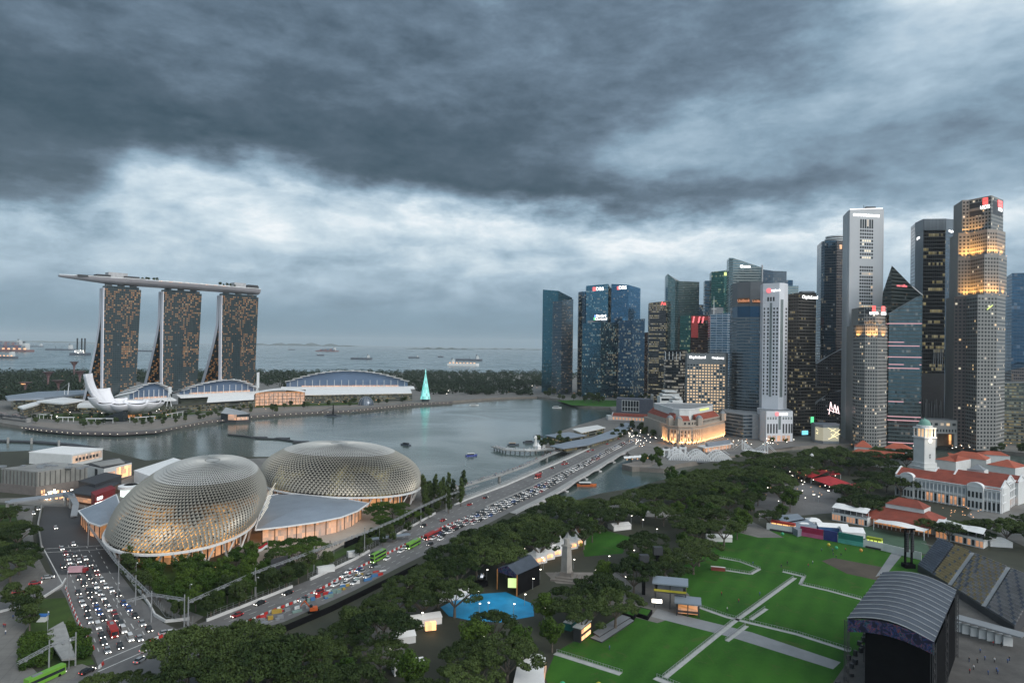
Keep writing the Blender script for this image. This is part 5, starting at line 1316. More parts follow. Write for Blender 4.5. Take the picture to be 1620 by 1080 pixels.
for k in range(40):
    q = G(rnd.uniform(62,125),rnd.uniform(776,792),1.5)
    mb.mat(rnd.choice([L_white,L_cool,L_warm])); mb.box(q,rnd.uniform(.6,2.2),.5,1,rnd.uniform(1.6,3.6))
mb.build('market_lights',label='scatter of bright stall lights at the foot of the ribbed grey shed',cat='lights',kind='stuff',org=Vector((0,0,0)))
# pedestrian bridge across the left road
root = thing('footbridge','grey pedestrian bridge crossing above the tunnel road at the left','bridge',G(60,800))
mb = Q(M_grey); q = Gs([(12,795),(60,789),(104,782),(112,786)],7); mb.path(q,4.5,.9); mb.build('deck',root)
for dx_ in (-2.2,2.2): mb = Q(M_roofg); mb.path([p + Vector((0,dx_,1.0)) for p in q],.15,1.2); mb.build('railing',root)
for p in (q[0],q[1] + Vector((-14,0,0)),q[2],q[3]): mb = Q(M_conc); mb.beam((p.x,p.y,0),(p.x,p.y,6.6),1.3); mb.build('pier',root)
q = Gs([(112,786),(120,797),(117,806)],5); mb = Q(M_grey); mb.path([q[0] + Vector((0,0,2)),q[1] + Vector((0,0,0)),q[2] + Vector((0,0,-4))],3.5,.8); mb.build('stair',root)
# retaining walls of the tunnel ramp
for pts,lab in (([(66,800),(60,830),(66,868)],'left concrete retaining wall of the tunnel road'),([(133,803),(164,835),(177,868),(193,903)],'right concrete retaining wall of the tunnel road')):
    q = Gs(pts,1.2); mb = Q(pm('retaining_concrete',(.26,.26,.25),.85,.2,.2,var2=.3)); mb.path(q,.7,2.4); mb.build('retaining_wall',label=lab,cat='wall')

# ------------------------------------------------------------------ riverside and civic buildings
M_ful = pm('hotel_stone',(.36,.31,.26),.7,.08,.08,var2=.15)
ch = Gs([(1049,698),(1058,703),(1073,705),(1095,705),(1108,703),(1146,692)])
root = thing('riverside_hotel','grand stone hotel with columns washed in amber light beside the white arched bridge','hotel',ch[2])
bk = [Vector((ch[-1].x + 8,ch[-1].y + 40,0)),Vector((ch[0].x - 8,ch[0].y + 75,0))]
c_ = (ch[2] + bk[0] + bk[1]) / 3
def inset(pts,f): return [c_ + (p - c_) * f for p in pts]
HW = 21.0
mb = Q(M_ful); mb.prism(ch + bk,0,HW,top=True); mb.build('wall',root)
for z,w_ in ((HW,1.6),(4.2,.8),(HW - 3.2,.7)): mb = Q(M_ful); mb.path([p + Vector((0,-.4,z)) for p in ch],w_,.7); mb.build('cornice',root)
for i in range(len(ch) - 1):
    a,b = ch[i],ch[i+1]; L = (b - a).length; n = max(2,int(L / 3.6)); nn = Vector((b.y - a.y,a.x - b.x,0)).normalized()
    for k in range(n):
        p = a.lerp(b,(k + .5) / n) + nn * .7; mb = Q(M_ful); mb.tube((p.x,p.y,4.4),(p.x,p.y,HW - 3.4),.75,.65,8); mb.build('column',root)
    rc = []
    for k in range(n):
        for (z0,z1) in ((5.5,8.5),(9.8,12.6),(13.8,16.4),(1,3.4)): rc.append((a.lerp(b,(k + .82) / n),a.lerp(b,min(1,(k + 1.16) / n)),z0,z1,M_dglass if rnd.random() < .8 else LITS[0],.12))
    panes(root,rc,40)
    for k in range(max(1,n // 2)):
        p = a.lerp(b,(k + .5) / max(1,n // 2)) + nn * 3.4
        l = bpy.data.lights.new('uplight','SPOT'); l.energy = 30000; l.color = (1,.50,.20); l.spot_size = R(105); l.spot_blend = 1; l.shadow_soft_size = .3
        o = bpy.data.objects.new('uplight',l); col.objects.link(o); o.parent = root; o.location = Vector((p.x,p.y,.6)) - BASE[root.name]
        o.rotation_euler = (-(-nn * .35 + Vector((0,0,1)))).to_track_quat('Z','Y').to_euler()
up = inset(ch + bk,.90); mb = Q(M_ful); mb.prism(up,HW,26.5); mb.build('upper_floor',root)
for i in range(5):
    a,b = up[i],up[i+1]; n = max(2,int((b - a).length / 4)); panes(root,[(a.lerp(b,(k + .3) / n),a.lerp(b,(k + .7) / n),HW + 1.4,HW + 4,M_dglass,.12) for k in range(n)],20)
def mansard(a,b,z0,z1,inn,m,nm='red_roof'):
    nn = Vector((b.y - a.y,a.x - b.x,0)).normalized(); mb = Q(m)
    A_,B_ = a - nn * inn,b - nn * inn
    mb.face([(a.x,a.y,z0),(b.x,b.y,z0),(B_.x,B_.y,z1),(A_.x,A_.y,z1)]); mb.face([(a.x,a.y,z0),(A_.x,A_.y,z1),(A_.x,A_.y,z0)]); mb.face([(b.x,b.y,z0),(B_.x,B_.y,z0),(B_.x,B_.y,z1)])
    mb.build(nm,root)
mansard(up[4].lerp(up[5],.02),up[4].lerp(up[5],.95),26.5,32.5,7,M_tile); mansard(up[2].lerp(up[3],.1),up[2].lerp(up[3],.9),26.5,32,5,M_tile); mansard(up[0],up[1],26.5,34,6,M_tile); mansard(up[-1],up[0],26.5,38,14,M_tile)
up2 = inset(ch[1:] + bk,.72); mb = Q(M_wall); mb.prism(up2,26.5,38.5,topmat=M_grey); mb.build('top_block',root)
mb = Q(M_white); mb.path([p + Vector((0,0,38.5)) for p in up2] + [up2[0] + Vector((0,0,38.5))],1,1); mb.build('parapet',root)
sign('THE FULLERTON HOTEL',up2[3],up2[4],.5,36.0,2.7,L_yel,root,bold=.08)
for p in (inset([ch[1]],.93)[0],inset([ch[4]],.93)[0],inset([ch[5]],.95)[0],inset([ch[2]],.92)[0]):
    mb = Q(M_ful); mb.box(p,6,6,HW,29.5,.3); mb.build('corner_turret',root); mb = Q(M_grey); mb.lathe((p.x,p.y),[(3.6,29.5),(2.4,31.5),(.2,32.6)],12); mb.build('turret_roof',root)
# riverside restaurant in front of the hotel
a,b = G(1115,716),G(1160,709); root = thing('riverside_restaurant','low glass-fronted riverside restaurant with amber tables in front of the grand hotel','restaurant',a)
mb = Q(M_white); mb.prism([a,b,b + Vector((0,14,0)),a + Vector((-4,14,0))],4.6,5.4,bottom=True); mb.build('roof',root)
mb = Q(M_roofg); mb.prism([a.lerp(b,.1),a.lerp(b,.9),a.lerp(b,.9) + Vector((0,9,0)),a.lerp(b,.1) + Vector((0,9,0))],5.4,8.8); mb.build('upper_floor',root)
for k in range(9): p = a.lerp(b,k / 8); mb = Q(M_white); mb.beam((p.x,p.y,0),(p.x,p.y,4.6),.4); mb.build('post',root)
mb = Q(L_soft); mb.prism([a + Vector((2,2,0)),b + Vector((-2,2,0)),b + Vector((-2,12,0)),a + Vector((2,12,0))],.3,3.6); mb.build('dining_room',root)
# white arched steel bridge
A_,B_ = G(1058,728),G(1160,731); root = thing('arched_bridge','white steel bridge with three rows of low arches crossing the river by the grand hotel','bridge',(A_.x,A_.y,WZ))
d = (B_ - A_).normalized(); nn = Vector((-d.y,d.x,0))
mb = Q(M_grey); mb.prism([A_,B_,B_ + nn * 26,A_ + nn * 26],-1.2,.3,bottom=True); mb.build('deck',root)
L = (B_ - A_).length
for r in range(3):
    o = nn * (r * 13.0); mb = Q(M_white)
    for s_ in range(3):
        s0,s1 = L * s_ / 3,L * (s_ + 1) / 3; prev = None
        for k in range(13):
            t = k / 12; p = A_ + d * (s0 + (s1 - s0) * t) + o; p.z = .5 + 7.2 * (1 - (2 * t - 1) ** 2)
            if prev: mb.beam(prev,p,.9,.8)
            q = Vector((p.x,p.y,.3)); mb.beam(q,p,.35)
            if prev: mb.beam(Vector((prev.x,prev.y,.3)),p,.3)
            prev = p
    mb.build('arch_truss',root)
for k in range(8):
    t = (k + .5) / 8; p = A_ + d * L * t; z = 7.2; mb = Q(M_white)
    mb.beam((p.x,p.y,z),(p.x + nn.x * 26,p.y + nn.y * 26,z),.4); mb.build('cross_brace',root)
for x_,y_,lab in ((1054,722,'leftmost white arched gate pier at the end of the arched bridge'),(1067,719,'middle white arched gate pier at the end of the arched bridge'),(1080,719,'rightmost white arched gate pier at the end of the arched bridge')):
    p = G(x_,y_); root = thing('gate_pier',lab,'gate pier',p,'white gate piers of the arched bridge')
    w_ = 7 if x_ != 1067 else 4
    for s_ in (-1,1): mb = Q(M_white); mb.box(p + Vector((s_ * w_ * .36,0,0)),w_ * .26,3,0,6); mb.build('leg',root)
    mb = Q(M_white); mb.box(p,w_,3.4,6,8.2,bottom=True); mb.build('lintel',root); mb = Q(M_dark); mb.lathe((p.x,p.y),[(w_ * .35,8.2),(w_ * .3,9.2),(.2,9.8)],12); mb.build('cap',root)
# cable footbridge
A_,B_ = G(1176,712),G(1212,716); root = thing('suspension_bridge','small white suspension footbridge with slanting cable stays in front of the white podium','bridge',A_)
mb = Q(M_white); mb.beam(A_ + Vector((0,0,.5)),B_ + Vector((0,0,.5)),6,.8); mb.build('deck',root)
for s_ in (-4,4):
    for e,f in ((A_,0),(B_,1)):
        mb = Q(M_white); mb.beam((e.x,e.y + s_,0),(e.x,e.y + s_,11),.8); mb.build('tower_post',root)
        mb = Q(M_white)
        for k in range(5): p = e.lerp(B_ if f == 0 else A_,(k + 1) / 10); mb.beam((e.x,e.y + s_,10.5 - k * .4),(p.x,p.y + s_,1),.3)
        q = e + (e - (B_ if f == 0 else A_)).normalized() * 12; mb.beam((e.x,e.y + s_,10.5),(q.x,q.y + s_,0),.3); mb.build('cable_stay',root)
# clock tower
CT = G(1462,752); root = thing('clock_tower','white clock tower with lit arcade and green dome rising behind the red-roofed theatre','clock tower',CT)
rt = .25
mb = Q(M_wall); mb.box(CT,16,16,0,8.5,rt); mb.box(CT,13.4,13.4,8.5,12,rt); mb.build('base',root)
mb = Q(M_wall); mb.box(CT,11.6,11.6,12,33,rt); mb.build('shaft',root)
for (w_,z0,z1) in ((13.2,33,34.2),(12.6,41.2,42.2)): mb = Q(M_white); mb.box(CT,w_,w_,z0,z1,rt,bottom=True); mb.build('cornice',root)
mb = Q(lamp('belfry_glow',(1,.62,.30),.8)); mb.box(CT,7.4,7.4,34.2,41,rt); mb.build('lit_core',root)
for i in range(4):
    for k in range(4):
        a = rt + i * math.pi / 2; u = -5.4 + 3.6 * k; p = CT + Vector((math.cos(a) * 5.6 - math.sin(a) * u,math.sin(a) * 5.6 + math.cos(a) * u,0))
        mb = Q(M_white); mb.tube((p.x,p.y,34.2),(p.x,p.y,41.2),.6,.55,8); mb.build('column',root)
mb = Q(M_wall); mb.lathe((CT.x,CT.y),[(6.2,42.2),(6.2,43.8),(5.4,44)],16); mb.build('drum',root)
mb = Q(pm('copper_green',(.16,.33,.27),.7,.15,.3)); mb.lathe((CT.x,CT.y),[(4.9,44)] + [(4.9 * math.cos(a),44 + 5.2 * math.sin(a)) for a in (.3,.6,.9,1.2,1.45)] + [(.3,49.8),(.1,51)],20); mb.build('dome',root,smooth=True)
for i in (0,3):
    a = rt + i * math.pi / 2; n_ = Vector((math.cos(a),math.sin(a),0)); p = CT + n_ * 5.9
    mb = Q(lamp('clock_face',(1,1,.85),1.5)); mb.tube((p.x,p.y,31),(p.x + n_.x * .3,p.y + n_.y * .3,31),1.9,n=20); mb.build('clock_face',root)
    mb = Q(M_black); q = p + n_ * .4; t_ = Vector((-n_.y,n_.x,0)); mb.beam((q.x,q.y,31),(q.x + t_.x * 1.2,q.y + t_.y * 1.2,31.5),.2); mb.beam((q.x,q.y,31),(q.x,q.y,29.6),.2); mb.build('clock_hand',root)
for s_ in (-1,1): mb = Q(M_dark); a = rt - math.pi / 2; p = CT + Vector((math.cos(a) * 5.9,math.sin(a) * 5.9,0)); mb.box(p,.8,.3,17 + s_,18.5 + s_ * 1.0,rt); mb.build('slit_window',root)
l = bpy.data.lights.new('belfry_light','POINT'); l.energy = 2600; l.color = (1,.7,.4); l.shadow_soft_size = 1; o = bpy.data.objects.new('belfry_light',l); col.objects.link(o); o.parent = root; o.location = (4.5,-8.5,37)

def gable_range(root,a,b,depth,z0,ze,zr,m,parap=True,hip=False,walls=True,wm=None,over=.6):
    """rectangular range: front edge a->b, going back by depth; ridge parallel to a-b"""
    d = (b - a).normalized(); nn = Vector((-d.y,d.x,0))
    if nn.y < 0: nn = -nn
    A,B,C,D = a,b,b + nn * depth,a + nn * depth
    if walls: mb = Q(wm or M_wall); mb.prism([A,B,C,D],z0,ze,top=False); mb.build('wall',root)
    hA,hB = ((A + D) / 2,(B + C) / 2)
    if hip: hA,hB = hA + d * depth * .45,hB - d * depth * .45
    mb = Q(m); o = over
    A2,B2,C2,D2 = A - nn * o,B - nn * o,C + nn * o,D + nn * o
    mb.face([(A2.x,A2.y,ze),(B2.x,B2.y,ze),(hB.x,hB.y,zr),(hA.x,hA.y,zr)]); mb.face([(C2.x,C2.y,ze),(D2.x,D2.y,ze),(hA.x,hA.y,zr),(hB.x,hB.y,zr)])
    if hip: mb.face([(B2.x,B2.y,ze),(C2.x,C2.y,ze),(hB.x,hB.y,zr)]); mb.face([(D2.x,D2.y,ze),(A2.x,A2.y,ze),(hA.x,hA.y,zr)])
    mb.build('roof',root)
    if not hip:
        for P_,Q_,H_ in ((A,D,hA),(B,C,hB)):
            mb = Q(M_white); mb.face([(P_.x,P_.y,ze),(Q_.x,Q_.y,ze),(H_.x,H_.y,zr)])
            if parap: mb.beam((P_.x,P_.y,ze + .5),(H_.x,H_.y,zr + .6),.9,.8); mb.beam((Q_.x,Q_.y,ze + .5),(H_.x,H_.y,zr + .6),.9,.8)
            mb.build('gable',root)
    return A,B,C,D,nn
# theatre with the red roofs
a,b = G(1417,783),G(1583,812); root = thing('theatre','white neoclassical theatre with long dark red tiled roofs and arched pediments','theatre',a)
A,B,C,D,nn = gable_range(root,a,b,17,0,15.5,20.5,M_tile)
d = (b - a).normalized()
for z,w_ in ((15.3,1.2),(8.0,.6),(14.2,.5)): mb = Q(M_white); mb.beam(A - nn * .5 + Vector((0,0,z)),B - nn * .5 + Vector((0,0,z)),w_,.6); mb.build('cornice',root)
L = (b - a).length; n = 26
for k in range(n + 1): p = A + d * (L * k / n) - nn * .35; mb = Q(M_white); mb.beam((p.x,p.y,0),(p.x,p.y,15),.6,.5); mb.build('pilaster',root)
rc = []
for k in range(n):
    f0,f1 = (k + .25) / n,(k + .75) / n
    lit = 7 <= k <= 17
    rc.append((A.lerp(B,f0),A.lerp(B,f1),1,6.4,L_soft if (lit and k % 3 != 1) else M_dglass,.15)); rc.append((A.lerp(B,f0),A.lerp(B,f1),9.2,13,pm('shutter_grey',(.30,.33,.35),.6),.15))
panes(root,rc)
for f0,f1 in ((.07,.2),(.72,.86)):
    p,q = A.lerp(B,f0),A.lerp(B,f1); mb = Q(M_wall); mb.prism([p - nn * 3,q - nn * 3,q,p],0,15.8); mb.build('pavilion_bay',root)
    mb = Q(M_white); prev = None; mid = (p + q) / 2; r = (q - p).length / 2
    pts_ = [mid - nn * 3.1 + d * (-r * math.cos(math.pi * k / 12)) + Vector((0,0,15.8 + r * .62 * math.sin(math.pi * k / 12))) for k in range(13)]
    mb.face(pts_); mb.face([x + nn * 4 for x in pts_][::-1]); mb.grid([pts_,[x + nn * 4 for x in pts_]]); mb.path([x - nn * .2 for x in pts_],.8,.7); mb.build('arched_pediment',root)
    panes(root,[(p.lerp(q,(k + .2) / 4) - nn * 3,p.lerp(q,(k + .75) / 4) - nn * 3,8.5,12.5,M_dglass,.15) for k in range(4)] + [(p.lerp(q,(k + .2) / 4) - nn * 3,p.lerp(q,(k + .75) / 4) - nn * 3,1.5,6,M_dglass,.15) for k in range(4)])
# cross wing at the right end and parallel rear range
e = G(1583,812); f_ = G(1611,793)
d2 = (f_ - e).normalized(); mb = Q(M_wall); w2 = [e,f_,f_ + Vector((-6,2,0)),e + Vector((-20,8,0))]
mb.prism([e + Vector((.3,.3,0)),f_,f_ - d * 16 ,e - d * 16 + Vector((0,.3,0))],0,17,topmat=M_grey); mb.build('end_wing',root)
Lf = (f_ - e).length; n = 12
for k in range(n + 1): p = e.lerp(f_,k / n) + Vector((.6,-.4,0)); mb = Q(M_white); mb.beam((p.x,p.y,0),(p.x,p.y,17),.5); mb.build('pilaster',root)
for z in (6.5,17,12): mb = Q(M_white); mb.beam(e + Vector((.7,-.5,z)),f_ + Vector((.7,-.5,z)),.7,.6); mb.build('cornice',root)
panes(root,[(e.lerp(f_,(k + .3) / n),e.lerp(f_,(k + .7) / n),z0,z1,m_,.5) for k in range(n) for z0,z1,m_ in ((1,5,L_soft),(7.5,11,M_dglass),(13,16,M_dglass))],36)
s_ = nn * 21
gable_range(root,A + d * 30 + s_,B - d * 4 + s_,20,0,15,21,M_tile)
gable_range(root,A + d * 14 + s_ + nn * 8,A + d * 32 + s_ + nn * 8,16,0,14,18.5,M_tile)
gable_range(root,B - d * 24 + s_ * 1.9,B - d * 2 + s_ * 1.9,14,0,16,20,M_tile)
mb = Q(M_grey); mb.prism([A + d * 20 + nn * 17,B - d * 4 + nn * 17,B - d * 4 + nn * 21,A + d * 20 + nn * 21],0,14.5); mb.build('valley_roof',root)
p = A.lerp(B,.60) + s_ * 1.85; mb = Q(M_wall); mb.box(p,11,8,14,22,math.atan2(d.y,d.x)); mb.build('roof_lantern',root)
mb = Q(M_grey); mb.lathe((p.x,p.y),[(7,22),(.2,25.5)],4); mb.build('lantern_roof',root)
# museum with orange-red hipped roofs behind
root = thing('museum_block','long low white museum with orange-red hipped roofs behind the clock tower','museum',G(1400,730))
for (x0,y0,x1,y1,dp,zh,zr) in ((1338,733,1446,744,20,9,14),(1352,720,1380,722,16,9,15),(1398,722,1440,726,18,9,14),(1478,743,1512,748,30,10,15),(1500,738,1560,745,20,10,15),(1560,750,1606,757,24,9,14),(1552,733,1598,736,14,9,12)):
    gable_range(root,G(x0,y0),G(x1,y1),dp,0,zh,zr,M_tile2,hip=True,wm=M_wall)
# clubhouse
root = thing('clubhouse','pavilion clubhouse with two-tier red hipped roof facing the lawn','clubhouse',G(1425,835))
a,b = G(1372,826),G(1478,846)
gable_range(root,a,b,24,0,6.2,12.5,M_tile,hip=True,wm=M_wall)
d = (b - a).normalized(); nn = Vector((-d.y,d.x,0))
gable_range(root,a.lerp(b,.22) + nn * 7,a.lerp(b,.80) + nn * 7,12,9,12.6,16.5,M_tile,hip=True,wm=M_wall)
mb = Q(M_tile); A_,B_ = a.lerp(b,.04) - nn * 7,a.lerp(b,.97) - nn * 7; mb.face([(A_.x,A_.y,4.4),(B_.x,B_.y,4.4),(b.x,b.y,7.4),(a.x,a.y,7.4)]); mb.build('veranda_roof',root)
for k in range(15): p = A_.lerp(B_,k / 14); mb = Q(M_white); mb.beam((p.x,p.y,0),(p.x,p.y,4.4),.35); mb.build('post',root)
panel(a,b,.05,.95,.5,3.6,L_soft,root,name='lit_veranda')
for k,(x0,y0,x1,y1,lab) in enumerate(((1316,822,1372,833,'left'),(1480,850,1556,868,'right'))):
    a2,b2 = G(x0,y0),G(x1,y1); mb = Q(M_wall); mb.prism([a2,b2,b2 + nn * 14,a2 + nn * 14],0,5.2,topmat=M_grey); mb.build('wing',root)
    panes(root,[(a2.lerp(b2,(j + .15) / 12),a2.lerp(b2,(j + .85) / 12),.6,3.8,L_soft if rnd.random() < .7 else M_dark,.12) for j in range(12)])
    for j in range(7): p = a2.lerp(b2,j / 6) + nn * 2; mb = Q(M_white); mb.beam((p.x,p.y,5.2),(p.x,p.y,8.2),.25); mb.build('post',root)
    mb = Q(M_tent); N = 8
    for j in range(N):
        t0,t1 = j / N,(j + 1) / N; p,q = (a2 - nn * .5).lerp(b2 - nn * .5,t0),(a2 - nn * .5).lerp(b2 - nn * .5,t1)
        mb.face([(p.x,p.y,8.1),(q.x,q.y,8.1),((q + nn * 6).x,(q + nn * 6).y,10 + .4 * math.sin(t1 * 9)),((p + nn * 6).x,(p + nn * 6).y,10 + .4 * math.sin(t0 * 9))])
        mb.face([((p + nn * 6).x,(p + nn * 6).y,10 + .4 * math.sin(t0 * 9)),((q + nn * 6).x,(q + nn * 6).y,10 + .4 * math.sin(t1 * 9)),((q + nn * 12).x,(q + nn * 12).y,8.3),((p + nn * 12).x,(p + nn * 12).y,8.3)])
    mb.build('awning',root)
# arched fabric canopy before the clubhouse
a,b = G(1382,838),G(1462,855); root = thing('tension_canopy','swooping white tension fabric canopy in front of the red-roofed clubhouse','canopy',a)
rows = []
for i in range(13):
    t = i / 12; p = a.lerp(b,t); arch = math.sin(math.pi * t)
    rows.append([p + nn * (9 * s_ - 7 * (1 - s_) * arch * .6) + Vector((0,0,4.2 + 3.2 * arch * math.sin(math.pi * (.25 + s_ * .6)) + 1.0 * abs(t * 2 - 1) ** 3)) for s_ in (0,.25,.5,.75,1)])
mb = Q(M_tent); mb.grid(rows); mb.build('fabric',root,smooth=True)
for t in (0,1): p = a.lerp(b,t); mb = Q(M_white); mb.tube((p.x,p.y,0),(p.x,p.y,5.4),.2); mb.build('mast',root)
flat('tennis_court',[(1345,842),(1372,832),(1462,850),(1475,878),(1440,872),(1380,858)],pm('court_green',(.05,.10,.06),.8,.25,.15,var2=.3),.06)
# hoarding along the lawn
HF = Gs([(1214,838),(1262,846),(1300,853),(1365,865),(1400,872),(1460,887)])
root = thing('hoarding','long white event hoarding along the far edge of the lawn','hoarding',HF[2])
mb = Q(M_wall); mb.path([p + Vector((0,1.2,2)) for p in HF],.3,4); mb.build('boards',root)
def hoard(x0,x1,z1,m,lab,off=0,low=None):
    def at(x):
        pts = [(1214,838),(1262,846),(1300,853),(1365,865),(1400,872),(1460,887)]
        for (xa,ya),(xb,yb) in zip(pts,pts[1:]):
            if xa <= x <= xb: return G(x,ya + (yb - ya) * (x - xa) / (xb - xa))
    a,b = at(x0),at(x1); nn_ = Vector((-(b - a).y,(b - a).x,0)).normalized()
    mb = Q(m); mb.prism([a,b,b + nn_ * 1.0,a + nn_ * 1.0],.1,z1); o = mb.build('event_panel',label=lab,cat='event panel')
    if low: m2 = Q(low); m2.prism([a - nn_ * .3,b - nn_ * .3,b,a],.1,z1 * .42); m2.build('lower_panel',o)
    return a,b
hoard(1266,1302,5.4,pm('magenta_panel',(.30,.012,.06),.6),'deep pink event panel on the white hoarding',low=pm('pink_panel',(.45,.10,.20),.6))
hoard(1303,1324,5.6,pm('navy_panel',(.02,.03,.16),.6),'navy blue event panel beside the deep pink one')
hoard(1326,1365,5.8,pm('teal_panel',(.01,.16,.13),.6),'teal green event panel beside the navy one',low=pm('teal_panel_pale',(.08,.33,.28),.6))
for x0,x1,c1,c2,lab in ((1218,1256,(.35,.03,.02),L_warm,'red and yellow food stall with glowing counter on the lawn edge'),(1369,1393,(.30,.36,.02),L_yel,'yellow-green food stall with glowing shelves at the right end of the hoarding')):
    a,b = hoard(x0,x1,1.0,M_dark,lab + ' counter' if False else 'low black counter before the ' + ('red and yellow' if x0 < 1300 else 'yellow-green') + ' food stall')
    nn_ = Vector((-(b - a).y,(b - a).x,0)).normalized(); root = thing('food_stall',lab,'stall',a + nn_ * 1.2); a,b = a + nn_ * 1.2,b + nn_ * 1.2
    mb = Q(pm('stall_' + str(x0),c1,.6)); mb.prism([a + nn_ * 2.4,b + nn_ * 2.4,b + nn_ * 2.8,a + nn_ * 2.8],0,5.6); mb.build('back_wall',root)
    mb = Q(pm('stall_' + str(x0),c1,.6)); mb.prism([a,b,b + nn_ * 2.8,a + nn_ * 2.8],4.6,5.8,bottom=True); mb.build('fascia',root)
    mb = Q(c2); mb.prism([a + nn_ * 2.1,b + nn_ * 2.1,b + nn_ * 2.38,a + nn_ * 2.38],2.4,4.5); mb.build('lit_shelf',root)
    for t in (0,.25,.5,.75,1): p = a.lerp(b,t); mb = Q(M_white if t in (0,1) else M_dark); mb.beam((p.x,p.y,0),(p.x,p.y,4.6),.3); mb.build('post',root)
def tent(x,y,w,dpt,rot,label,z=3.0,zr=4.6,wall=None,peak=True,group=None):
    p = G(x,y); root = thing('marquee',label,'marquee',p,group); ca,sa = math.cos(rot),math.sin(rot)
    def q(u,v,z_): return (p.x + u * ca - v * sa,p.y + u * sa + v * ca,z_)
    mb = Q(wall or M_tent); mb.box(p,w,dpt,0,z,rot); mb.build('wall',root)
    mb = Q(M_tent); w2,d2 = w / 2 + .2,dpt / 2 + .2
    r1,r2 = q(-w2 * (.3 if peak else 1),0,zr),q(w2 * (.3 if peak else 1),0,zr)
    c = [q(-w2,-d2,z),q(w2,-d2,z),q(w2,d2,z),q(-w2,d2,z)]
    mb.face([c[0],c[1],r2,r1]); mb.face([c[2],c[3],r1,r2]); mb.face([c[1],c[2],r2]); mb.face([c[3],c[0],r1]); mb.build('roof',root)
    return root
tent(1272,838,9,8,-.2,'small white boxy marquee, frontmost left behind the hoarding'); tent(1287,830,8,8,-.2,'small white boxy marquee behind the leftmost one')
tent(1316,839,17,9,-.2,'wide white marquee with low arched roof and blue skirt',wall=pm('blue_skirt',(.03,.10,.25),.6),peak=False); tent(1347,846,12,12,-.25,'white peaked marquee nearest the tennis courts',peak=False,zr=4.8)
tent(1579,862,11,8,-.2,'white square awning tent at the right of the clubhouse under a tree')
for pts,lab in (([(1226,815),(1262,812),(1275,822),(1240,828)],'flat grey shed roof beside the trees at the lawn corner'),([(1240,826),(1275,820),(1292,830),(1262,838)],'black covered shed beside the flat grey one')):
    q = Gs(pts,4); mb = Q(M_roofg if 'grey' in lab else M_black); mb.prism(q,0,4); mb.build('shed',label=lab,cat='shed')
# red canopied rows and obelisk
for k,(pts,lab) in enumerate((([(1258,748),(1286,740),(1312,745),(1284,756)],'upper left red tent roof near the obelisk'),([(1283,757),(1312,752),(1345,764),(1318,770)],'middle red tent roof near the obelisk'),([(1310,746),(1322,744),(1330,750),(1314,752)],'small red tent roof by the two orange lamps'),([(1322,770),(1352,764),(1368,768),(1340,776)],'lower right red tent roof under the trees'))):
    q = Gs(pts,4); c = sum(q,Vector()) / 4; root = thing('red_tent',lab,'tent',(c.x,c.y,0),'red tents near the obelisk')
    mb = Q(pm('red_fabric',(.40,.02,.025),.6)); mb.face(q[::-1]); top = c + Vector((0,0,1.6))
    mb = Q(pm('red_fabric',(.40,.02,.025)))
    for i in range(4): mb.face([q[i],q[(i+1) % 4],top])
    mb.build('roof',root)
    for p in q: m2 = Q(M_white); m2.beam((p.x,p.y,0),(p.x,p.y,4),.2); m2.build('post',root)
p = G(1284,742); root = thing('obelisk','pale stone obelisk lit from below among the trees','obelisk',p)
mb = Q(M_wall); mb.box(p,4,4,0,2.5); mb.build('plinth',root)
mb = Q(M_wall); mb.prism([(p.x - 1.3,p.y - 1.3),(p.x + 1.3,p.y - 1.3),(p.x + 1.3,p.y + 1.3),(p.x - 1.3,p.y + 1.3)],2.5,13); mb.tube((p.x,p.y,13),(p.x,p.y,14.6),1.7,.1,4); mb.build('shaft',root)
mb = Q(L_white); mb.box(p + Vector((0,-2.6,0)),2.5,.4,.2,.8); mb.build('floodlight',root)
# waterfront pavilions by the far end of the bridge
root = thing('promontory_pavilion','long low red tiled pavilion with a row of lit bays on the bay front','building',G(1000,662))
a,b = G(968,664),G(1031,667); gable_range(root,a,b,18,0,6,10,M_tile,hip=False); panes(root,[(a.lerp(b,(k + .25) / 12),a.lerp(b,(k + .75) / 12),1,4.5,L_soft,.15) for k in range(12)])
mb = Q(M_wall); mb.prism([a + Vector((-6,-3,0)),a,a + Vector((0,16,0)),a + Vector((-6,16,0))],0,6); mb.build('end_bay',root)
root = thing('customs_block','grey-blue blocky building with a white framed window grid behind the red roofed pavilion','building',G(1000,650))
a,b = P(975,1130,645),P(1033,1110,645); mb = Q(pm('slate_wall',(.10,.11,.14),.7)); mb.prism([a,b,b + Vector((6,30,0)),a + Vector((6,30,0))],0,Zt(1000,631,1120)); mb.build('wall',root)
mb = Q(M_conc); mb.prism([b.lerp(a,.05),b + Vector((1,0,0)),b + Vector((6,30,0)),b.lerp(a,.05) + Vector((5,30,0))],0,Zt(1030,625,1110)); mb.build('end_tower',root)
zt_ = Zt(1000,633,1120); panel(a,b,.16,.62,3,zt_ - 1,M_dglass,root,name='glass_wall')
for k in range(7): f = .16 + .46 * k / 6; panel(a,b,f - .006,f + .006,2,zt_ - .5,M_wall,root,off=.8,name='frame_post')
for z in (2.5,zt_ * .45,zt_ - 1): panel(a,b,.155,.625,z,z + .8,M_wall,root,off=.7,name='frame_beam')
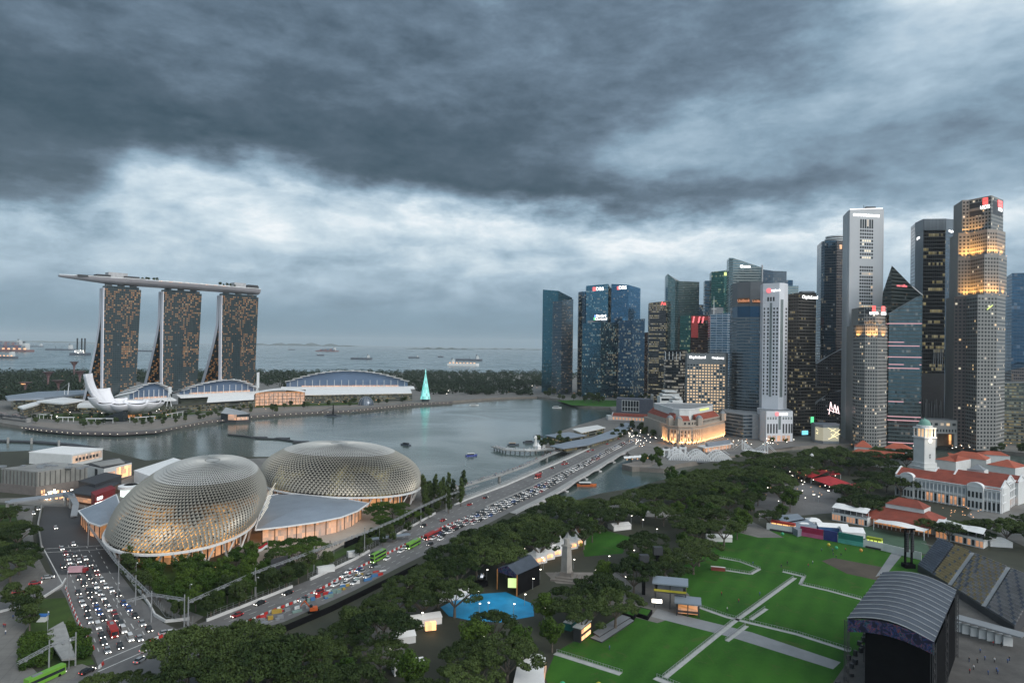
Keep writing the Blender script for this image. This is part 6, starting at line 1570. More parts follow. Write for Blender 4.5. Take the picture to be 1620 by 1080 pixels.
for pts,z,m,lab in (([(870,705),(905,697),(935,692),(968,680),(990,668),(1005,672),(975,690),(930,703),(890,709)],6,M_roofg,'long curved grey metal roof running beside the far end of the road bridge'),
                     ([(862,688),(900,683),(928,688),(890,694)],6,M_roofg,'flat grey roofed waterside restaurant left of the long curved roof'),([(905,678),(945,672),(958,676),(920,684)],8,M_wall,'cream two-storey waterside restaurant with balconies')):
    q = Gs(pts,z); c = sum(q,Vector()) / len(q); root = thing('waterside_building',lab,'building',(c.x,c.y,0))
    mb = Q(m); mb.prism(q,z - .8,z,bottom=True); mb.build('roof',root)
    mb = Q(f_low); mb.prism([c + (p - c) * .9 for p in q],0,z - .8); mb.build('wall',root)
# low white terraces behind the hotel
for x0,x1,Y,y0,lab in ((1044,1078,900,618,'white curved terrace block behind the left end of the grand hotel'),(1060,1084,860,628,'white stepped block just behind the grand hotel roof')):
    a,b = P(x0,Y,640),P(x1,Y,640); root = thing('terrace_block',lab,'building',a); zt_ = Zt((x0 + x1) / 2,y0,Y)
    for k in range(3): mb = Q(M_wall); mb.prism([a + Vector((k * 3,0,0)),b - Vector((k * 3,0,0)),b + Vector((-k * 3,18,0)),a + Vector((k * 3,18,0))],0 if k == 0 else zt_ - 12 + k * 5,zt_ - 8 + k * 4); mb.build('storey',root)
    mb = Q(M_dglass); mb.prism([a + Vector((2,-.2,0)),b + Vector((-2,-.2,0)),b + Vector((-2,3,0)),a + Vector((2,3,0))],zt_ - 13,zt_ - 10); mb.build('window_band',root)
# pier in the bay by the bridge
q = Gs([(782,706),(800,711),(830,713),(865,711),(905,712)],-1); root = thing('pier','curved pale viewing pier with people in the bay beside the bridge','pier',(q[1].x,q[1].y,WZ))
mb = Q(M_conc); mb.path(q,8,.9); mb.build('deck',root)
for p,p2 in zip(q,q[1:]):
    for k in range(4): r_ = p.lerp(p2,k / 4); mb = Q(M_conc); mb.tube((r_.x,r_.y,WZ),(r_.x,r_.y,-1.4),.6); mb.build('pile',root)
for s_ in (-4,4): mb = Q(M_white); mb.path([p + Vector((0,s_,1.3)) for p in q],.2,.5); mb.build('railing',root)
for x_,y_ in ((851,710),(858,707)):
    p = G(x_,y_); root = thing('marquee','small pointed white tent on the viewing pier' + (', nearer one' if x_ == 851 else ', farther one'),'tent',(p.x,p.y,-.5)); mb = Q(M_tent); mb.lathe((p.x,p.y),[(3.4,3),(1.2,4.6),(.1,7.2)],4); mb.build('roof',root); mb = Q(M_tent); mb.box(p,4.4,4.4,-.5,3,.78); mb.build('wall',root)
p = G(847,703,-2); root = thing('statue','white animal-headed fountain statue on its plinth at the pier','statue',(p.x,p.y,-3)); mb = Q(M_wall); mb.lathe((p.x,p.y),[(2.6,-4),(2.2,-1),(1.3,2),(1.6,4.5),(1.9,6),(1.0,7.8),(.3,8.2)],12); mb.build('body',root,smooth=True)
mb = Q(M_wall); mb.tube((p.x - .5,p.y - 1,6),(p.x - 1.8,p.y - 2.2,5.2),1.0,.7); mb.build('muzzle',root); mb = Q(M_wall); mb.box(p + Vector((2,0,0)),9,6,-4.2,-2.4); mb.build('plinth',root)
# low river terrace on the near side of the far bank
q = Gs([(984,735),(1000,739),(1030,738),(1036,733),(1005,731)]); mb = Q(M_quay); mb.prism([p for p in q],-4.5,.6); mb.build('river_terrace',label='stone-walled river terrace jutting toward the road bridge',cat='terrace')
a,b = G(992,730),G(1033,727); root = thing('restaurant_awning','row of pale awnings over river terrace tables with amber lamps','awning',a)
for k in range(6): p = a.lerp(b,k / 5); mb = Q(M_tent); mb.prism([p + Vector((-3,-2,0)),p + Vector((3,-2,0)),p + Vector((3,3,0)),p + Vector((-3,3,0))],[3.4,3.4,4.4,4.4],[3.6,3.6,4.6,4.6],bottom=True); mb.build('awning',root); mb = Q(L_warm); mb.box(p,1,.5,1.8,2.4,bottom=True); mb.build('lamp',root); mb = Q(M_white); mb.beam((p.x,p.y,.6),(p.x,p.y,3.5),.25); mb.build('post',root)

# ------------------------------------------------------------------ things on the lawn
ST = [G(1396,905,24),G(1513,931,24),G(1477,1012,24),G(1340,977,24)]
g0 = [Vector((p.x,p.y,0)) for p in ST]
root = thing('concert_stage','huge concert stage with ribbed curved dark roof and black side walls on the right','stage',sum(g0,Vector()) / 4)
rows = []
for i in range(13):
    t = i / 12; a,b = ST[0].lerp(ST[3],t),ST[1].lerp(ST[2],t)
    rows.append([a.lerp(b,s_ / 10) + Vector((0,0,2.6 * math.sin(math.pi * s_ / 10) - .6 * s_ / 10)) for s_ in range(11)])
M_sr = pm('stage_roof_fabric',(.055,.066,.085),.5,.25,.2,var2=.3)
mb = Q(M_sr); mb.grid(rows); mb.grid([[p - Vector((0,0,.5)) for p in r][::-1] for r in rows]); mb.build('roof',root)
for i in range(0,13): mb = Q(pm('roof_rib',(.36,.37,.38),.5)); mb.path([p + Vector((0,0,.12)) for p in rows[i]],.22,.22); mb.build('roof_rib',root)
i0 = [g0[0].lerp(g0[3],.12).lerp(g0[1].lerp(g0[2],.12),.10),g0[1].lerp(g0[2],.05),g0[2].lerp(g0[1],.02),g0[3].lerp(g0[0],.12).lerp(g0[2],.18)]
mb = Q(M_black); mb.prism([i0[0],i0[1],i0[2],i0[3]],0,21.5,top=False); mb.build('side_wall',root)
M_ban = None
m_,t_,b_ = newmat('banner_print'); co = t_.n('ShaderNodeTexCoord').outputs['Object']
nz_ = t_.noise(co,.55,4,.6,1.0)
t_.link(t_.ramp(nz_,[(.30,(.01,.01,.03)),(.46,(.015,.04,.14)),(.52,(.30,.08,.03)),(.54,(.05,.012,.07)),(.58,(.02,.12,.16)),(.62,(.01,.01,.03))],'CONSTANT'),b_.inputs['Base Color']); M_ban = m_
for a,b,h0,h1 in ((ST[3],ST[2],-4.2,-.4),(ST[0].lerp(ST[3],.55),ST[3],-3.2,-.4)):
    mb = Q(M_ban); n = 10
    for k in range(n):
        p,q = a.lerp(b,k / n),a.lerp(b,(k + 1) / n); ar = lambda f: (2.2 * math.sin(math.pi * f)) if a is ST[3] else 0
        mb.face([p + Vector((0,-.3,h0 + ar(k / n) * .9)),q + Vector((0,-.3,h0 + ar((k+1) / n) * .9)),q + Vector((0,-.3,h1 + ar((k+1) / n))),p + Vector((0,-.3,h1 + ar(k / n)))])
    mb.build('banner',root)
for p in (g0[3],g0[0].lerp(g0[3],.5),g0[0],g0[1],g0[2],g0[1].lerp(g0[2],.5)):
    mb = Q(M_dark)
    for sx,sy in ((-.5,-.5),(.5,-.5),(.5,.5),(-.5,.5)): mb.beam((p.x + sx,p.y + sy,0),(p.x + sx,p.y + sy,23.4),.16)
    for k in range(15): s_ = 1 if k % 2 else -1; mb.beam((p.x - .5 * s_,p.y - .5,k * 1.55),(p.x + .5 * s_,p.y - .5,k * 1.55 + 1.55),.1); mb.beam((p.x + .5,p.y - .5 * s_,k * 1.55),(p.x + .5,p.y + .5 * s_,k * 1.55 + 1.55),.1)
    mb.build('truss_leg',root)
e0,e1 = G(1362,1000,1),G(1322,1078,1)
for k in range(14): p = e0.lerp(e1,k / 13) + Vector((rnd.uniform(0,4),0,0)); mb = Q(M_dark); mb.box(p,rnd.uniform(.8,1.8),rnd.uniform(.8,1.5),.1,rnd.uniform(1,2.4),rnd.uniform(0,1)); mb.build('equipment_case',label='black equipment case on the stage yard beside the truss legs',cat='case',group='black cases beside the stage')
p = G(1437,897); root = thing('screen_tower','tall black truss tower hung with speakers behind the big stage','tower',p)
for s_ in (-1.6,1.6):
    mb = Q(M_black); mb.beam((p.x + s_,p.y,0),(p.x + s_,p.y,19),.8); mb.build('truss_leg',root)
    for k in range(8): mb = Q(M_dark); mb.box(p + Vector((s_ * .8,-1,0)),1.3,1.0,8 + k * 1.2,9.1 + k * 1.2,.1 * k); mb.build('speaker',root)
mb = Q(M_black); mb.beam((p.x - 3.2,p.y,19),(p.x + 3.2,p.y,19),.8); mb.box(p,5,4,0,2); mb.build('base',root)
# raked seating
q = [G(1452,894,3),G(1605,990,3),G(1645,918,14),G(1484,852,14)]
root = thing('grandstand','raked grandstand of blue, gold and grey seats behind the stage','grandstand',Vector((q[0].x,q[0].y,0)))
mb = Q(pm('stand_frame',(.05,.05,.055),.7)); mb.face(q); mb.face([q[0],q[1],(q[1].x,q[1].y,0),(q[0].x,q[0].y,0)]); mb.face([q[1],q[2],(q[2].x,q[2].y,0),(q[1].x,q[1].y,0)]); mb.face([q[3],q[0],(q[0].x,q[0].y,0),(q[3].x,q[3].y,0)]); mb.build('frame',root)
MS = [pm('seat_blue',(.13,.15,.19),.6),pm('seat_gold',(.33,.26,.14),.6),pm('seat_grey',(.27,.26,.26),.6)]
NR,NC = 15,46; rest = MB(); cnt = 0; seatm = {}
du = (q[1] - q[0]).normalized()
for r in range(NR):
    for c in range(NC):
        if c in (8,17,18,33,34): continue
        f,g_ = (c + .5) / NC,(r + .45) / NR
        p = q[0].lerp(q[1],f).lerp(q[3].lerp(q[2],f),g_); k = 0
        if c < 8: k = 0
        elif c < 17: k = 1 if (c * 7 + r) % 9 else 0
        elif c < 33: k = (0,1,2)[(c + r // 2) % 3] if c < 24 else (2,2,1)[(c + r) % 3]
        else: k = 2 if (c + r) % 5 else 0
        ang = math.atan2(du.y,du.x); tgt = rest
        if r < 2 and cnt < 82:
            mb = Q(MS[k]); mb.box(p,1.5,.55,p.z,p.z + .45,ang); mb.box(p + Vector((-du.y * .3,du.x * .3,0)),1.5,.14,p.z + .4,p.z + 1.15,ang); mb.build('seat',root); cnt += 1
        else: rest.mat(MS[k]); rest.box(p,1.5,.55,p.z,p.z + .45,ang); rest.box(p + Vector((-du.y * .3,du.x * .3,0)),1.5,.14,p.z + .4,p.z + 1.15,ang)
rest.build('seats',root,kind='stuff')
for f in (.385,.73): a,b = q[0].lerp(q[1],f),q[3].lerp(q[2],f); mb = Q(M_grey); mb.beam(a + Vector((0,0,.2)),b + Vector((0,0,.2)),1.6,.15); mb.build('aisle',root)
a,b = q[3] + Vector((2,8,0)),q[2] + Vector((0,8,0)); root = thing('canopy','long wavy cream awning stretched behind the top of the grandstand','awning',Vector((a.x,a.y,0)))
mb = Q(pm('cream_fabric',(.40,.37,.32),.7)); N = 24
for k in range(N):
    t0,t1 = k / N,(k + 1) / N; p,p2 = a.lerp(b,t0),a.lerp(b,t1); w0,w1 = .9 * abs(math.sin(t0 * 14)),.9 * abs(math.sin(t1 * 14))
    mb.face([(p.x,p.y - 3,8.2 + w0),(p2.x,p2.y - 3,8.2 + w1),(p2.x,p2.y + 10,7 + w1),(p.x,p.y + 10,7 + w0)])
mb.build('fabric',root)
for k in range(7): p = a.lerp(b,k / 6); mb = Q(M_steel); mb.beam((p.x,p.y,0),(p.x,p.y,8.4),.3); mb.build('post',root)
for k in range(7):
    p = G(1515 + k * 13,985 + k * 3.6,3); mb = Q(M_wall); mb.box(p,3,2.4,0,3.2,-.3); mb.build('site_cabin',label='white site cabin in the row below the grandstand',cat='cabin',group='white cabins below the grandstand')
mb = Q(M_grey); a,b = G(1512,975,5.5),G(1620,1005,5.5); mb.beam(a,b,6,.4); mb.build('walkway_roof',label='long flat grey roof above the white site cabins',cat='roof')
# observation platform by the trees
def platform(x,y,w,d_,z,label,deck2=True):
    p = G(x,y); root = thing('viewing_platform',label,'platform',p); r_ = -.25; ca,sa = math.cos(r_),math.sin(r_)
    for u in (-1,0,1):
        for v in (-1,1): qx,qy = p.x + u * w * .48 * ca - v * d_ * .48 * sa,p.y + u * w * .48 * sa + v * d_ * .48 * ca; mb = Q(M_dark); mb.beam((qx,qy,0),(qx,qy,z + 3.6),.35); mb.build('post',root)
    mb = Q(M_dark); mb.box(p,w,d_,z,z + .4,r_,bottom=True); mb.build('deck',root)
    mb = Q(M_roofg); mb.box(p,w + 1.5,d_ + 1.5,z + 3.6,z + 4.1,r_,bottom=True); mb.build('roof',root)
    if deck2:
        mb = Q(pm('yellow_rail',(.35,.30,.02),.6)); c4 = [Vector((p.x + u * w * .5 * ca - v * d_ * .5 * sa,p.y + u * w * .5 * sa + v * d_ * .5 * ca,z + 1.0)) for u,v in ((-1,1),(-1,-1),(1,-1),(1,1))]; mb.path(c4,.12,.9); mb.build('railing',root)
        mb = Q(M_grey); mb.box(p,w * .8,d_ * .5,z + .4,z + 3,r_); mb.build('cabin',root)
    else: mb = Q(L_soft); mb.box(p,w * .85,d_ * .6,.6,2.6,r_); mb.build('lit_bar',root)
    return root
platform(1060,958,13,8,6.5,'raised black viewing platform with grey flat roof and yellow railing by the lawn'); platform(1088,970,9,7,1.5,'dark hut with warm lit bar in front of the raised platform',False)
p = G(1052,965); mb = Q(L_white); mb.box(p + Vector((-4,-3,0)),4,.3,4.2,5.6,-.2,bottom=True); mb.build('white_light',label='bright white light panel below the raised viewing platform',cat='light')
for pts,m,lab,z in (([(938,1003),(990,972),(1000,978),(948,1010)],M_grey,'upper of two long grey deck platforms on the lawn edge',.9),([(934,1010),(995,978),(1003,983),(952,1017)],M_grey,'lower of two long grey deck platforms on the lawn edge',.5)):
    q = Gs(pts); mb = Q(M_dark); mb.prism(q,0,z,topmat=m); mb.build('deck_platform',label=lab,cat='platform')
for x0,lab in ((990,'left one of two square turf boxes with black skirts'),(1012,'right one of two square turf boxes with black skirts')):
    q = Gs([(x0,965),(x0 + 20,970),(x0 + 13,981),(x0 - 6,975)]); c = sum(q,Vector()) / 4; root = thing('turf_box',lab,'turf box',c); mb = Q(M_black); mb.prism(q,0,1.5); mb.build('skirt',root); mb = Q(M_grass); mb.prism([c + (p - c) * .8 for p in q],1.5,1.56); mb.build('turf',root)
# container bars and white hall at the lower edge
for (x,y,w,dp,h,rot,lab,m,lit) in ((921,1008,3,9,5,-.55,'two-level container bar with warm lit front at the left corner of the lawn',M_dark,1),(904,992,3,7,2.8,-.55,'teal container cabins behind the lit container bar',pm('teal_container',(.02,.16,.14),.6),0),(1016,908,0,0,0,0,'',None,0)):
    if not lab: continue
    p = G(x,y); root = thing('container',lab,'container',p); mb = Q(m); mb.box(p,w,dp,0,h,rot); mb.build('body',root)
    mb = Q(M_wall); mb.box(p,w + .4,dp + .4,h,h + .3,rot,bottom=True); mb.build('roof',root)
    if lit:
        o = Vector((math.cos(rot),math.sin(rot),0)) * (w / 2 + .1)
        for z in (.6,3.1): mb = Q(L_warm); mb.box(p + o,.2,dp * .85,z,z + 1.3,rot); mb.build('lit_counter',root)
p = G(838,1082); root = thing('marquee','long pale marquee hall at the bottom edge beside the lawn','marquee',p); mb = Q(M_tent); mb.box(p,8.5,22,0,4,-.12); mb.build('wall',root)
mb = Q(M_tent); mb.prism([(p.x - 4.4 + .12 * v * 1,p.y + v) if s_ < 0 else (p.x + 4.4,p.y + v) for s_,v in ((-1,-11),(1,-11),(1,11),(-1,11))],4,[4.2,4.2,4.8,4.8]); mb.build('roof',root); mb = Q(L_soft); mb.box(p + Vector((4.6,0,0)),.2,18,.8,3,-.12); mb.build('lit_side',root)
# dug-out shelter, barriers, fences across the lawn
M_trk = pm('plate_track',(.36,.37,.36),.7,.15,.5,var2=.2)
def fence(pts,lab,w=1.1,h=1.1,z=.1,dbl=False):
    q = Gs(pts); root = thing('crowd_barrier',lab,'barrier',q[0])
    mb = Q(M_trk); mb.path([p + Vector((0,0,.08)) for p in q],w,.12); mb.build('plate_track',root)
    mb = Q(M_steel)
    for a,b in zip(q,q[1:]):
        o = Vector((-(b - a).normalized().y,(b - a).normalized().x,0)) * w * .5; mb.beam(a + o + Vector((0,0,h)),b + o + Vector((0,0,h)),.08); mb.beam(a + o + Vector((0,0,.3)),b + o + Vector((0,0,.3)),.08)
        n = int((b - a).length / 1.0)
        for k in range(n + 1): p = a.lerp(b,k / max(1,n)) + o; mb.beam((p.x,p.y,0),(p.x,p.y,h),.07 if k % 2 else .14)
    mb.build('railing',root)
fence([(1052,1072),(1160,985),(1258,914)],'long plate track with railing running diagonally across the whole lawn',1.6)
fence([(1150,1014),(1182,990)],'lower short plate track parallel to the long diagonal one',1.4); fence([(1188,980),(1213,963)],'upper short plate track parallel to the long diagonal one',1.4)
fence([(1086,950),(1110,962),(1150,976),(1185,985),(1260,1003),(1345,1030)],'barrier line crossing the lawn from the platform to the stage',1.8)
fence([(1238,904),(1272,912),(1266,924),(1310,934),(1362,948)],'kinked barrier line in the middle of the lawn toward the stage roof',1.6)
fence([(1138,882),(1170,888),(1202,900)],'upper side of the small barrier pen on the lawn',1.0); fence([(1148,902),(1188,908),(1202,900)],'lower side of the small barrier pen on the lawn',1.4)
fence([(878,1033),(982,1066)],'plate track near the bottom left corner of the lawn',2.4); fence([(1036,1072),(1080,1090)],'short plate track at the bottom edge of the lawn',2.4)
p = G(1136,902); root = thing('dugout','small dark red and white dugout shelter beside the barrier pen','shelter',p); mb = Q(pm('dugout_red',(.20,.04,.03),.6)); mb.box(p,6.5,1.6,0,1.7,-.25); mb.build('body',root); mb = Q(M_wall); mb.box(p,6.8,1.0,1.7,1.9,-.25,bottom=True); mb.build('roof',root)
for k,(x,y,c,lab) in enumerate(((890,1082,'green_ball','green balloon ball low over the bottom of the lawn'),(947,1083,'yellow_ball','yellow balloon ball low over the bottom of the lawn'),(919,861,'yellow_ball','yellow balloon ball beside the white peaked tents'),(1238,844,'green_ball','small green ball on the lawn before the food stall'),(1311,861,'yellow_ball','yellow ball on the lawn before the navy panel'),(1323,866,'green_ball','small green ball on the lawn before the teal panel'),(1362,870,'orange_ball','orange ball on the lawn before the yellow-green stall'))):
    p = G(x,y,2.2); cc = {'green_ball': (.03,.30,.15),'yellow_ball': (.45,.38,.03),'orange_ball': (.55,.28,.05)}[c]; root = thing('balloon',lab,'balloon',(p.x,p.y,0))
    r = 1.0 if k < 3 else .9; mb = Q(pm(c,cc,.5)); mb.lathe((p.x,p.y),[(.05,2.2 - r)] + [(r * math.cos(a),2.2 + r * math.sin(a)) for a in [-1.2 + .4 * j for j in range(7)]] + [(.05,2.2 + r)],14); mb.build('ball',root,smooth=True); mb = Q(M_dark); mb.beam((p.x,p.y,0),(p.x,p.y,1.3),.05); mb.build('tether',root)
# park stage, cenotaph, peaked tents
p = G(826,925); root = thing('park_stage','dark roofed park stage with colourful gable banner and green lit screen facing the blue court','stage',p)
a = [G(787,899,9),G(818,909,9),G(854,893,9),G(826,876,9)]
hi1,hi2 = a[0].lerp(a[1],.5) + Vector((0,0,2.6)),a[3].lerp(a[2],.5) + Vector((0,0,2.2))
mb = Q(M_sr); mb.face([a[0],hi1,hi2,a[3]]); mb.face([a[1],a[2],hi2,hi1][::1]); mb.build('roof',root)
mb = Q(M_ban); mb.face([a[0],a[1],hi1]); mb.face([a[0] + Vector((0,0,-1.4)),a[1] + Vector((0,0,-1.4)),a[1],a[0]]); mb.build('gable_banner',root)
mb = Q(M_black); mb.prism([Vector((x.x,x.y,0)) for x in (a[1],a[2],a[3])],0,8.6); mb.prism([Vector((x.x,x.y,0)) for x in (a[0].lerp(a[3],.5),a[1].lerp(a[2],.3),a[3])],0,8); mb.build('black_wall',root)
mb = Q(lamp('green_screen',(.75,1,.3),.9)); c_ = a[0].lerp(a[1],.78); mb.prism([Vector((c_.x - 2,c_.y - .3,0)),Vector((c_.x + 2,c_.y - .6,0)),Vector((c_.x + 2,c_.y,0)),Vector((c_.x - 2,c_.y,0))],3,7,bottom=True); mb.build('screen',root)
for x in a[:2]: mb = Q(pm('orange_pole',(.40,.16,.04),.6)); mb.beam((x.x,x.y - .3,0),(x.x,x.y - .3,9),.5); mb.build('post',root)
p = G(761,925); root = thing('mirror_ball','large mirror ball on a round black stand behind the blue court','mirror ball',p); mb = Q(M_black); mb.lathe((p.x,p.y),[(3.2,0),(3.2,1.4),(.1,1.5)],20); mb.build('stand',root)
mb = Q(pm('mirror',(.6,.6,.62),.1,metal=1.0)); mb.lathe((p.x,p.y),[(.1,1.5)] + [(2.0 * math.cos(t),3.5 + 2.0 * math.sin(t)) for t in [-1.3 + .26 * j for j in range(11)]] + [(.1,5.5)],18); mb.build('ball',root)
p = G(896,915); root = thing('cenotaph','tall tapering stone cenotaph on stepped terrace among the trees','monument',p)
for w,z0,z1 in ((13,0,.8),(9,.8,1.6),(5.5,1.6,3.4)): mb = Q(M_quay); mb.box(p,w,w * .8,z0,z1,-.3); mb.build('step',root)
mb = Q(pm('cenotaph_stone',(.30,.28,.25),.8)); mb.tube((p.x,p.y,3.4),(p.x,p.y,15),2.7,2.1,4); mb.tube((p.x,p.y,15),(p.x,p.y,15.8),2.6,2.6,4); mb.tube((p.x,p.y,15.8),(p.x,p.y,18.6),1.4,1.2,8); mb.build('shaft',root)
for k in range(6):
    x,y = 848 + k * 12.5,888 - k * 5.6; p = G(x,y); root = thing('peaked_tent','white peaked tent in the bright row beside the stone cenotaph','tent',p,'white peaked tents by the cenotaph')
    mb = Q(M_tent); mb.box(p,8,8,0,3.6,.55); mb.build('wall',root); mb = Q(M_tent); mb.lathe((p.x,p.y),[(6.2,3.6),(2.2,5.0),(.6,7.2),(.05,8.4)],4); mb.build('roof',root)
    mb = Q(L_warm); mb.box(p + Vector((2.2,-4.0,0)),5,.3,1.4,2.8,.55,bottom=True); mb.build('lamp',root)
for (x,y,w,d_,lab) in ((705,948,20,5,'white marquee row along the upper left side of the blue court'),(672,985,12,6,'white marquee at the left corner of the blue court'),(640,1014,7,5,'small white tent under the trees at lower left'),(980,836,12,7,'white marquee under trees with dark stripes near the river'),(1040,816,16,4,'long bright white tent roof behind the trees'),(1137,855,14,4,'narrow white tent row beside the top of the lawn'),(645,1060,10,5,'white tent near the bottom edge under trees')):
    tent(x,y,w,d_,.4 if x < 1000 else -.1,lab,2.6,3.8,peak=False)
p = G(681,1000); mb = Q(L_warm); mb.box(p,4,1.5,1,4,.3,bottom=True); mb.build('lit_kiosk',label='glowing orange kiosk at the lower left corner of the blue court',cat='kiosk')
p = G(925,842); mb = Q(pm('inflatable',(.5,.08,.04),.5)); mb.tube((p.x - 5,p.y,1.2),(p.x + 5,p.y - 1,1.2),1.1); mb.mat(M_tent); mb.tube((p.x - 2,p.y - .3,1.25),(p.x + 3,p.y - .8,1.25),1.15); mb.build('inflatable_tube',label='red and white inflatable tube lying on the small lawn',cat='inflatable')
# speaker masts
for x,y in ((1018,940),(1040,925)):
    p = G(x,y); root = thing('speaker_mast',('left' if x < 1030 else 'right') + ' of two tall black speaker masts beside the platform','mast',p,'black speaker masts'); mb = Q(M_black); mb.beam((p.x,p.y,0),(p.x,p.y,17),1.3); mb.build('truss_leg',root); mb = Q(M_dark); mb.box(p,4,3,14,17.4); mb.build('speaker',root)
# billboard and lighting truss of the street circuit
def truss(pts,lab,z,posts):
    q = Gs(pts,z); root = thing('lighting_truss',lab,'truss',(q[0].x,q[0].y,0)); mb = Q(M_steel)
    for a,b in zip(q,q[1:]):
        d = (b - a).normalized(); o = Vector((-d.y,d.x,0)) * .45; u = Vector((0,0,.8))
        mb.beam(a - o,b - o,.16); mb.beam(a + o,b + o,.16); mb.beam(a + u,b + u,.16); n = int((b - a).length / 2)
        for k in range(n):
            p,p2 = a.lerp(b,k / n),a.lerp(b,(k + 1) / n); s_ = o if k % 2 else -o; mb.beam(p + s_,p2 + u,.1); mb.beam(p + u,p2 - s_,.1); mb.beam(p - o,p2 + o,.1)
        for k in range(n // 2): p = a.lerp(b,(k + .5) / (n // 2)); mb.box(p,.7,.5,z - .6,z,0,bottom=True)
    mb.build('truss_beam',root)
    for x,y in posts: p = G(x,y,z); m2 = Q(M_steel); m2.tube((p.x,p.y,0),(p.x,p.y,z + 2.2),.28,.2); m2.build('post',root)
truss([(140,832),(185,890),(240,943)],'lighting truss running down beside the left road to the corner post',10,[(140,832),(188,893),(215,918),(240,943)])
truss([(200,952),(240,941),(292,949)],'short crossing lighting truss over the corner post',10,[(292,949)])
truss([(298,953),(404,906),(497,872),(577,843),(627,822),(666,802),(706,784),(757,768)],'long lighting truss following the upper side of the avenue toward the bridge',10,[(298,953),(404,906),(497,872),(577,843),(666,802),(706,784)])
truss([(28,1050),(78,1023),(120,1010)],'lighting truss at the lower left corner above the black bushes',9,[(78,1023),(120,1010)])
a,b = G(428,924),G(449,918); root = thing('big_screen','back of a large black event screen beside the avenue','screen',a); mb = Q(M_dark); mb.prism([a,b,b + Vector((1,2,0)),a + Vector((1,2,0))],2.5,11,bottom=True); mb.build('panel',root); mb = Q(M_black); mb.prism([a + Vector((.5,.5,0)),b,b + Vector((0,2.5,0)),a + Vector((1,3,0))],0,2.4); mb.build('base',root)
mb = Q(M_black); mb.path(Gs([(545,862),(600,838),(655,812),(682,800)],1.6),.3,3.2); mb.build('screen_fence',label='long black screen fence below the truss beside the avenue',cat='fence')
mb = Q(M_black); mb.path(Gs([(395,1010),(455,992),(525,962),(600,925),(660,895)],1.2),.4,2.4); mb.build('screen_fence',label='black fence edging the lower side of the avenue above the trees',cat='fence')
for n_,(T_a,T_b,f_) in enumerate(((1.0,3.2,-.03),(3.9,7.0,-.03),(8,13,-.1))):
    mb = Q(M_steel)
    for t in arcl(f_,T_a,T_b,3.0): p = along(t,f_,0); mb.beam(p,p + Vector((0,0,2.8)),.12)
    st = [T_a + (T_b - T_a) * k / 14 for k in range(15)]
    for z in (1.1,1.9,2.8):
        for s0,s1 in zip(st,st[1:]): mb.beam(along(s0,f_,z),along(s1,f_,z),.06)
    mb.build('mesh_fence',label=('tall steel mesh fence at the lower end of the avenue','tall steel mesh fence along the middle of the avenue','steel railing fence along the water side of the road bridge')[n_],cat='fence')
mb = Q(M_steel)
for p in [a.lerp(b,k / 8) for a,b in zip(Gs([(182,868),(205,905),(240,945),(262,975)]),Gs([(205,905),(240,945),(262,975),(305,985)])) for k in range(9)]: mb.beam(p,p + Vector((0,0,2.6)),.12)
for z in (1.3,2.6): mb.path(Gs([(182,868),(205,905),(240,945),(262,975),(305,985)],z),.08,.08)
mb.build('mesh_fence',label='steel mesh fence curving round the corner beside the left road',cat='fence')
mb = Q(pm('barrier_concrete',(.55,.55,.54))); mb.path(Gs([(197,905),(222,935),(236,955),(245,972),(262,982),(300,978)],.6),.6,1.1); mb.build('barrier_wall',label='curving concrete barrier wall at the corner of the left road',cat='barrier')
mb = Q(pm('barrier_concrete',(.55,.55,.54))); mb.path(Gs([(0,967),(40,957),(72,942),(98,925),(104,915)],.5),.5,1.0); mb.build('barrier_wall',label='short concrete barrier wall beside the side road at the far left',cat='barrier')
# concrete slab roof, kiosk
q = [G(72,1002,3),G(103,986,3),G(120,1040,3),G(98,1042,3)]; mb = Q(pm('slab_concrete',(.30,.30,.29),.85,.2,.3,var2=.4)); mb.prism(q,2.4,3,bottom=True); mb.prism([G(76,1006,0),G(100,992,0),G(114,1040,0),G(100,1042,0)],0,2.4); mb.build('concrete_shelter',label='angular pale concrete slab roof at the lower left',cat='shelter')
p = G(67,982); root = thing('kiosk','small white kiosk with bright blue roof on the grass at lower left','kiosk',p); mb = Q(M_wall); mb.box(p,3.2,2.2,0,2,.1); mb.build('body',root); mb = Q(pm('blue_sheet',(.03,.14,.42),.5)); mb.box(p + Vector((0,.2,0)),3.5,2.5,2,2.4,.1); mb.build('roof',root)
# excavator
p = G(496,968); root = thing('excavator','orange excavator parked beside the lower edge of the avenue','excavator',p); M_or = pm('orange_paint',(.45,.09,.02),.5)
mb = Q(M_or); mb.box(p,3,2.2,.9,2.2,.4); mb.build('body',root); mb = Q(M_dglass); mb.box(p + Vector((-.9,-.4,0)),1.1,1,2.2,3.2,.4); mb.build('cab',root)
mb = Q(M_or); mb.beam(p + Vector((-1.4,0,2)),p + Vector((-4,1,4.2)),.4); mb.beam(p + Vector((-4,1,4.2)),p + Vector((-5.6,1.2,2)),.35); mb.build('arm',root)
for s_ in (-.9,.9): mb = Q(M_black); mb.box(p + Vector((s_ * .4,s_,0)),3.2,.5,0,.85,.4); mb.build('crawler',root)
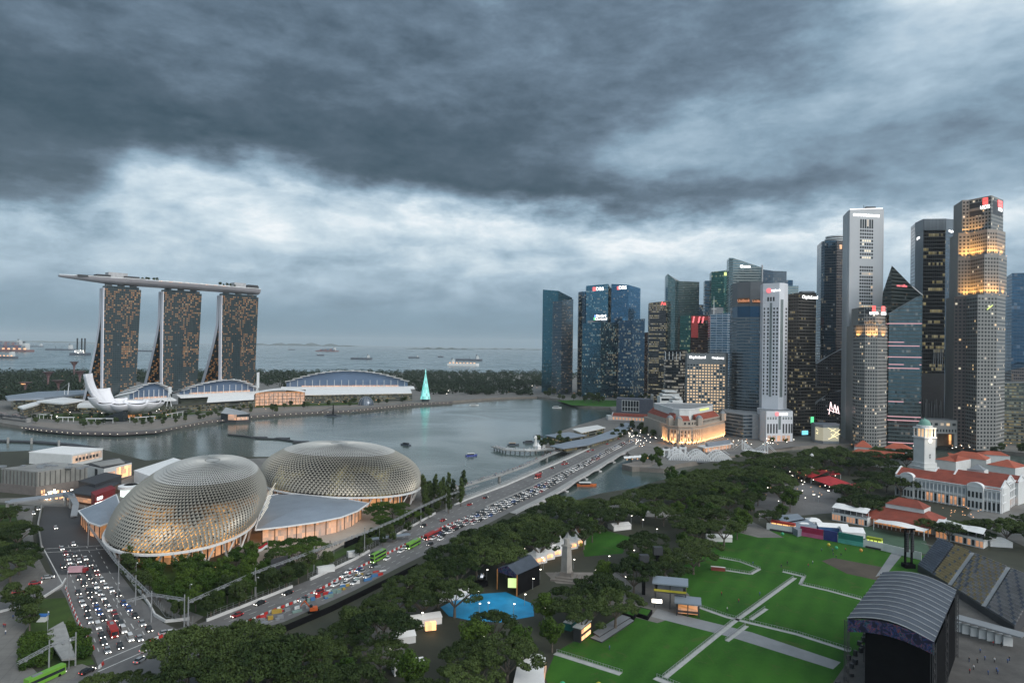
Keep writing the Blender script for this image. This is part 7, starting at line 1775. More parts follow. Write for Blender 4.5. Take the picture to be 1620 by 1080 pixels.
# bus shelters and flag
for x,y,lab in ((618,856,'long grey bus shelter roof beside the avenue'),(515,905,'white cabin row beside the avenue, left one'),(562,880,'white cabin row beside the avenue, right one')):
    p = G(x,y); root = thing('roadside_shelter',lab,'shelter',p); L = 22 if x == 618 else 8; mb = Q(M_roofg if x == 618 else M_wall); mb.box(p,L,3,2.4 if x == 618 else .3,3,.52,bottom=True); mb.build('roof' if x == 618 else 'body',root)
    for k in range(4): c = p + Vector((math.cos(.52),math.sin(.52),0)) * L * (k / 3 - .5) * .9; mb = Q(M_dark); mb.beam((c.x,c.y - 1,0),(c.x,c.y - 1,2.6),.15); mb.build('post',root)
p = G(423,895); root = thing('flag_pole','leaning flag of red and white on a pole among the trees','flag',p); mb = Q(M_steel); mb.beam(p,p + Vector((0,0,13)),.15); mb.build('pole',root)
rows = [[p + Vector((-u * 4.4,0,11.5 - u * 2.4 - v * 2.4 + .3 * math.sin(u * 7))) for u in (0,.25,.5,.75,1)] for v in (0,.5,1)]
for k,m in ((0,pm('flag_red',(.45,.02,.03),.6)),(1,M_tent)): mb = Q(m); mb.grid(rows[k:k+2]); mb.build('flag_band',root)

# ------------------------------------------------------------------ trees
def project(p):
    v = CM.transposed() @ (Vector(p) - Vector((0,0,CAMZ))); return (810 + F * v.x / -v.z,540 - F * v.y / -v.z)
def inpoly(x,y,poly):
    c = False; n = len(poly); j = n - 1
    for i in range(n):
        if (poly[i][1] > y) != (poly[j][1] > y) and x < (poly[j][0] - poly[i][0]) * (y - poly[i][1]) / (poly[j][1] - poly[i][1]) + poly[i][0]: c = not c
        j = i
    return c
def leaf_mat(name,a,b):
    m,t,bs = newmat(name); oi = t.n('ShaderNodeObjectInfo'); co = t.n('ShaderNodeTexCoord').outputs['Object']
    k = t.m('ADD',t.m('MULTIPLY',t.noise(co,.35,3,.6),.75),t.m('MULTIPLY',oi.outputs['Random'],.62))
    t.link(t.ramp(k,[(.3,a),(1.0,b)]),bs.inputs['Base Color']); bs.inputs['Roughness'].default_value = .65; bs.inputs['Specular IOR Level'].default_value = .1
    return m
M_leaf = leaf_mat('leaves_dark',(.010,.022,.007),(.062,.090,.026)); M_leaf2 = leaf_mat('leaves_bright',(.020,.048,.008),(.055,.092,.015)); M_bark = pm('bark',(.12,.10,.08),.9,.3,1.0)
M_leaf3 = leaf_mat('leaves_far',(.010,.022,.012),(.026,.042,.020))
def leaves(centres,per,spread,size,m,name,flat_=.5,seed=0):
    """thousands of small leaf-cluster faces scattered round clump centres"""
    r = np.random.RandomState(seed); C = np.repeat(np.array(centres,float),per,0); n = len(C)
    d = r.normal(size=(n,3)); d /= np.linalg.norm(d,axis=1)[:,None]; rad = r.uniform(.55,1.0,(n,1)) ** .6
    sp = np.repeat(np.array(spread,float).reshape(-1,1) if np.ndim(spread) else np.full((len(centres),1),spread),per,0)
    pos = C + d * rad * sp * np.array([1,1,flat_])
    nr = d + r.normal(scale=.6,size=(n,3)) + np.array([0,0,.5]); nr /= np.linalg.norm(nr,axis=1)[:,None]
    t = np.cross(nr,r.normal(size=(n,3))); t /= np.linalg.norm(t,axis=1)[:,None]; b = np.cross(nr,t)
    s = (size * r.uniform(.55,1.25,(n,1)))
    V = np.stack([pos - t * s,pos + b * s * .6,pos + t * s,pos - b * s * .6],1).reshape(-1,3)
    me = bpy.data.meshes.new(name); me.vertices.add(n * 4); me.vertices.foreach_set('co',V.ravel())
    me.loops.add(n * 4); me.loops.foreach_set('vertex_index',np.arange(n * 4)); me.polygons.add(n)
    me.polygons.foreach_set('loop_start',np.arange(n) * 4); me.polygons.foreach_set('loop_total',np.full(n,4)); me.materials.append(m); me.update(calc_edges=True)
    return me
def make_tree(kind,seed,m):
    rr = random.Random(seed); root = thing('tree','tree','tree'); mb = Q(M_bark); cs = []; sp = []
    if kind == 'rain':
        H,Rr = 13,10.5; mb.tube((0,0,0),(0,0,4.2),.62,.42,7,False)
        for k in range(7):
            a = 2 * math.pi * k / 7 + rr.uniform(-.3,.3); e = rr.uniform(.55,.85) * Rr; p = Vector((math.cos(a) * e * .45,math.sin(a) * e * .45,7.5)); q = Vector((math.cos(a) * e,math.sin(a) * e,rr.uniform(9.3,11)))
            mb.tube((0,0,4),p,.34,.2,6,False); mb.tube(p,q,.2,.08,5,False)
            for s_ in (-.5,.5): mb.tube(p,(p.x + math.cos(a + s_) * 3.4,p.y + math.sin(a + s_) * 3.4,10.4),.15,.06,5,False)
        for k in range(62):
            a = rr.uniform(0,6.28); r = Rr * math.sqrt(rr.uniform(.0,1)) * (1 + .16 * math.sin(3 * a + seed)); cs.append((math.cos(a) * r,math.sin(a) * r,10.2 + 2.6 * (1 - (r / Rr) ** 2) + rr.uniform(-.7,.7))); sp.append(rr.uniform(1.2,2.3))
        me = leaves(cs,150,sp,.37,m,'crown',.55,seed)
    elif kind == 'round':
        mb.tube((0,0,0),(0,0,4),.3,.2,6,False)
        for k in range(5): a = k * 1.3; mb.tube((0,0,3.4),(math.cos(a) * 2.2,math.sin(a) * 2.2,6.5),.18,.06,5,False)
        for k in range(34):
            a = rr.uniform(0,6.28); z = rr.uniform(-1,1); r = math.sqrt(1 - z * z) * 3.4 * rr.uniform(.5,1); cs.append((math.cos(a) * r,math.sin(a) * r,6.6 + z * 2.9)); sp.append(rr.uniform(.9,1.7))
        me = leaves(cs,120,sp,.32,m,'crown',.8,seed)
    elif kind == 'tall':
        mb.tube((0,0,0),(0,0,15),.35,.1,6,False)
        for k in range(46):
            z = rr.uniform(3,19); w = 3.2 * (1 - abs(z - 9) / 12); a = rr.uniform(0,6.28); cs.append((math.cos(a) * w * rr.random(),math.sin(a) * w * rr.random(),z)); sp.append(rr.uniform(.8,1.5))
        me = leaves(cs,70,sp,.40,m,'crown',1.1,seed)
    else:   # clipped bush
        mb.tube((0,0,0),(0,0,1),.12,.1,5,False)
        for k in range(16): a = rr.uniform(0,6.28); r = 1.7 * math.sqrt(rr.random()); cs.append((math.cos(a) * r,math.sin(a) * r,rr.uniform(.7,1.9))); sp.append(.9)
        me = leaves(cs,80,sp,.26,m,'crown',.9,seed)
    mb.build('trunk',root); c = bpy.data.objects.new('crown',me); col.objects.link(c); c.parent = root
    root['_used'] = 0; return root
PROTO = {k: [make_tree(kk,s,m) for s in ss] for k,kk,ss,m in (('rain','rain',(1,2,3,4),M_leaf),('round','round',(5,6),M_leaf),('bright','round',(7,8),M_leaf2),('brain','rain',(9,),M_leaf2),('tall','tall',(10,11),M_leaf),('bush','bush',(12,13),M_leaf2))}
NAMES = {'rain': 'rain_tree','brain': 'rain_tree','round': 'round_tree','bright': 'round_tree','tall': 'casuarina_tree','bush': 'bush'}
placed = []
trees_n = 0
CLEAR = [[(700,950),(735,936),(800,934),(832,950),(835,978),(790,960),(745,958),(700,985),(684,975)],[(745,895),(790,880),(860,866),(868,905),(815,935),(745,940)],[(828,898),(845,862),(920,832),(930,862),(912,880),(910,925),(878,925),(876,900)],
         [(905,845),(940,835),(985,850),(960,875),(912,872)],[(1015,905),(1110,900),(1130,990),(950,1015),(925,1030),(895,1020),(895,985),(930,990),(1000,955),(1010,935)],[(470,945),(510,945),(510,985),(470,990)],[(980,808),(1060,800),(1060,830),(985,850),(960,840)],[(810,1040),(880,1025),(880,1100),(800,1100)],
         [(1250,735),(1380,735),(1380,780),(1260,775)],[(1272,712),(1295,712),(1295,745),(1272,745)],[(640,945),(720,930),(745,920),(740,945),(700,965),(665,1015),(640,1000)]]
def plant(kind,poly,spacing,label,group=None,scale=(.85,1.15),n=400,zc=11.0,cat='tree',clear=True,tries=40):
    global trees_n
    W = [(p.x,p.y) for p in Gs(poly,zc)]; x0,x1 = min(a for a,_ in W),max(a for a,_ in W); y0,y1 = min(b for _,b in W),max(b for _,b in W)
    k = 0
    for _ in range(n * tries):
        if k >= n: break
        x,y = rnd.uniform(x0,x1),rnd.uniform(y0,y1)
        if not inpoly(x,y,W) or any((x - a) ** 2 + (y - b) ** 2 < ((spacing * .5 + s_ * .5) if s_ < 26 else 7) ** 2 for a,b,s_ in placed): continue
        if clear:
            r_ = spacing * .55
            if any(inpoly(*project((x + a * r_,y + b * r_,zc + 1)),c) for a,b in ((0,0),(1,0),(-1,0),(0,1),(.7,.7),(-.7,.7)) for c in CLEAR): continue
        placed.append((x,y,min(spacing,12.5))); pr = rnd.choice(PROTO[kind]); s_ = rnd.uniform(*scale)
        if pr['_used'] == 0: pr['_used'] = 1; o = pr; kids(pr); o.location = (x,y,0); o.scale = (s_,s_,s_ * rnd.uniform(.9,1.1)); o.rotation_euler.z = rnd.uniform(0,6)
        else: o = dup(pr,(x,y,0),rnd.uniform(0,6),(s_,s_,s_ * rnd.uniform(.9,1.1)))
        o.name = NAMES[kind]; o['label'] = label; o['category'] = cat
        o['group'] = group or label; k += 1; trees_n += 1
plant('bright',[(480,1030),(700,930),(880,830),(1000,800),(1180,770),(1260,740),(1250,790),(1000,900),(880,990),(700,1060),(500,1070)],20,'fresh green round tree standing among the dark rain trees',n=30,scale=(1.0,1.5))
plant('rain',[(268,1035),(330,1012),(410,1022),(440,1040),(440,1090),(300,1090),(262,1050)],11.5,'huge dark umbrella-crowned rain tree at the bottom, right of the road junction',scale=(1.0,1.3))
plant('rain',[(430,1035),(560,982),(640,924),(720,876),(800,830),(880,792),(960,795),(980,850),(930,900),(860,960),(880,1000),(840,1050),(800,1085),(430,1090)],11.0,'dark rain tree in the dense wood below the avenue',scale=(.8,1.15),n=170)
plant('rain',[(950,792),(1050,768),(1110,745),(1260,722),(1330,728),(1290,775),(1230,800),(1200,822),(1150,832),(1090,880),(1030,912),(990,925),(960,870)],12.5,'dark rain tree in the wood between the river and the lawn',scale=(.8,1.1),n=95)
plant('rain',[(905,900),(1000,880),(1030,915),(1010,950),(950,985),(880,985),(850,940)],12,'spreading rain tree between the cenotaph and the viewing platform',scale=(.85,1.05),n=14)
plant('bright',[(1060,745),(1140,738),(1180,760),(1120,775),(1060,770)],8,'brighter green bushy tree on the river bank below the arched bridge',n=12,scale=(1.0,1.4))
plant('rain',[(1130,728),(1250,713),(1340,709),(1440,712),(1440,728),(1330,740),(1150,748)],11,'dark rain tree in the row along the near river bank',n=34,clear=False)
plant('rain',[(1300,748),(1440,738),(1432,790),(1335,800),(1345,785)],10,'dark rain tree left of the clock tower',n=16,scale=(.8,1),clear=False)
plant('rain',[(1465,812),(1560,815),(1560,838),(1470,825)],11,'dark spreading tree between the clubhouse and the theatre',n=6,scale=(.6,.8),clear=False)
plant('rain',[(1575,830),(1640,815),(1640,860),(1600,862)],11,'dark spreading tree at the right edge beside the paved square',n=4,scale=(.8,1),clear=False)
plant('round',[(1265,716),(1330,706),(1400,706),(1410,722),(1335,728)],8,'small dark tree in the row below the glass pavilion',n=9,clear=False,zc=6)
plant('round',[(1560,702),(1640,700),(1640,715),(1570,712)],8,'dark street tree at the foot of the far right office block',n=6,clear=False,zc=6)
plant('bright',[(185,860),(260,885),(330,890),(400,868),(430,888),(400,925),(330,955),(290,955),(240,925)],7.0,'bright green tree in the garden below the nearer spiky shell',n=34,zc=6)
plant('round',[(170,850),(200,865),(260,900),(330,915),(420,880),(480,890),(540,870),(430,925),(320,970),(280,960),(215,915)],7.5,'dark green tree in the garden belt above the avenue',n=46,zc=6)
plant('brain',[(430,862),(480,852),(520,850),(500,868),(440,880)],9,'flat-topped green tree on the sandstone plaza edge',n=7,scale=(.5,.7),zc=6)
plant('brain',[(590,800),(655,796),(668,812),(640,830),(596,826)],8,'green spreading tree under the rim of the farther shell',n=9,scale=(.5,.7),zc=6)
plant('tall',[(664,765),(735,765),(738,788),(700,800),(668,795)],6.5,'tall dark wispy tree in the clump between the farther shell and the bay',n=16,scale=(.7,1.0),zc=8)
plant('round',[(560,850),(640,815),(700,790),(730,790),(690,810),(620,850),(570,872)],7,'small tree in the strip behind the avenue fence',n=14,scale=(.5,.8),zc=4)
plant('rain',[(-60,790),(14,792),(35,820),(42,862),(30,905),(-60,900)],11,'dark rain tree in the clump at the left edge beside the tunnel road',n=16,scale=(.7,.95))
plant('round',[(16,945),(52,940),(75,950),(70,975),(30,978)],8,'dark round tree on the grass at lower left',n=5,zc=5,scale=(.9,1.2))
plant('bush',[(38,1005),(72,1000),(80,1045),(45,1050)],2.6,'clipped bush beside the angular slab roof',n=26,zc=1.5,cat='bush',scale=(1.0,1.5))
plant('bush',[(108,985),(132,1000),(135,1035),(118,1030)],2.6,'clipped bush between the slab roof and the queue of cars',n=18,zc=1.5,cat='bush',scale=(1.0,1.6))
plant('rain',[(150,1075),(215,1060),(225,1100),(150,1110)],9,'dark tree at the bottom edge below the stop line',n=4,scale=(.55,.7),zc=6)
plant('round',[(850,690),(885,686),(905,700),(880,706),(855,704)],7,'amber-lit green tree at the land end of the viewing pier',n=9,zc=5,scale=(.8,1))
plant('round',[(935,688),(1000,668),(1045,670),(1050,690),(1010,684),(960,694)],8,'dark small tree around the far end of the avenue',n=22,zc=5,scale=(.7,1.1))
plant('bright',[(1000,716),(1048,712),(1050,734),(1010,728)],7,'green tree on the terrace beside the grand hotel',n=9,zc=5,scale=(.7,1))
plant('round',[(860,612),(1000,618),(1040,628),(1020,636),(900,630),(860,622)],12,'dark tree in the belt at the foot of the teal towers',n=60,zc=7,scale=(1,1.5),clear=False)
plant('round',[(30,648),(130,655),(240,652),(400,640),(400,648),(250,668),(120,672),(40,662)],13,'small promenade tree on the far shore near the lotus museum',n=75,zc=5,scale=(.6,.9),clear=False)
plant('round',[(410,642),(650,626),(655,632),(420,650)],14,'small promenade tree in front of the largest arched hall',n=24,zc=5,scale=(.8,1.1),clear=False)
plant('round',[(520,988),(560,966),(620,945),(655,915),(705,888),(720,893),(660,935),(600,985),(540,1015)],8,'small dark tree behind the black fence below the avenue',n=16,zc=6,scale=(.9,1.3))
plant('bush',[(1212,690),(1252,690),(1252,694),(1212,694)],4,'rounded shrub along the foot of the white podium',n=8,zc=3,cat='bush',scale=(1.6,2.0),clear=False)
for v in PROTO.values():
    for pr in v:
        if not pr['_used']: print('unused',pr.name)
        del pr['_used']
for k,t in enumerate((.36,.375,.39,.41,.43,.76,.785,.80,.825,.845,.86)):
    pr = PROTO['round'][k % 2]; o = dup(pr,hp(t,5 + 4 * (k % 2),203.2),k,rnd.uniform(.45,.75)); o.name = 'roof_tree'; tag(o,'dark small tree standing on the long roof deck of the hotel','tree','trees on the roof deck')
# far wood on the reclaimed shore
cs = []; sp = []
for _ in range(6600):
    x = rnd.uniform(-240,960); y = 590 + 52 * rnd.random() ** 1.2
    if (405 < x < 660 and y > 612) or (130 < x < 420 and y > 606) or (x > 840 and y > 612) or (x > 655 and y > 624 + (x - 655) * .01) or (x <= 140 and y > 634) or (x > 900 and y > 600): continue
    p = G(x,y); hgt = rnd.uniform(6,15); cs.append((p.x,p.y,hgt * .6)); sp.append(rnd.uniform(5,10) * (1 + (y < 600) * .5))
me = leaves(cs,34,sp,2.6,M_leaf3,'far_wood',.8,77); o = bpy.data.objects.new('treeline',me); col.objects.link(o); tag(o,'dark wooded shore beyond the halls reaching the sea','wood',kind='stuff')
# giant tree-like towers in the garden
for k,(x,y,lab,h) in enumerate(((76,612,'flared pinkish garden tower, second from left',34),(117,596,'tall flared garden tower with lit orange top',44),(92,622,'flared garden tower nearest the cable mast',26),(40,622,'small lit flared garden tower at the far left',22),(126,612,'flared garden tower just left of the nearest hotel tower',36))):
    p = G(x,y); root = thing('flared_tower',lab,'garden tower',p); mb = Q(pm('flare_rose',(.16,.09,.09),.7)); prof = [(2.2,0),(2,h * .55),(3.5,h * .75),(8,h * .92),(12,h)]
    mb.lathe(p,prof,14); mb.build('trunk',root)
    if k in (1,3): mb = Q(L_warm); mb.box(p + Vector((0,-6,0)),8,2,h - 4,h - 1,bottom=True); mb.build('lamp',root)

# ------------------------------------------------------------------ vehicles
def paint(name,c): return pm(name,c,.35,.05,.5,metal=.1,spec=.7)
CARC = {'white': paint('paint_white',(.62,.62,.62)),'silver': paint('paint_silver',(.34,.35,.36)),'black': paint('paint_black',(.018,.018,.02)),'dark grey': paint('paint_grey',(.06,.065,.07)),'blue': paint('paint_blue',(.03,.09,.28)),'dark red': paint('paint_red',(.28,.02,.025))}
def make_car(cn,van=False,simple=False):
    root = thing('car','car','car'); m = CARC[cn]; L,hw = (2.35,.92) if not van else (2.5,.98); zt = .95 if not van else 1.15; ztop = 1.5 if not van else 2.15
    mb = Q(m); sec = [(-L,.35,.80,.80),(-L * .95,.25,zt,.88),(-L * .4,.22,zt,1),(L * .35,.22,zt * .97,1),(L * .8,.24,zt * .84,.93),(L,.35,zt * .66,.80)]
    rows = [[(x,-hw * w,z0),(x,-hw * w * 1.02,(z0 + z1) / 2),(x,-hw * w * .95,z1),(x,hw * w * .95,z1),(x,hw * w * 1.02,(z0 + z1) / 2),(x,hw * w,z0)] for x,z0,z1,w in sec]
    mb.grid([[Vector(p) for p in r][::-1] for r in rows]); mb.face([Vector(p) for p in rows[0]][::-1]); mb.face([Vector(p) for p in rows[-1]])
    x0,x1,x2,x3 = (-L * .88,-L * .62,L * .12,L * .46) if not van else (-L * .97,-L * .93,L * .45,L * .72)
    mb.face([(x1,-hw * .74,ztop),(x2,-hw * .74,ztop),(x2,hw * .74,ztop),(x1,hw * .74,ztop)]); mb.build('body',root)
    g_ = Q(M_dglass); b0 = [(x0,-hw * .93,zt),(x3,-hw * .93,zt * .95),(x3,hw * .93,zt * .95),(x0,hw * .93,zt)]; t0 = [(x1,-hw * .75,ztop - .01),(x2,-hw * .75,ztop - .01),(x2,hw * .75,ztop - .01),(x1,hw * .75,ztop - .01)]
    for k in range(4): j = (k + 1) % 4; g_.face([b0[k],b0[j],t0[j],t0[k]])
    g_.build('cabin_glass',root)
    for s_ in (-1,1):
        mb = Q(L_headf if simple else L_head); mb.prism([(L - .12,s_ * .62 - .2),(L + .04,s_ * .62 - .2),(L + .04,s_ * .62 + .2),(L - .12,s_ * .62 + .2)],.48,.68); mb.build('headlight',root)
        if not simple: mb = Q(L_tail); mb.prism([(-L - .04,s_ * .66 - .18),(-L + .1,s_ * .66 - .18),(-L + .1,s_ * .66 + .18),(-L - .04,s_ * .66 + .18)],.62,.8); mb.build('tail_light',root)
    if not simple:
        for x in (-1.4,1.4):
            for s_ in (-1,1): mb = Q(M_black); mb.tube((x,s_ * (hw - .22),.34),(x,s_ * (hw + .01),.34),.34,n=12); mb.build('wheel',root)
    kids(root); return root
def make_bus(cn,m,L=6.0,h=3.2,rows=1):
    root = thing('bus',cn,'bus'); hw = 1.25; mb = Q(m); mb.prism([(-L,-hw),(L - .3,-hw),(L,-hw * .8),(L,hw * .8),(L - .3,hw),(-L,hw)],.35,h,bottom=True); mb.build('body',root)
    for r in range(rows):
        z = 1.4 + r * 1.9; mb = Q(M_dglass)
        for s_ in (-1,1): mb.prism([(-L * .95,s_ * hw - .03),(L * .9,s_ * hw - .03),(L * .9,s_ * hw + .03),(-L * .95,s_ * hw + .03)],z,z + .95,bottom=True)
        mb.prism([(L - .02,-hw * .75),(L + .04,-hw * .75),(L + .04,hw * .75),(L - .02,hw * .75)],z - .2,z + 1.1,bottom=True); mb.build('window_band',root)
    mb = Q(M_grey)
    mb.prism([(-L * .7,-.6),(-L * .2,-.6),(-L * .2,.6),(-L * .7,.6)],h,h + .2); mb.build('roof_unit',root)
    for x in (-L * .6,L * .62):
        for s_ in (-1,1): mb = Q(M_black); mb.tube((x,s_ * .95,.48),(x,s_ * 1.27,.48),.48,n=12); mb.build('wheel',root)
    for s_ in (-1,1): mb = Q(L_head); mb.prism([(L,s_ * .85 - .18),(L + .06,s_ * .85 - .18),(L + .06,s_ * .85 + .18),(L,s_ * .85 + .18)],.6,.85); mb.build('headlight',root)
    kids(root); return root
PC = {}
def car(x,y,cn,rot,label,group=None,van=False,simple=False,z=.08,world=None):
    k = (cn,van,simple); p = world or G(x,y,0)
    loc = (p.x,p.y,p.z if world else z)
    if k not in PC: PC[k] = make_car(cn,van,simple); o = PC[k]; o.location = loc; o.rotation_euler.z = rot
    else: o = dup(PC[k],loc,rot)
    o['label'] = label; o['category'] = 'van' if van else 'car'
    if group: o['group'] = group
    elif 'group' in o: del o['group']
    return o
def lane_rot(y,x):   # heading of the left avenue towards the camera
    a,b = (G(110,862),G(178,1030)); f = min(1,max(0,(y - 862) / 168)); c,d = G(122,862),G(205,1024); v = (d - c); return math.atan2(v.y,v.x)
W_,K_,S_,B_,D_,N_ = 'white','black','silver','blue','dark red','dark grey'
jam = [  # (px, py, colour, van) surveyed car by car
 (170,1031,S_,0),(190,1024,K_,0),(164,1018,N_,0),(161,1007,K_,0),(155,993,W_,1),(206,1012,W_,1),(221,1012,S_,0),(195,999,W_,1),(191,987,N_,0),(225,988,S_,0),(236,997,K_,0),(214,976,K_,0),(204,965,B_,0),(196,956,B_,0),(187,942,K_,0),(176,935,W_,0),
 (163,947,W_,0),(158,940,S_,0),(168,956,N_,0),(173,965,W_,0),(181,972,D_,0),(184,980,K_,0),(164,980,K_,0),(158,971,B_,0),(153,963,B_,0),(149,953,K_,0),(142,944,K_,0),(140,936,K_,0),(133,926,K_,0),(152,929,W_,0),(143,984,S_,0),(139,976,K_,0),(138,965,K_,0),(131,957,W_,0),(128,950,S_,0),(124,939,K_,0),
 (98,869,W_,0),(116,862,W_,0),(104,877,D_,0),(118,879,N_,0),(108,885,S_,0),(110,891,W_,0),(125,889,W_,0),(135,885,W_,0),(116,897,S_,0),(100,897,K_,0),(128,896,N_,0),(135,901,W_,0),(143,894,K_,0),(151,902,N_,0),(154,909,D_,0),(139,909,K_,0),(125,916,K_,0),(133,922,N_,0),(142,915,K_,0),(148,921,K_,0),(161,919,W_,0),(167,929,W_,0),(146,936,K_,0),(153,937,S_,0),(88,836,W_,0),(60,806,W_,0),(53,813,W_,0)]
jam.sort(key=lambda c: -c[1])
ORD = ['first','second','third','fourth','fifth','sixth','seventh','eighth','ninth','tenth','eleventh','twelfth','thirteenth','fourteenth','fifteenth','sixteenth','seventeenth','eighteenth','nineteenth','twentieth']
cnt = {}
for x,y,c,v in jam:
    k = (c,v); cnt[k] = cnt.get(k,0) + 1; i = cnt[k]
    car(x,y,c,lane_rot(y,x) + rnd.uniform(-.04,.04),'%s %s facing the stop line, %s of its colour counting up the left jam' % (c,'van' if v else 'car',ORD[i - 1] if i <= 20 else str(i) + 'th'),'cars queued in the left avenue',bool(v))
sd = G(240,1012) - G(160,1048); sr_ = math.atan2(sd.y,sd.x)
for x,y,c,lab,rr_ in ((232,1033 - 4,W_,'white car crossing just below the stop line',sr_),(222,1046,S_,'silver car crossing toward the bottom centre trees',sr_ + .2),(138,1064,K_,'black car with red tail lights at the bottom left, behind the green bus',sr_),(262,1003,S_,'silver car turning at the right corner past the barrier',sr_ - .6),(272,1002,W_,'white car half hidden at the road corner by the big tree',sr_ - .6),(56,924,D_,'dark red car on the side road at the far left',.5),(30,938,D_,'red car on the side road below the first red one',.5),(6,950,N_,'dark grey car at the left edge of the side road',.4),(76,915,S_,'pale car entering the side road at the left',.55),
                      (455,940,K_,'black car leading down the upper lane of the avenue',0),(411,956,K_,'black car low on the avenue beside the barrier wall',0),(375,975,D_,'dark red taxi at the lower end of the avenue',0),(590,878,K_,'black car ahead of the green double-deck bus',0),(701,824,D_,'dark maroon car alone in the upper avenue lanes',0),(743,799,D_,'small red car near the bridge start',0),(768,788,K_,'black car near the start of the bridge',0),(670,833,K_,'black pickup beside the barrier end on the avenue',0),(545,912,W_,'white car among the barriers in mid avenue',0),(553,905,W_,'second white car among the barriers in mid avenue, farther one',0),(480,950,N_,'grey car among street works in mid avenue',0),(505,938,D_,'orange-red car among street works in mid avenue',0),(640,868,W_,'white car just behind the green double-deck bus',0),(568,903,B_,'blue car beside the two white cars in mid avenue',0),
                      (790,760,K_,'dark car',0),(855,748,K_,'black car on the open bridge lanes, nearest of three',0),(874,741,K_,'black car on the open bridge lanes, middle of three',0),(893,731,N_,'grey car on the open bridge lanes, farthest of three',0)):
    if lab == 'dark car': continue
    if x > 350:
        best = min([k * .05 for k in range(280)],key=lambda t: min((along(t,f) - G(x,y)).length for f in (.1,.3,.5,.7)))
        dv = along(best,.4) - along(min(13.9,best + .3),.4); rr_ = math.atan2(dv.y,dv.x)
        if y < 830: rr_ += math.pi
    car(x,y,c,rr_,lab,z=.15)
# packed oncoming lanes on the bridge and below it
lanes = [.60,.68,.76,.84,.92]; nb = 0
pool = [W_] * 5 + [S_] * 3 + [K_] * 3 + [N_] * 2 + [B_,D_]
for li,f in enumerate(lanes):
    k = 0
    for t in arcl(f,6.4 if f < .8 else 7.2,13.7,lambda: rnd.uniform(6.2,8.5)):
        p = along(t,f + rnd.uniform(-.008,.008),.16); q = along(t + .05,f,.16); dv = p - q; cn = rnd.choice(pool); k += 1; nb += 1
        if nb > 215: break
        car(0,0,cn,math.atan2(dv.y,dv.x),'%s car in the %s lane of the bridge jam, headlights toward us' % (cn,('middle','second','third','fourth','outermost')[li]),'%s cars in lane %s of the bridge jam' % (cn,('one','two','three','four','five')[li]),simple=True,world=p)
for t,f in ((11.6,.15),(11.75,.2),(12.4,.1),(12.5,.25),(12.6,.15),(12.8,.2),(13.0,.1),(13.2,.25),(10.6,.25),(10.5,.2)):
    p = along(t,f,.16); q = along(t + .1,f); dv = q - p; car(0,0,D_,math.atan2(dv.y,dv.x),'red car with tail lights driving away on the far half of the bridge','red cars driving away over the bridge',simple=False,world=p)
for k in range(26):
    t = 4.0 + k * .1; f = .58 + (k % 3) * .12; p = along(t,f,.12); q = along(t + .05,f); dv = p - q
    if 4.6 < t < 6.0 and f > .65: continue
    car(0,0,pool[k % 11],math.atan2(dv.y,dv.x),'%s car in the queue behind the buses on the avenue' % pool[k % 11],'%s cars queued behind the buses' % pool[k % 11],simple=True,world=p)
def bus_at(b,t,f,lab,group=None,rev=False):
    p = along(t,f,.12); q = along(t + .1,f); dv = (q - p) if rev else (p - q); b.location = p; b.rotation_euler.z = math.atan2(dv.y,dv.x); b['label'] = lab
M_lime = paint('paint_lime',(.16,.38,.04))
bus_at(make_bus('',M_lime,5.8,4.3,2),5.12,.45,'lime green double-deck bus on the avenue beside the trees')
bus_at(make_bus('',M_lime,6.0,3.2),5.75,.62,'lime green single-deck bus in front of the red one'); bus_at(make_bus('',paint('paint_coach_red',(.36,.025,.02)),8.0,3.2),6.25,.64,'long dark red bendy bus behind the green single-deck bus')
bus_at(make_bus('',paint('paint_coach_red',(.36,.025,.02)),4.5,3.6),9.55,.28,'short red bus alone on the open bridge lanes')
b = make_bus('red coach in the middle lane of the left jam near the stop line',paint('paint_coach_red',(.36,.025,.02)),5.2,3.2); b.location = G(178,1002); b.rotation_euler.z = lane_rot(0,0)
b = make_bus('lime green single-deck bus at the bottom left corner',M_lime,6.0,3.2); b.location = G(72,1077); b.rotation_euler.z = sr_ + .03
p = G(120,906); root = thing('truck','pink-white box truck turning across the upper part of the left jam','truck',p); mb = Q(pm('pink_box',(.50,.30,.34),.6)); mb.box(p,6,2.3,.6,3,.2); mb.build('box',root); mb = Q(CARC[D_]); mb.box(p + Vector((4,.8,0)),1.8,2.1,.4,2.2,.2); mb.build('cab',root)
# red and white water barriers
def barriers(pts,lab,n):
    q = Gs(pts); tot = sum((b - a).length for a,b in zip(q,q[1:])); k = 0; s_ = 0
    step = max(1.7,tot / n); pa = {}
    for a,b in zip(q,q[1:]):
        L = (b - a).length; d = (b - a).normalized(); ang = math.atan2(d.y,d.x)
        while s_ < L:
            p = a + d * s_; key = k % 2
            if key not in pa:
                mb = Q(M_red if key else M_wall); mb.prism([(-.75,-.3),(.75,-.3),(.75,.3),(-.75,.3)],0,.35); mb.prism([(-.75,-.14),(.75,-.14),(.75,.14),(-.75,.14)],.35,1.0); o = mb.build('water_barrier',org=Vector((0,0,0))); pa[key] = o
            else: o = pa[key].copy(); col.objects.link(o)
            o.location = (p.x,p.y,.1); o.rotation_euler.z = ang; tag(o,('red' if key else 'white') + ' ' + lab,'barrier',('red ' if key else 'white ') + lab + 's'); k += 1; s_ += step
        s_ -= L
barriers([(375,993),(420,972),(470,952),(520,926),(575,895),(640,863),(700,835),(740,818)],'water-filled barrier in the median row down the avenue',90)
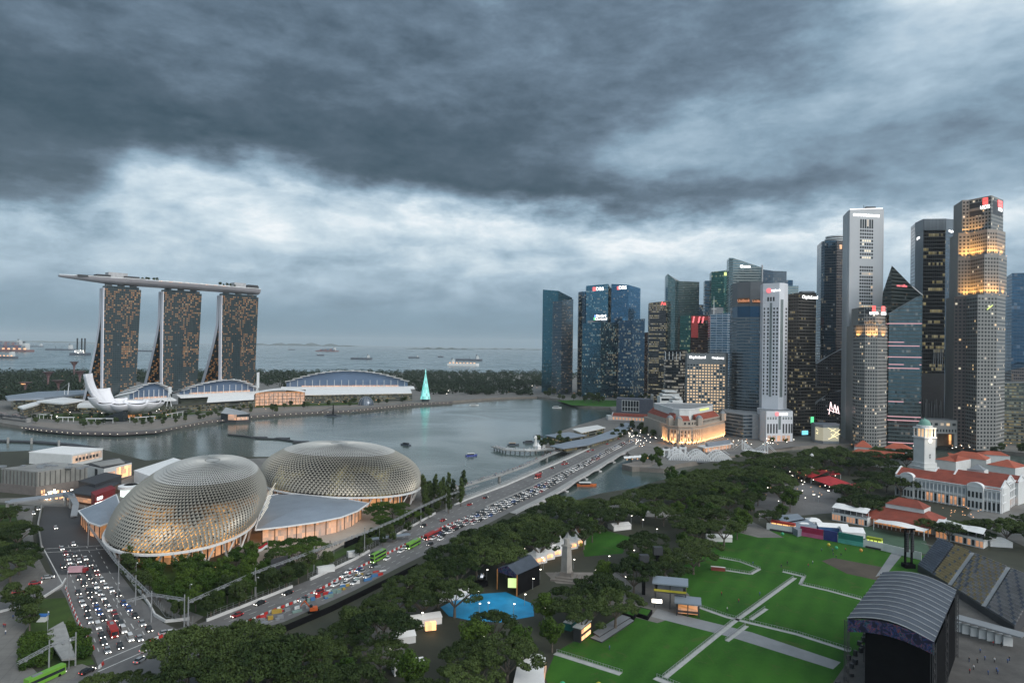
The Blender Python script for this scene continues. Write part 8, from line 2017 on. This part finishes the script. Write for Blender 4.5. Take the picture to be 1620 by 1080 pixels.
barriers([(104,930),(112,955),(124,985),(140,1012),(150,1030)],'water-filled barrier along the left kerb of the jam',30); barriers([(233,1017),(246,1012),(256,1008)],'water-filled barrier in the cluster at the right end of the stop line',8); barriers([(158,1056),(164,1050)],'water-filled barrier at the left end of the stop line',3)
# street works: crates and tarps beyond the median
for k in range(40):
    t = 1.6 + k * .085; p = along(t,rnd.uniform(.62,.95),.08); cn,m = rnd.choice((('yellow',pm('tarp_yellow',(.36,.24,.04),.7)),('blue',pm('tarp_blue',(.05,.16,.34),.7)),('grey',M_grey),('pale green',pm('tarp_green',(.16,.24,.22),.7)),('white',M_wall),('red',M_red)))
    mb = Q(m); mb.box(p,rnd.uniform(1.2,4),rnd.uniform(.7,1.4),.08,rnd.uniform(.4,1.5),.55 + rnd.uniform(-.2,.2)); mb.build('site_crate',label=cn + ' stacked crate in the street works strip below the avenue median',cat='crate',group=cn + ' crates in the street works')
# ------------------------------------------------------------------ lamps
def lamp_post(h,arm):
    root = thing('street_lamp','','street lamp'); mb = Q(M_steel); mb.tube((0,0,0),(0,0,h),.13,.08,6); mb.build('pole',root)
    mb = Q(M_steel); mb.beam((0,0,h),(arm,0,h + .5),.12); mb.build('arm',root); mb = Q(L_white if h < 6 else M_wall); mb.box((arm,0),.7,.35,h + .3,h + .55,0,bottom=True); mb.build('lamp_head',root); kids(root); return root
lp = lamp_post(10,2.4); sl_ = lamp_post(4.2,.3); first = True
for x,y in ((300,962),(405,950),(528,888),(600,862),(640,835),(712,812),(775,785),(75,1010),(109,1058),(106,940),(186,960),(215,925)):
    o = lp if first else dup(lp,(0,0,0)); first = False; o.location = G(x,y); o.rotation_euler.z = -.9; tag(o,'tall grey street lamp with short curved arm beside the roads','street lamp','tall street lamps')
first = True; k = 0
while k < 70:
    x,y = rnd.uniform(560,1420),rnd.uniform(760,1050); 
    if not inpoly(x,y,[(560,985),(700,900),(860,815),(1060,775),(1330,740),(1340,780),(1190,835),(1080,900),(900,980),(850,1040),(600,1050)]): continue
    o = sl_ if first else dup(sl_,(0,0,0)); first = False; o.location = G(x,y); tag(o,'small lit park lamp among the dark rain trees','park lamp','park lamps among the rain trees'); k += 1
mb = MB()
for (poly,n,ms) in (([(1340,700),(1620,706),(1620,716),(1340,706)],70,(L_white,L_warm)),([(1150,700),(1260,694),(1260,706),(1150,712)],40,(L_warm,L_white)),([(60,640),(400,640),(250,664),(60,664)],150,(L_warm,L_white,L_warm)),([(400,640),(650,628),(650,634),(400,650)],110,(L_warm,)),([(980,690),(1045,665),(1048,700),(1010,712)],110,(L_white,L_white,L_warm)),([(700,618),(860,612),(860,622),(700,626)],40,(L_warm,L_white)),([(880,615),(1040,622),(1040,640),(900,626)],60,(L_white,L_warm)),([(0,596),(140,596),(140,634),(0,634)],24,(L_warm,L_tail)),([(1480,800),(1560,812),(1560,832),(1480,820)],30,(L_warm,)),([(860,690),(960,680),(900,706),(860,704)],30,(L_warm,)),([(1180,745),(1330,745),(1330,800),(1180,800)],60,(L_white,L_warm)),([(180,878),(400,868),(400,900),(240,900)],30,(L_warm,))):
    W2 = [(p.x,p.y) for p in Gs(poly)]
    for _ in range(n):
        x,y = rnd.uniform(min(a for a,b in poly),max(a for a,b in poly)),rnd.uniform(min(b for a,b in poly),max(b for a,b in poly))
        if not inpoly(x,y,poly): continue
        p = G(x,y); s_ = p.y / 1300; mb.mat(rnd.choice(ms)); z = rnd.uniform(1,5); mb.box(p,.9 * s_ + .15,.5 * s_ + .1,z,z + .6 * s_ + .15,bottom=True)
mb.build('street_lights',label='scatter of small street, stall and window lights across the waterfront',cat='lights',kind='stuff',org=Vector((0,0,0)))
# ------------------------------------------------------------------ foot bridge beside the road bridge, people
jb = Gs([(690,783),(715,773),(750,762),(790,750),(830,736),(865,720),(895,708)],2.0); root = thing('footbridge','pale curved footbridge crowded with people along the water side of the road bridge','bridge',(jb[0].x,jb[0].y,WZ))
mb = Q(M_conc); mb.path([p - Vector((0,0,.4)) for p in jb],6,.8); mb.build('deck',root)
for s_ in (-2.6,2.6): mb = Q(M_steel); mb.path([p + Vector((s_ * .5,s_,1.0)) for p in jb],.1,.3); mb.build('railing',root)
for p in jb[1:-1:2]: mb = Q(M_conc); mb.tube((p.x,p.y,-4.5),(p.x,p.y,1.4),1.2); mb.build('pier',root)
def person(shirt,legs):
    mb = Q(pm('clothes_' + legs,{'dark': (.03,.03,.035),'blue': (.04,.06,.12),'tan': (.20,.16,.11)}[legs],.8)); rows = []
    prof = [(0,.15,.11),(.45,.13,.11),(.85,.19,.13),(.95,.17,.12)]
    mb.lathe((0,0),[(.001,0)] + [(a,z) for z,a,b in prof],8)
    mb.mat(pm('shirt_' + shirt,{'white': (.6,.6,.6),'black': (.02,.02,.02),'red': (.35,.03,.03),'blue': (.06,.12,.30)}[shirt],.8)); mb.lathe((0,0),[(.17,.95),(.18,1.15),(.22,1.38),(.08,1.46)],8)
    for s_ in (-1,1): mb.tube((0,s_ * .23,1.38),(.06,s_ * .28,.85),.055,.04,5)
    mb.mat(pm('skin',(.30,.18,.12),.7)); mb.lathe((0,0),[(.06,1.46),(.10,1.54),(.11,1.64),(.06,1.73),(.01,1.75)],8)
    o = mb.build('person',org=Vector((0,0,0)),smooth=True); return o
PP = {}
def put_person(p,key,lab,grp):
    if key not in PP: PP[key] = person(*key); o = PP[key]
    else: o = PP[key].copy(); col.objects.link(o)
    o.location = p; o.rotation_euler.z = rnd.uniform(0,6); tag(o,lab,'person',grp)
keys = [(a,b) for a in ('white','black','red','blue') for b in ('dark','blue')]
for k in range(110):
    i = rnd.randrange(len(jb) - 1); p = jb[i].lerp(jb[i+1],rnd.random()) + Vector((rnd.uniform(-1.5,1.5),rnd.uniform(-2,2),0)); key = rnd.choice(keys); put_person(p,key,'person in %s top and %s trousers standing on the pale footbridge' % key,'people in %s tops, %s trousers on the footbridge' % key)
for poly,n,where in (([(905,1020),(960,1045),(1150,930),(1200,870),(1360,870),(1380,890),(1280,900),(1100,1000)],16,'on the lawn'),([(1512,1010),(1600,1020),(1610,1070),(1520,1075)],14,'in the yard behind the stage'),([(470,875),(560,845),(590,815),(600,825),(500,885)],14,'on the sandstone plaza'),([(780,706),(865,710),(862,713),(785,710)],26,'on the viewing pier'),([(2,960),(40,965),(36,1040),(10,1040)],9,'on the pavement at lower left'),([(930,955),(1010,930),(1020,955),(960,975)],12,'by the tents left of the platform')):
    c = 0
    while c < n:
        x,y = rnd.uniform(min(a for a,b in poly),max(a for a,b in poly)),rnd.uniform(min(b for a,b in poly),max(b for a,b in poly))
        if inpoly(x,y,poly): key = rnd.choice(keys); put_person(G(x,y,-.5 if 'pier' in where else .05),key,'person in %s top and %s trousers %s' % (key + (where,)),'people in %s tops, %s trousers %s' % (key + (where,))); c += 1
# ------------------------------------------------------------------ ships, boats and far islands
def ship(x,y,L,lab,hull,sup=1,rot=0.0,cargo=None,lit=False,house=.82,h=9,name='cargo_ship'):
    p = G(x,y,WZ); root = thing(name,lab,'ship',p); ca,sa = math.cos(rot),math.sin(rot)
    T = lambda u,v: (p.x + u * ca - v * sa,p.y + u * sa + v * ca); w = L * .075
    mb = Q(hull); mb.prism([T(-L * .5,-w),T(L * .40,-w),T(L * .5,0),T(L * .40,w),T(-L * .5,w)],WZ,[h,h,h * 1.2,h,h]); mb.build('hull',root)
    hx = (-.5 + (1 - house)) * L * (1 if sup > 0 else -1) if True else 0
    mb = Q(M_wall); c = T(hx,0); mb.box(c,L * .09,w * 1.6,h,h + L * .11,rot); mb.box(c,L * .05,w * 1.9,h + L * .11,h + L * .135,rot); mb.build('deckhouse',root)
    mb = Q(M_dark); c2 = T(hx - L * .04,0); mb.box(c2,L * .03,w * .5,h + L * .11,h + L * .17,rot); mb.build('funnel',root)
    for k in range(3): c3 = T(L * (-.2 + .22 * k),0); mb = Q(M_dark); mb.tube((c3[0],c3[1],h),(c3[0],c3[1],h + L * .09),L * .006,n=5); mb.build('derrick',root)
    if cargo:
        for k in range(9): c3 = T(L * (-.28 + .075 * k),0); mb = Q(pm('container_' + str(k % 3),((.20,.05,.04),(.05,.10,.18),(.16,.16,.16))[k % 3],.7)); mb.box(c3,L * .065,w * 1.7,h,h + L * rnd.uniform(.05,.09),rot); mb.build('container_stack',root)
    if lit:
        for k in range(8): c3 = T(L * (-.42 + .11 * k),-w * .9); mb = Q(L_warm); mb.box(c3,L * .05,2,h + 1,h + L * .035,rot,bottom=True); mb.build('deck_lamp',root)
M_hull = pm('hull_dark',(.05,.06,.08),.6); M_hullr = pm('hull_red',(.13,.04,.035),.6)
for a in ((14,547,520,'long dark red container ship farthest of the three at the left edge',M_hullr,-1,0,1,False),(16,556,420,'lit red container ship below the farthest one at the left edge',M_hullr,-1,0,1,True),(2,567,190,'small ship cut by the left edge nearest the shore',M_hull,-1,0,None,True),(97,554,300,'dark tanker between the left ships and the jack-up rig',M_hull,-1,0,None,False),(57,548.5,230,'thin low barge right of the left edge ships',M_hull,-1,0,None,False),(232,556,210,'dark cargo ship seen between two hotel towers',M_hull,-1,0,None,False),
          (518,556,300,'red and grey cargo ship with white deckhouse above the largest arched hall',M_hullr,-1,0,1,False),(507,562.5,65,'small workboat just below the red and grey cargo ship',M_hull,1,0,None,False),(461,553.5,110,'tiny low ship left of the red and grey cargo ship',M_hull,1,0,None,False),(572,568.5,150,'dark low coaster right of the workboat',M_hull,-1,0,None,False),(655,566.5,88,'dark barge in mid sea above the light tree',M_hull,-1,0,None,False),(697,565,50,'small dark boat right of the mid sea barge',M_hull,1,0,None,False),(742,570.5,190,'dark ship with derricks just behind the lit white vessel',M_hull,-1,0,None,False),(733,578.5,170,'brightly lit white vessel near the wooded shore',M_wall,1,0,None,True)):
    x,y,L,lab,hull,sup,rot,cargo,lit = a; ship(x,y,L,lab,hull,sup,rot,cargo,lit,h=5 + L * .02)
p = G(127,562,WZ); root = thing('jack_up_rig','jack-up rig with three tall black legs left of the nearest hotel tower','rig',p); s_ = p.y / 1080
mb = Q(M_hull); mb.box(p,26 * s_,60,WZ,14); mb.build('hull',root); mb = Q(M_wall); mb.box(p,12 * s_,40,14,34); mb.build('deckhouse',root)
for x in (-5,2,7): mb = Q(M_black); mb.beam((p.x + x * s_,p.y,0),(p.x + x * s_,p.y,118),7); mb.build('leg',root)
for k in range(6): mb = Q(L_white); mb.box(p + Vector((rnd.uniform(-8,10) * s_,-32,0)),5,2,12 + k * 4,15 + k * 4,bottom=True); mb.build('lamp',root)
def boat(x,y,L,rot,lab,m,m2,lampm=None):
    p = G(x,y,WZ); root = thing('boat',lab,'boat',p); ca,sa = math.cos(rot),math.sin(rot); T = lambda u,v: (p.x + u * ca - v * sa,p.y + u * sa + v * ca)
    mb = Q(m); w = L * .17; mb.prism([T(-L * .5,-w),T(L * .3,-w),T(L * .5,0),T(L * .3,w),T(-L * .5,w)],WZ - .3,[WZ + 1.2,WZ + 1.2,WZ + 1.8,WZ + 1.2,WZ + 1.2]); mb.build('hull',root)
    mb = Q(m2); mb.box(T(-L * .08,0),L * .6,w * 1.6,WZ + 2.6,WZ + 2.9,rot,bottom=True); mb.build('roof',root); mb = Q(lampm or M_dglass); mb.box(T(-L * .08,0),L * .5,w * 1.3,WZ + 1.2,WZ + 2.6,rot); mb.build('cabin',root)
M_foam = pm('boat_wake',(.24,.30,.30),.35)
boat(641,704,13,2.6,'dark roofed river boat crossing the middle of the bay',M_hull,M_dark); boat(746,721,12,.4,'blue and white boat turning in the bay',paint('boat_blue',(.04,.06,.30)),M_wall); boat(812,704,13,.1,'moored boat with cream roof at the viewing pier',M_hull,pm('cream_roof',(.40,.30,.22),.6)); boat(838,700,15,.2,'dark boat moored behind the white statue',M_hull,M_grey); boat(852,691,12,.1,'dark boat with pale roof near the waterside restaurant',M_hull,M_grey)
boat(928,768,16,.05,'orange river boat with white roof below the road bridge',pm('boat_orange',(.42,.10,.02),.6),M_wall); boat(750,641,17,0,'pale flat boat far across the bay',M_wall,M_wall); boat(881,645,17,0,'pale boat near the small far lawn',M_wall,M_wall); boat(527,658,26,0,'dark barge with a small crane in the far bay',M_hull,M_dark); boat(560,651,12,0,'tiny white boat right of the dark barge',M_wall,M_wall); boat(36,668,14,.2,'small pale boat under the footbridge at the left edge',M_wall,M_wall)
p = G(527,658,WZ); mb = Q(M_black); mb.tube((p.x,p.y,WZ),(p.x,p.y,14),1.6,.6,6); mb.beam((p.x,p.y,10),(p.x - 22,p.y,2),.5); mb.build('mooring_crane',label='dark mast standing on the barge in the far bay',cat='mast')
def wake(pts,w): 
    q = Gs(pts,WZ + .03); mb = Q(M_foam); n = len(q)
    for i in range(n - 1):
        a,b = q[i],q[i+1]; d = (b - a).normalized(); s0 = Vector((-d.y,d.x,0)) * w * (.3 + .7 * i / n); s1 = Vector((-d.y,d.x,0)) * w * (.3 + .7 * (i + 1) / n); mb.face([a - s0,b - s1,b + s1,a + s0][::(1 if (b - a).cross(Vector((0,0,1))).length else -1)])
    mb.build('boat_wake',kind='structure')
wake([(636,703),(600,698),(560,693),(520,690)],.5); wake([(744,722),(736,728),(736,736),(750,742),(780,747)],.3)
for (x0,x1,top,Y,n_) in ((380,560,5.6,24000,9),(640,745,3.4,16000,7),(745,870,2.2,19000,8),(-40,140,2.6,24000,8),(900,1300,4,24000,6)):
    mb = Q(M_leaf3); N = 40; pts_ = [P(x0 + (x1 - x0) * k / N,Y,548) for k in range(N + 1)]; hs_ = [max(.02,math.sin(math.pi * k / N) ** .5 * (.45 + .35 * math.sin(k * n_ / 9 + x0) + .2 * math.sin(k * 1.7))) * top * Y / 1080 for k in range(N + 1)]
    rows = [[(p.x,p.y,WZ) for p in pts_],[(p.x,p.y + 200,WZ + h_ * .8) for p,h_ in zip(pts_,hs_)],[(p.x,p.y + 700,WZ + h_) for p,h_ in zip(pts_,hs_)],[(p.x,p.y + 1600,WZ) for p in pts_]]
    mb.grid([[Vector(v) for v in r] for r in rows]); struct('hills',mb)

# ------------------------------------------------------------------ the air
hm = bpy.data.materials.new('haze'); hm.use_nodes = True
hn = hm.node_tree; hn.nodes.clear()
ho = hn.nodes.new('ShaderNodeOutputMaterial'); hv = hn.nodes.new('ShaderNodeVolumePrincipled')
hv.inputs['Color'].default_value = (.86,.95,1.0,1); hv.inputs['Density'].default_value = 3.2e-5
hv.inputs['Anisotropy'].default_value = 0.0
hn.links.new(hv.outputs[0],ho.inputs['Volume'])
mb = MB(); mb.prism([(-29000,-300),(29000,-300),(29000,37000),(-29000,37000)],-8,420,bottom=True); mb.mats = [hm]
mb.build('haze',kind='stuff')
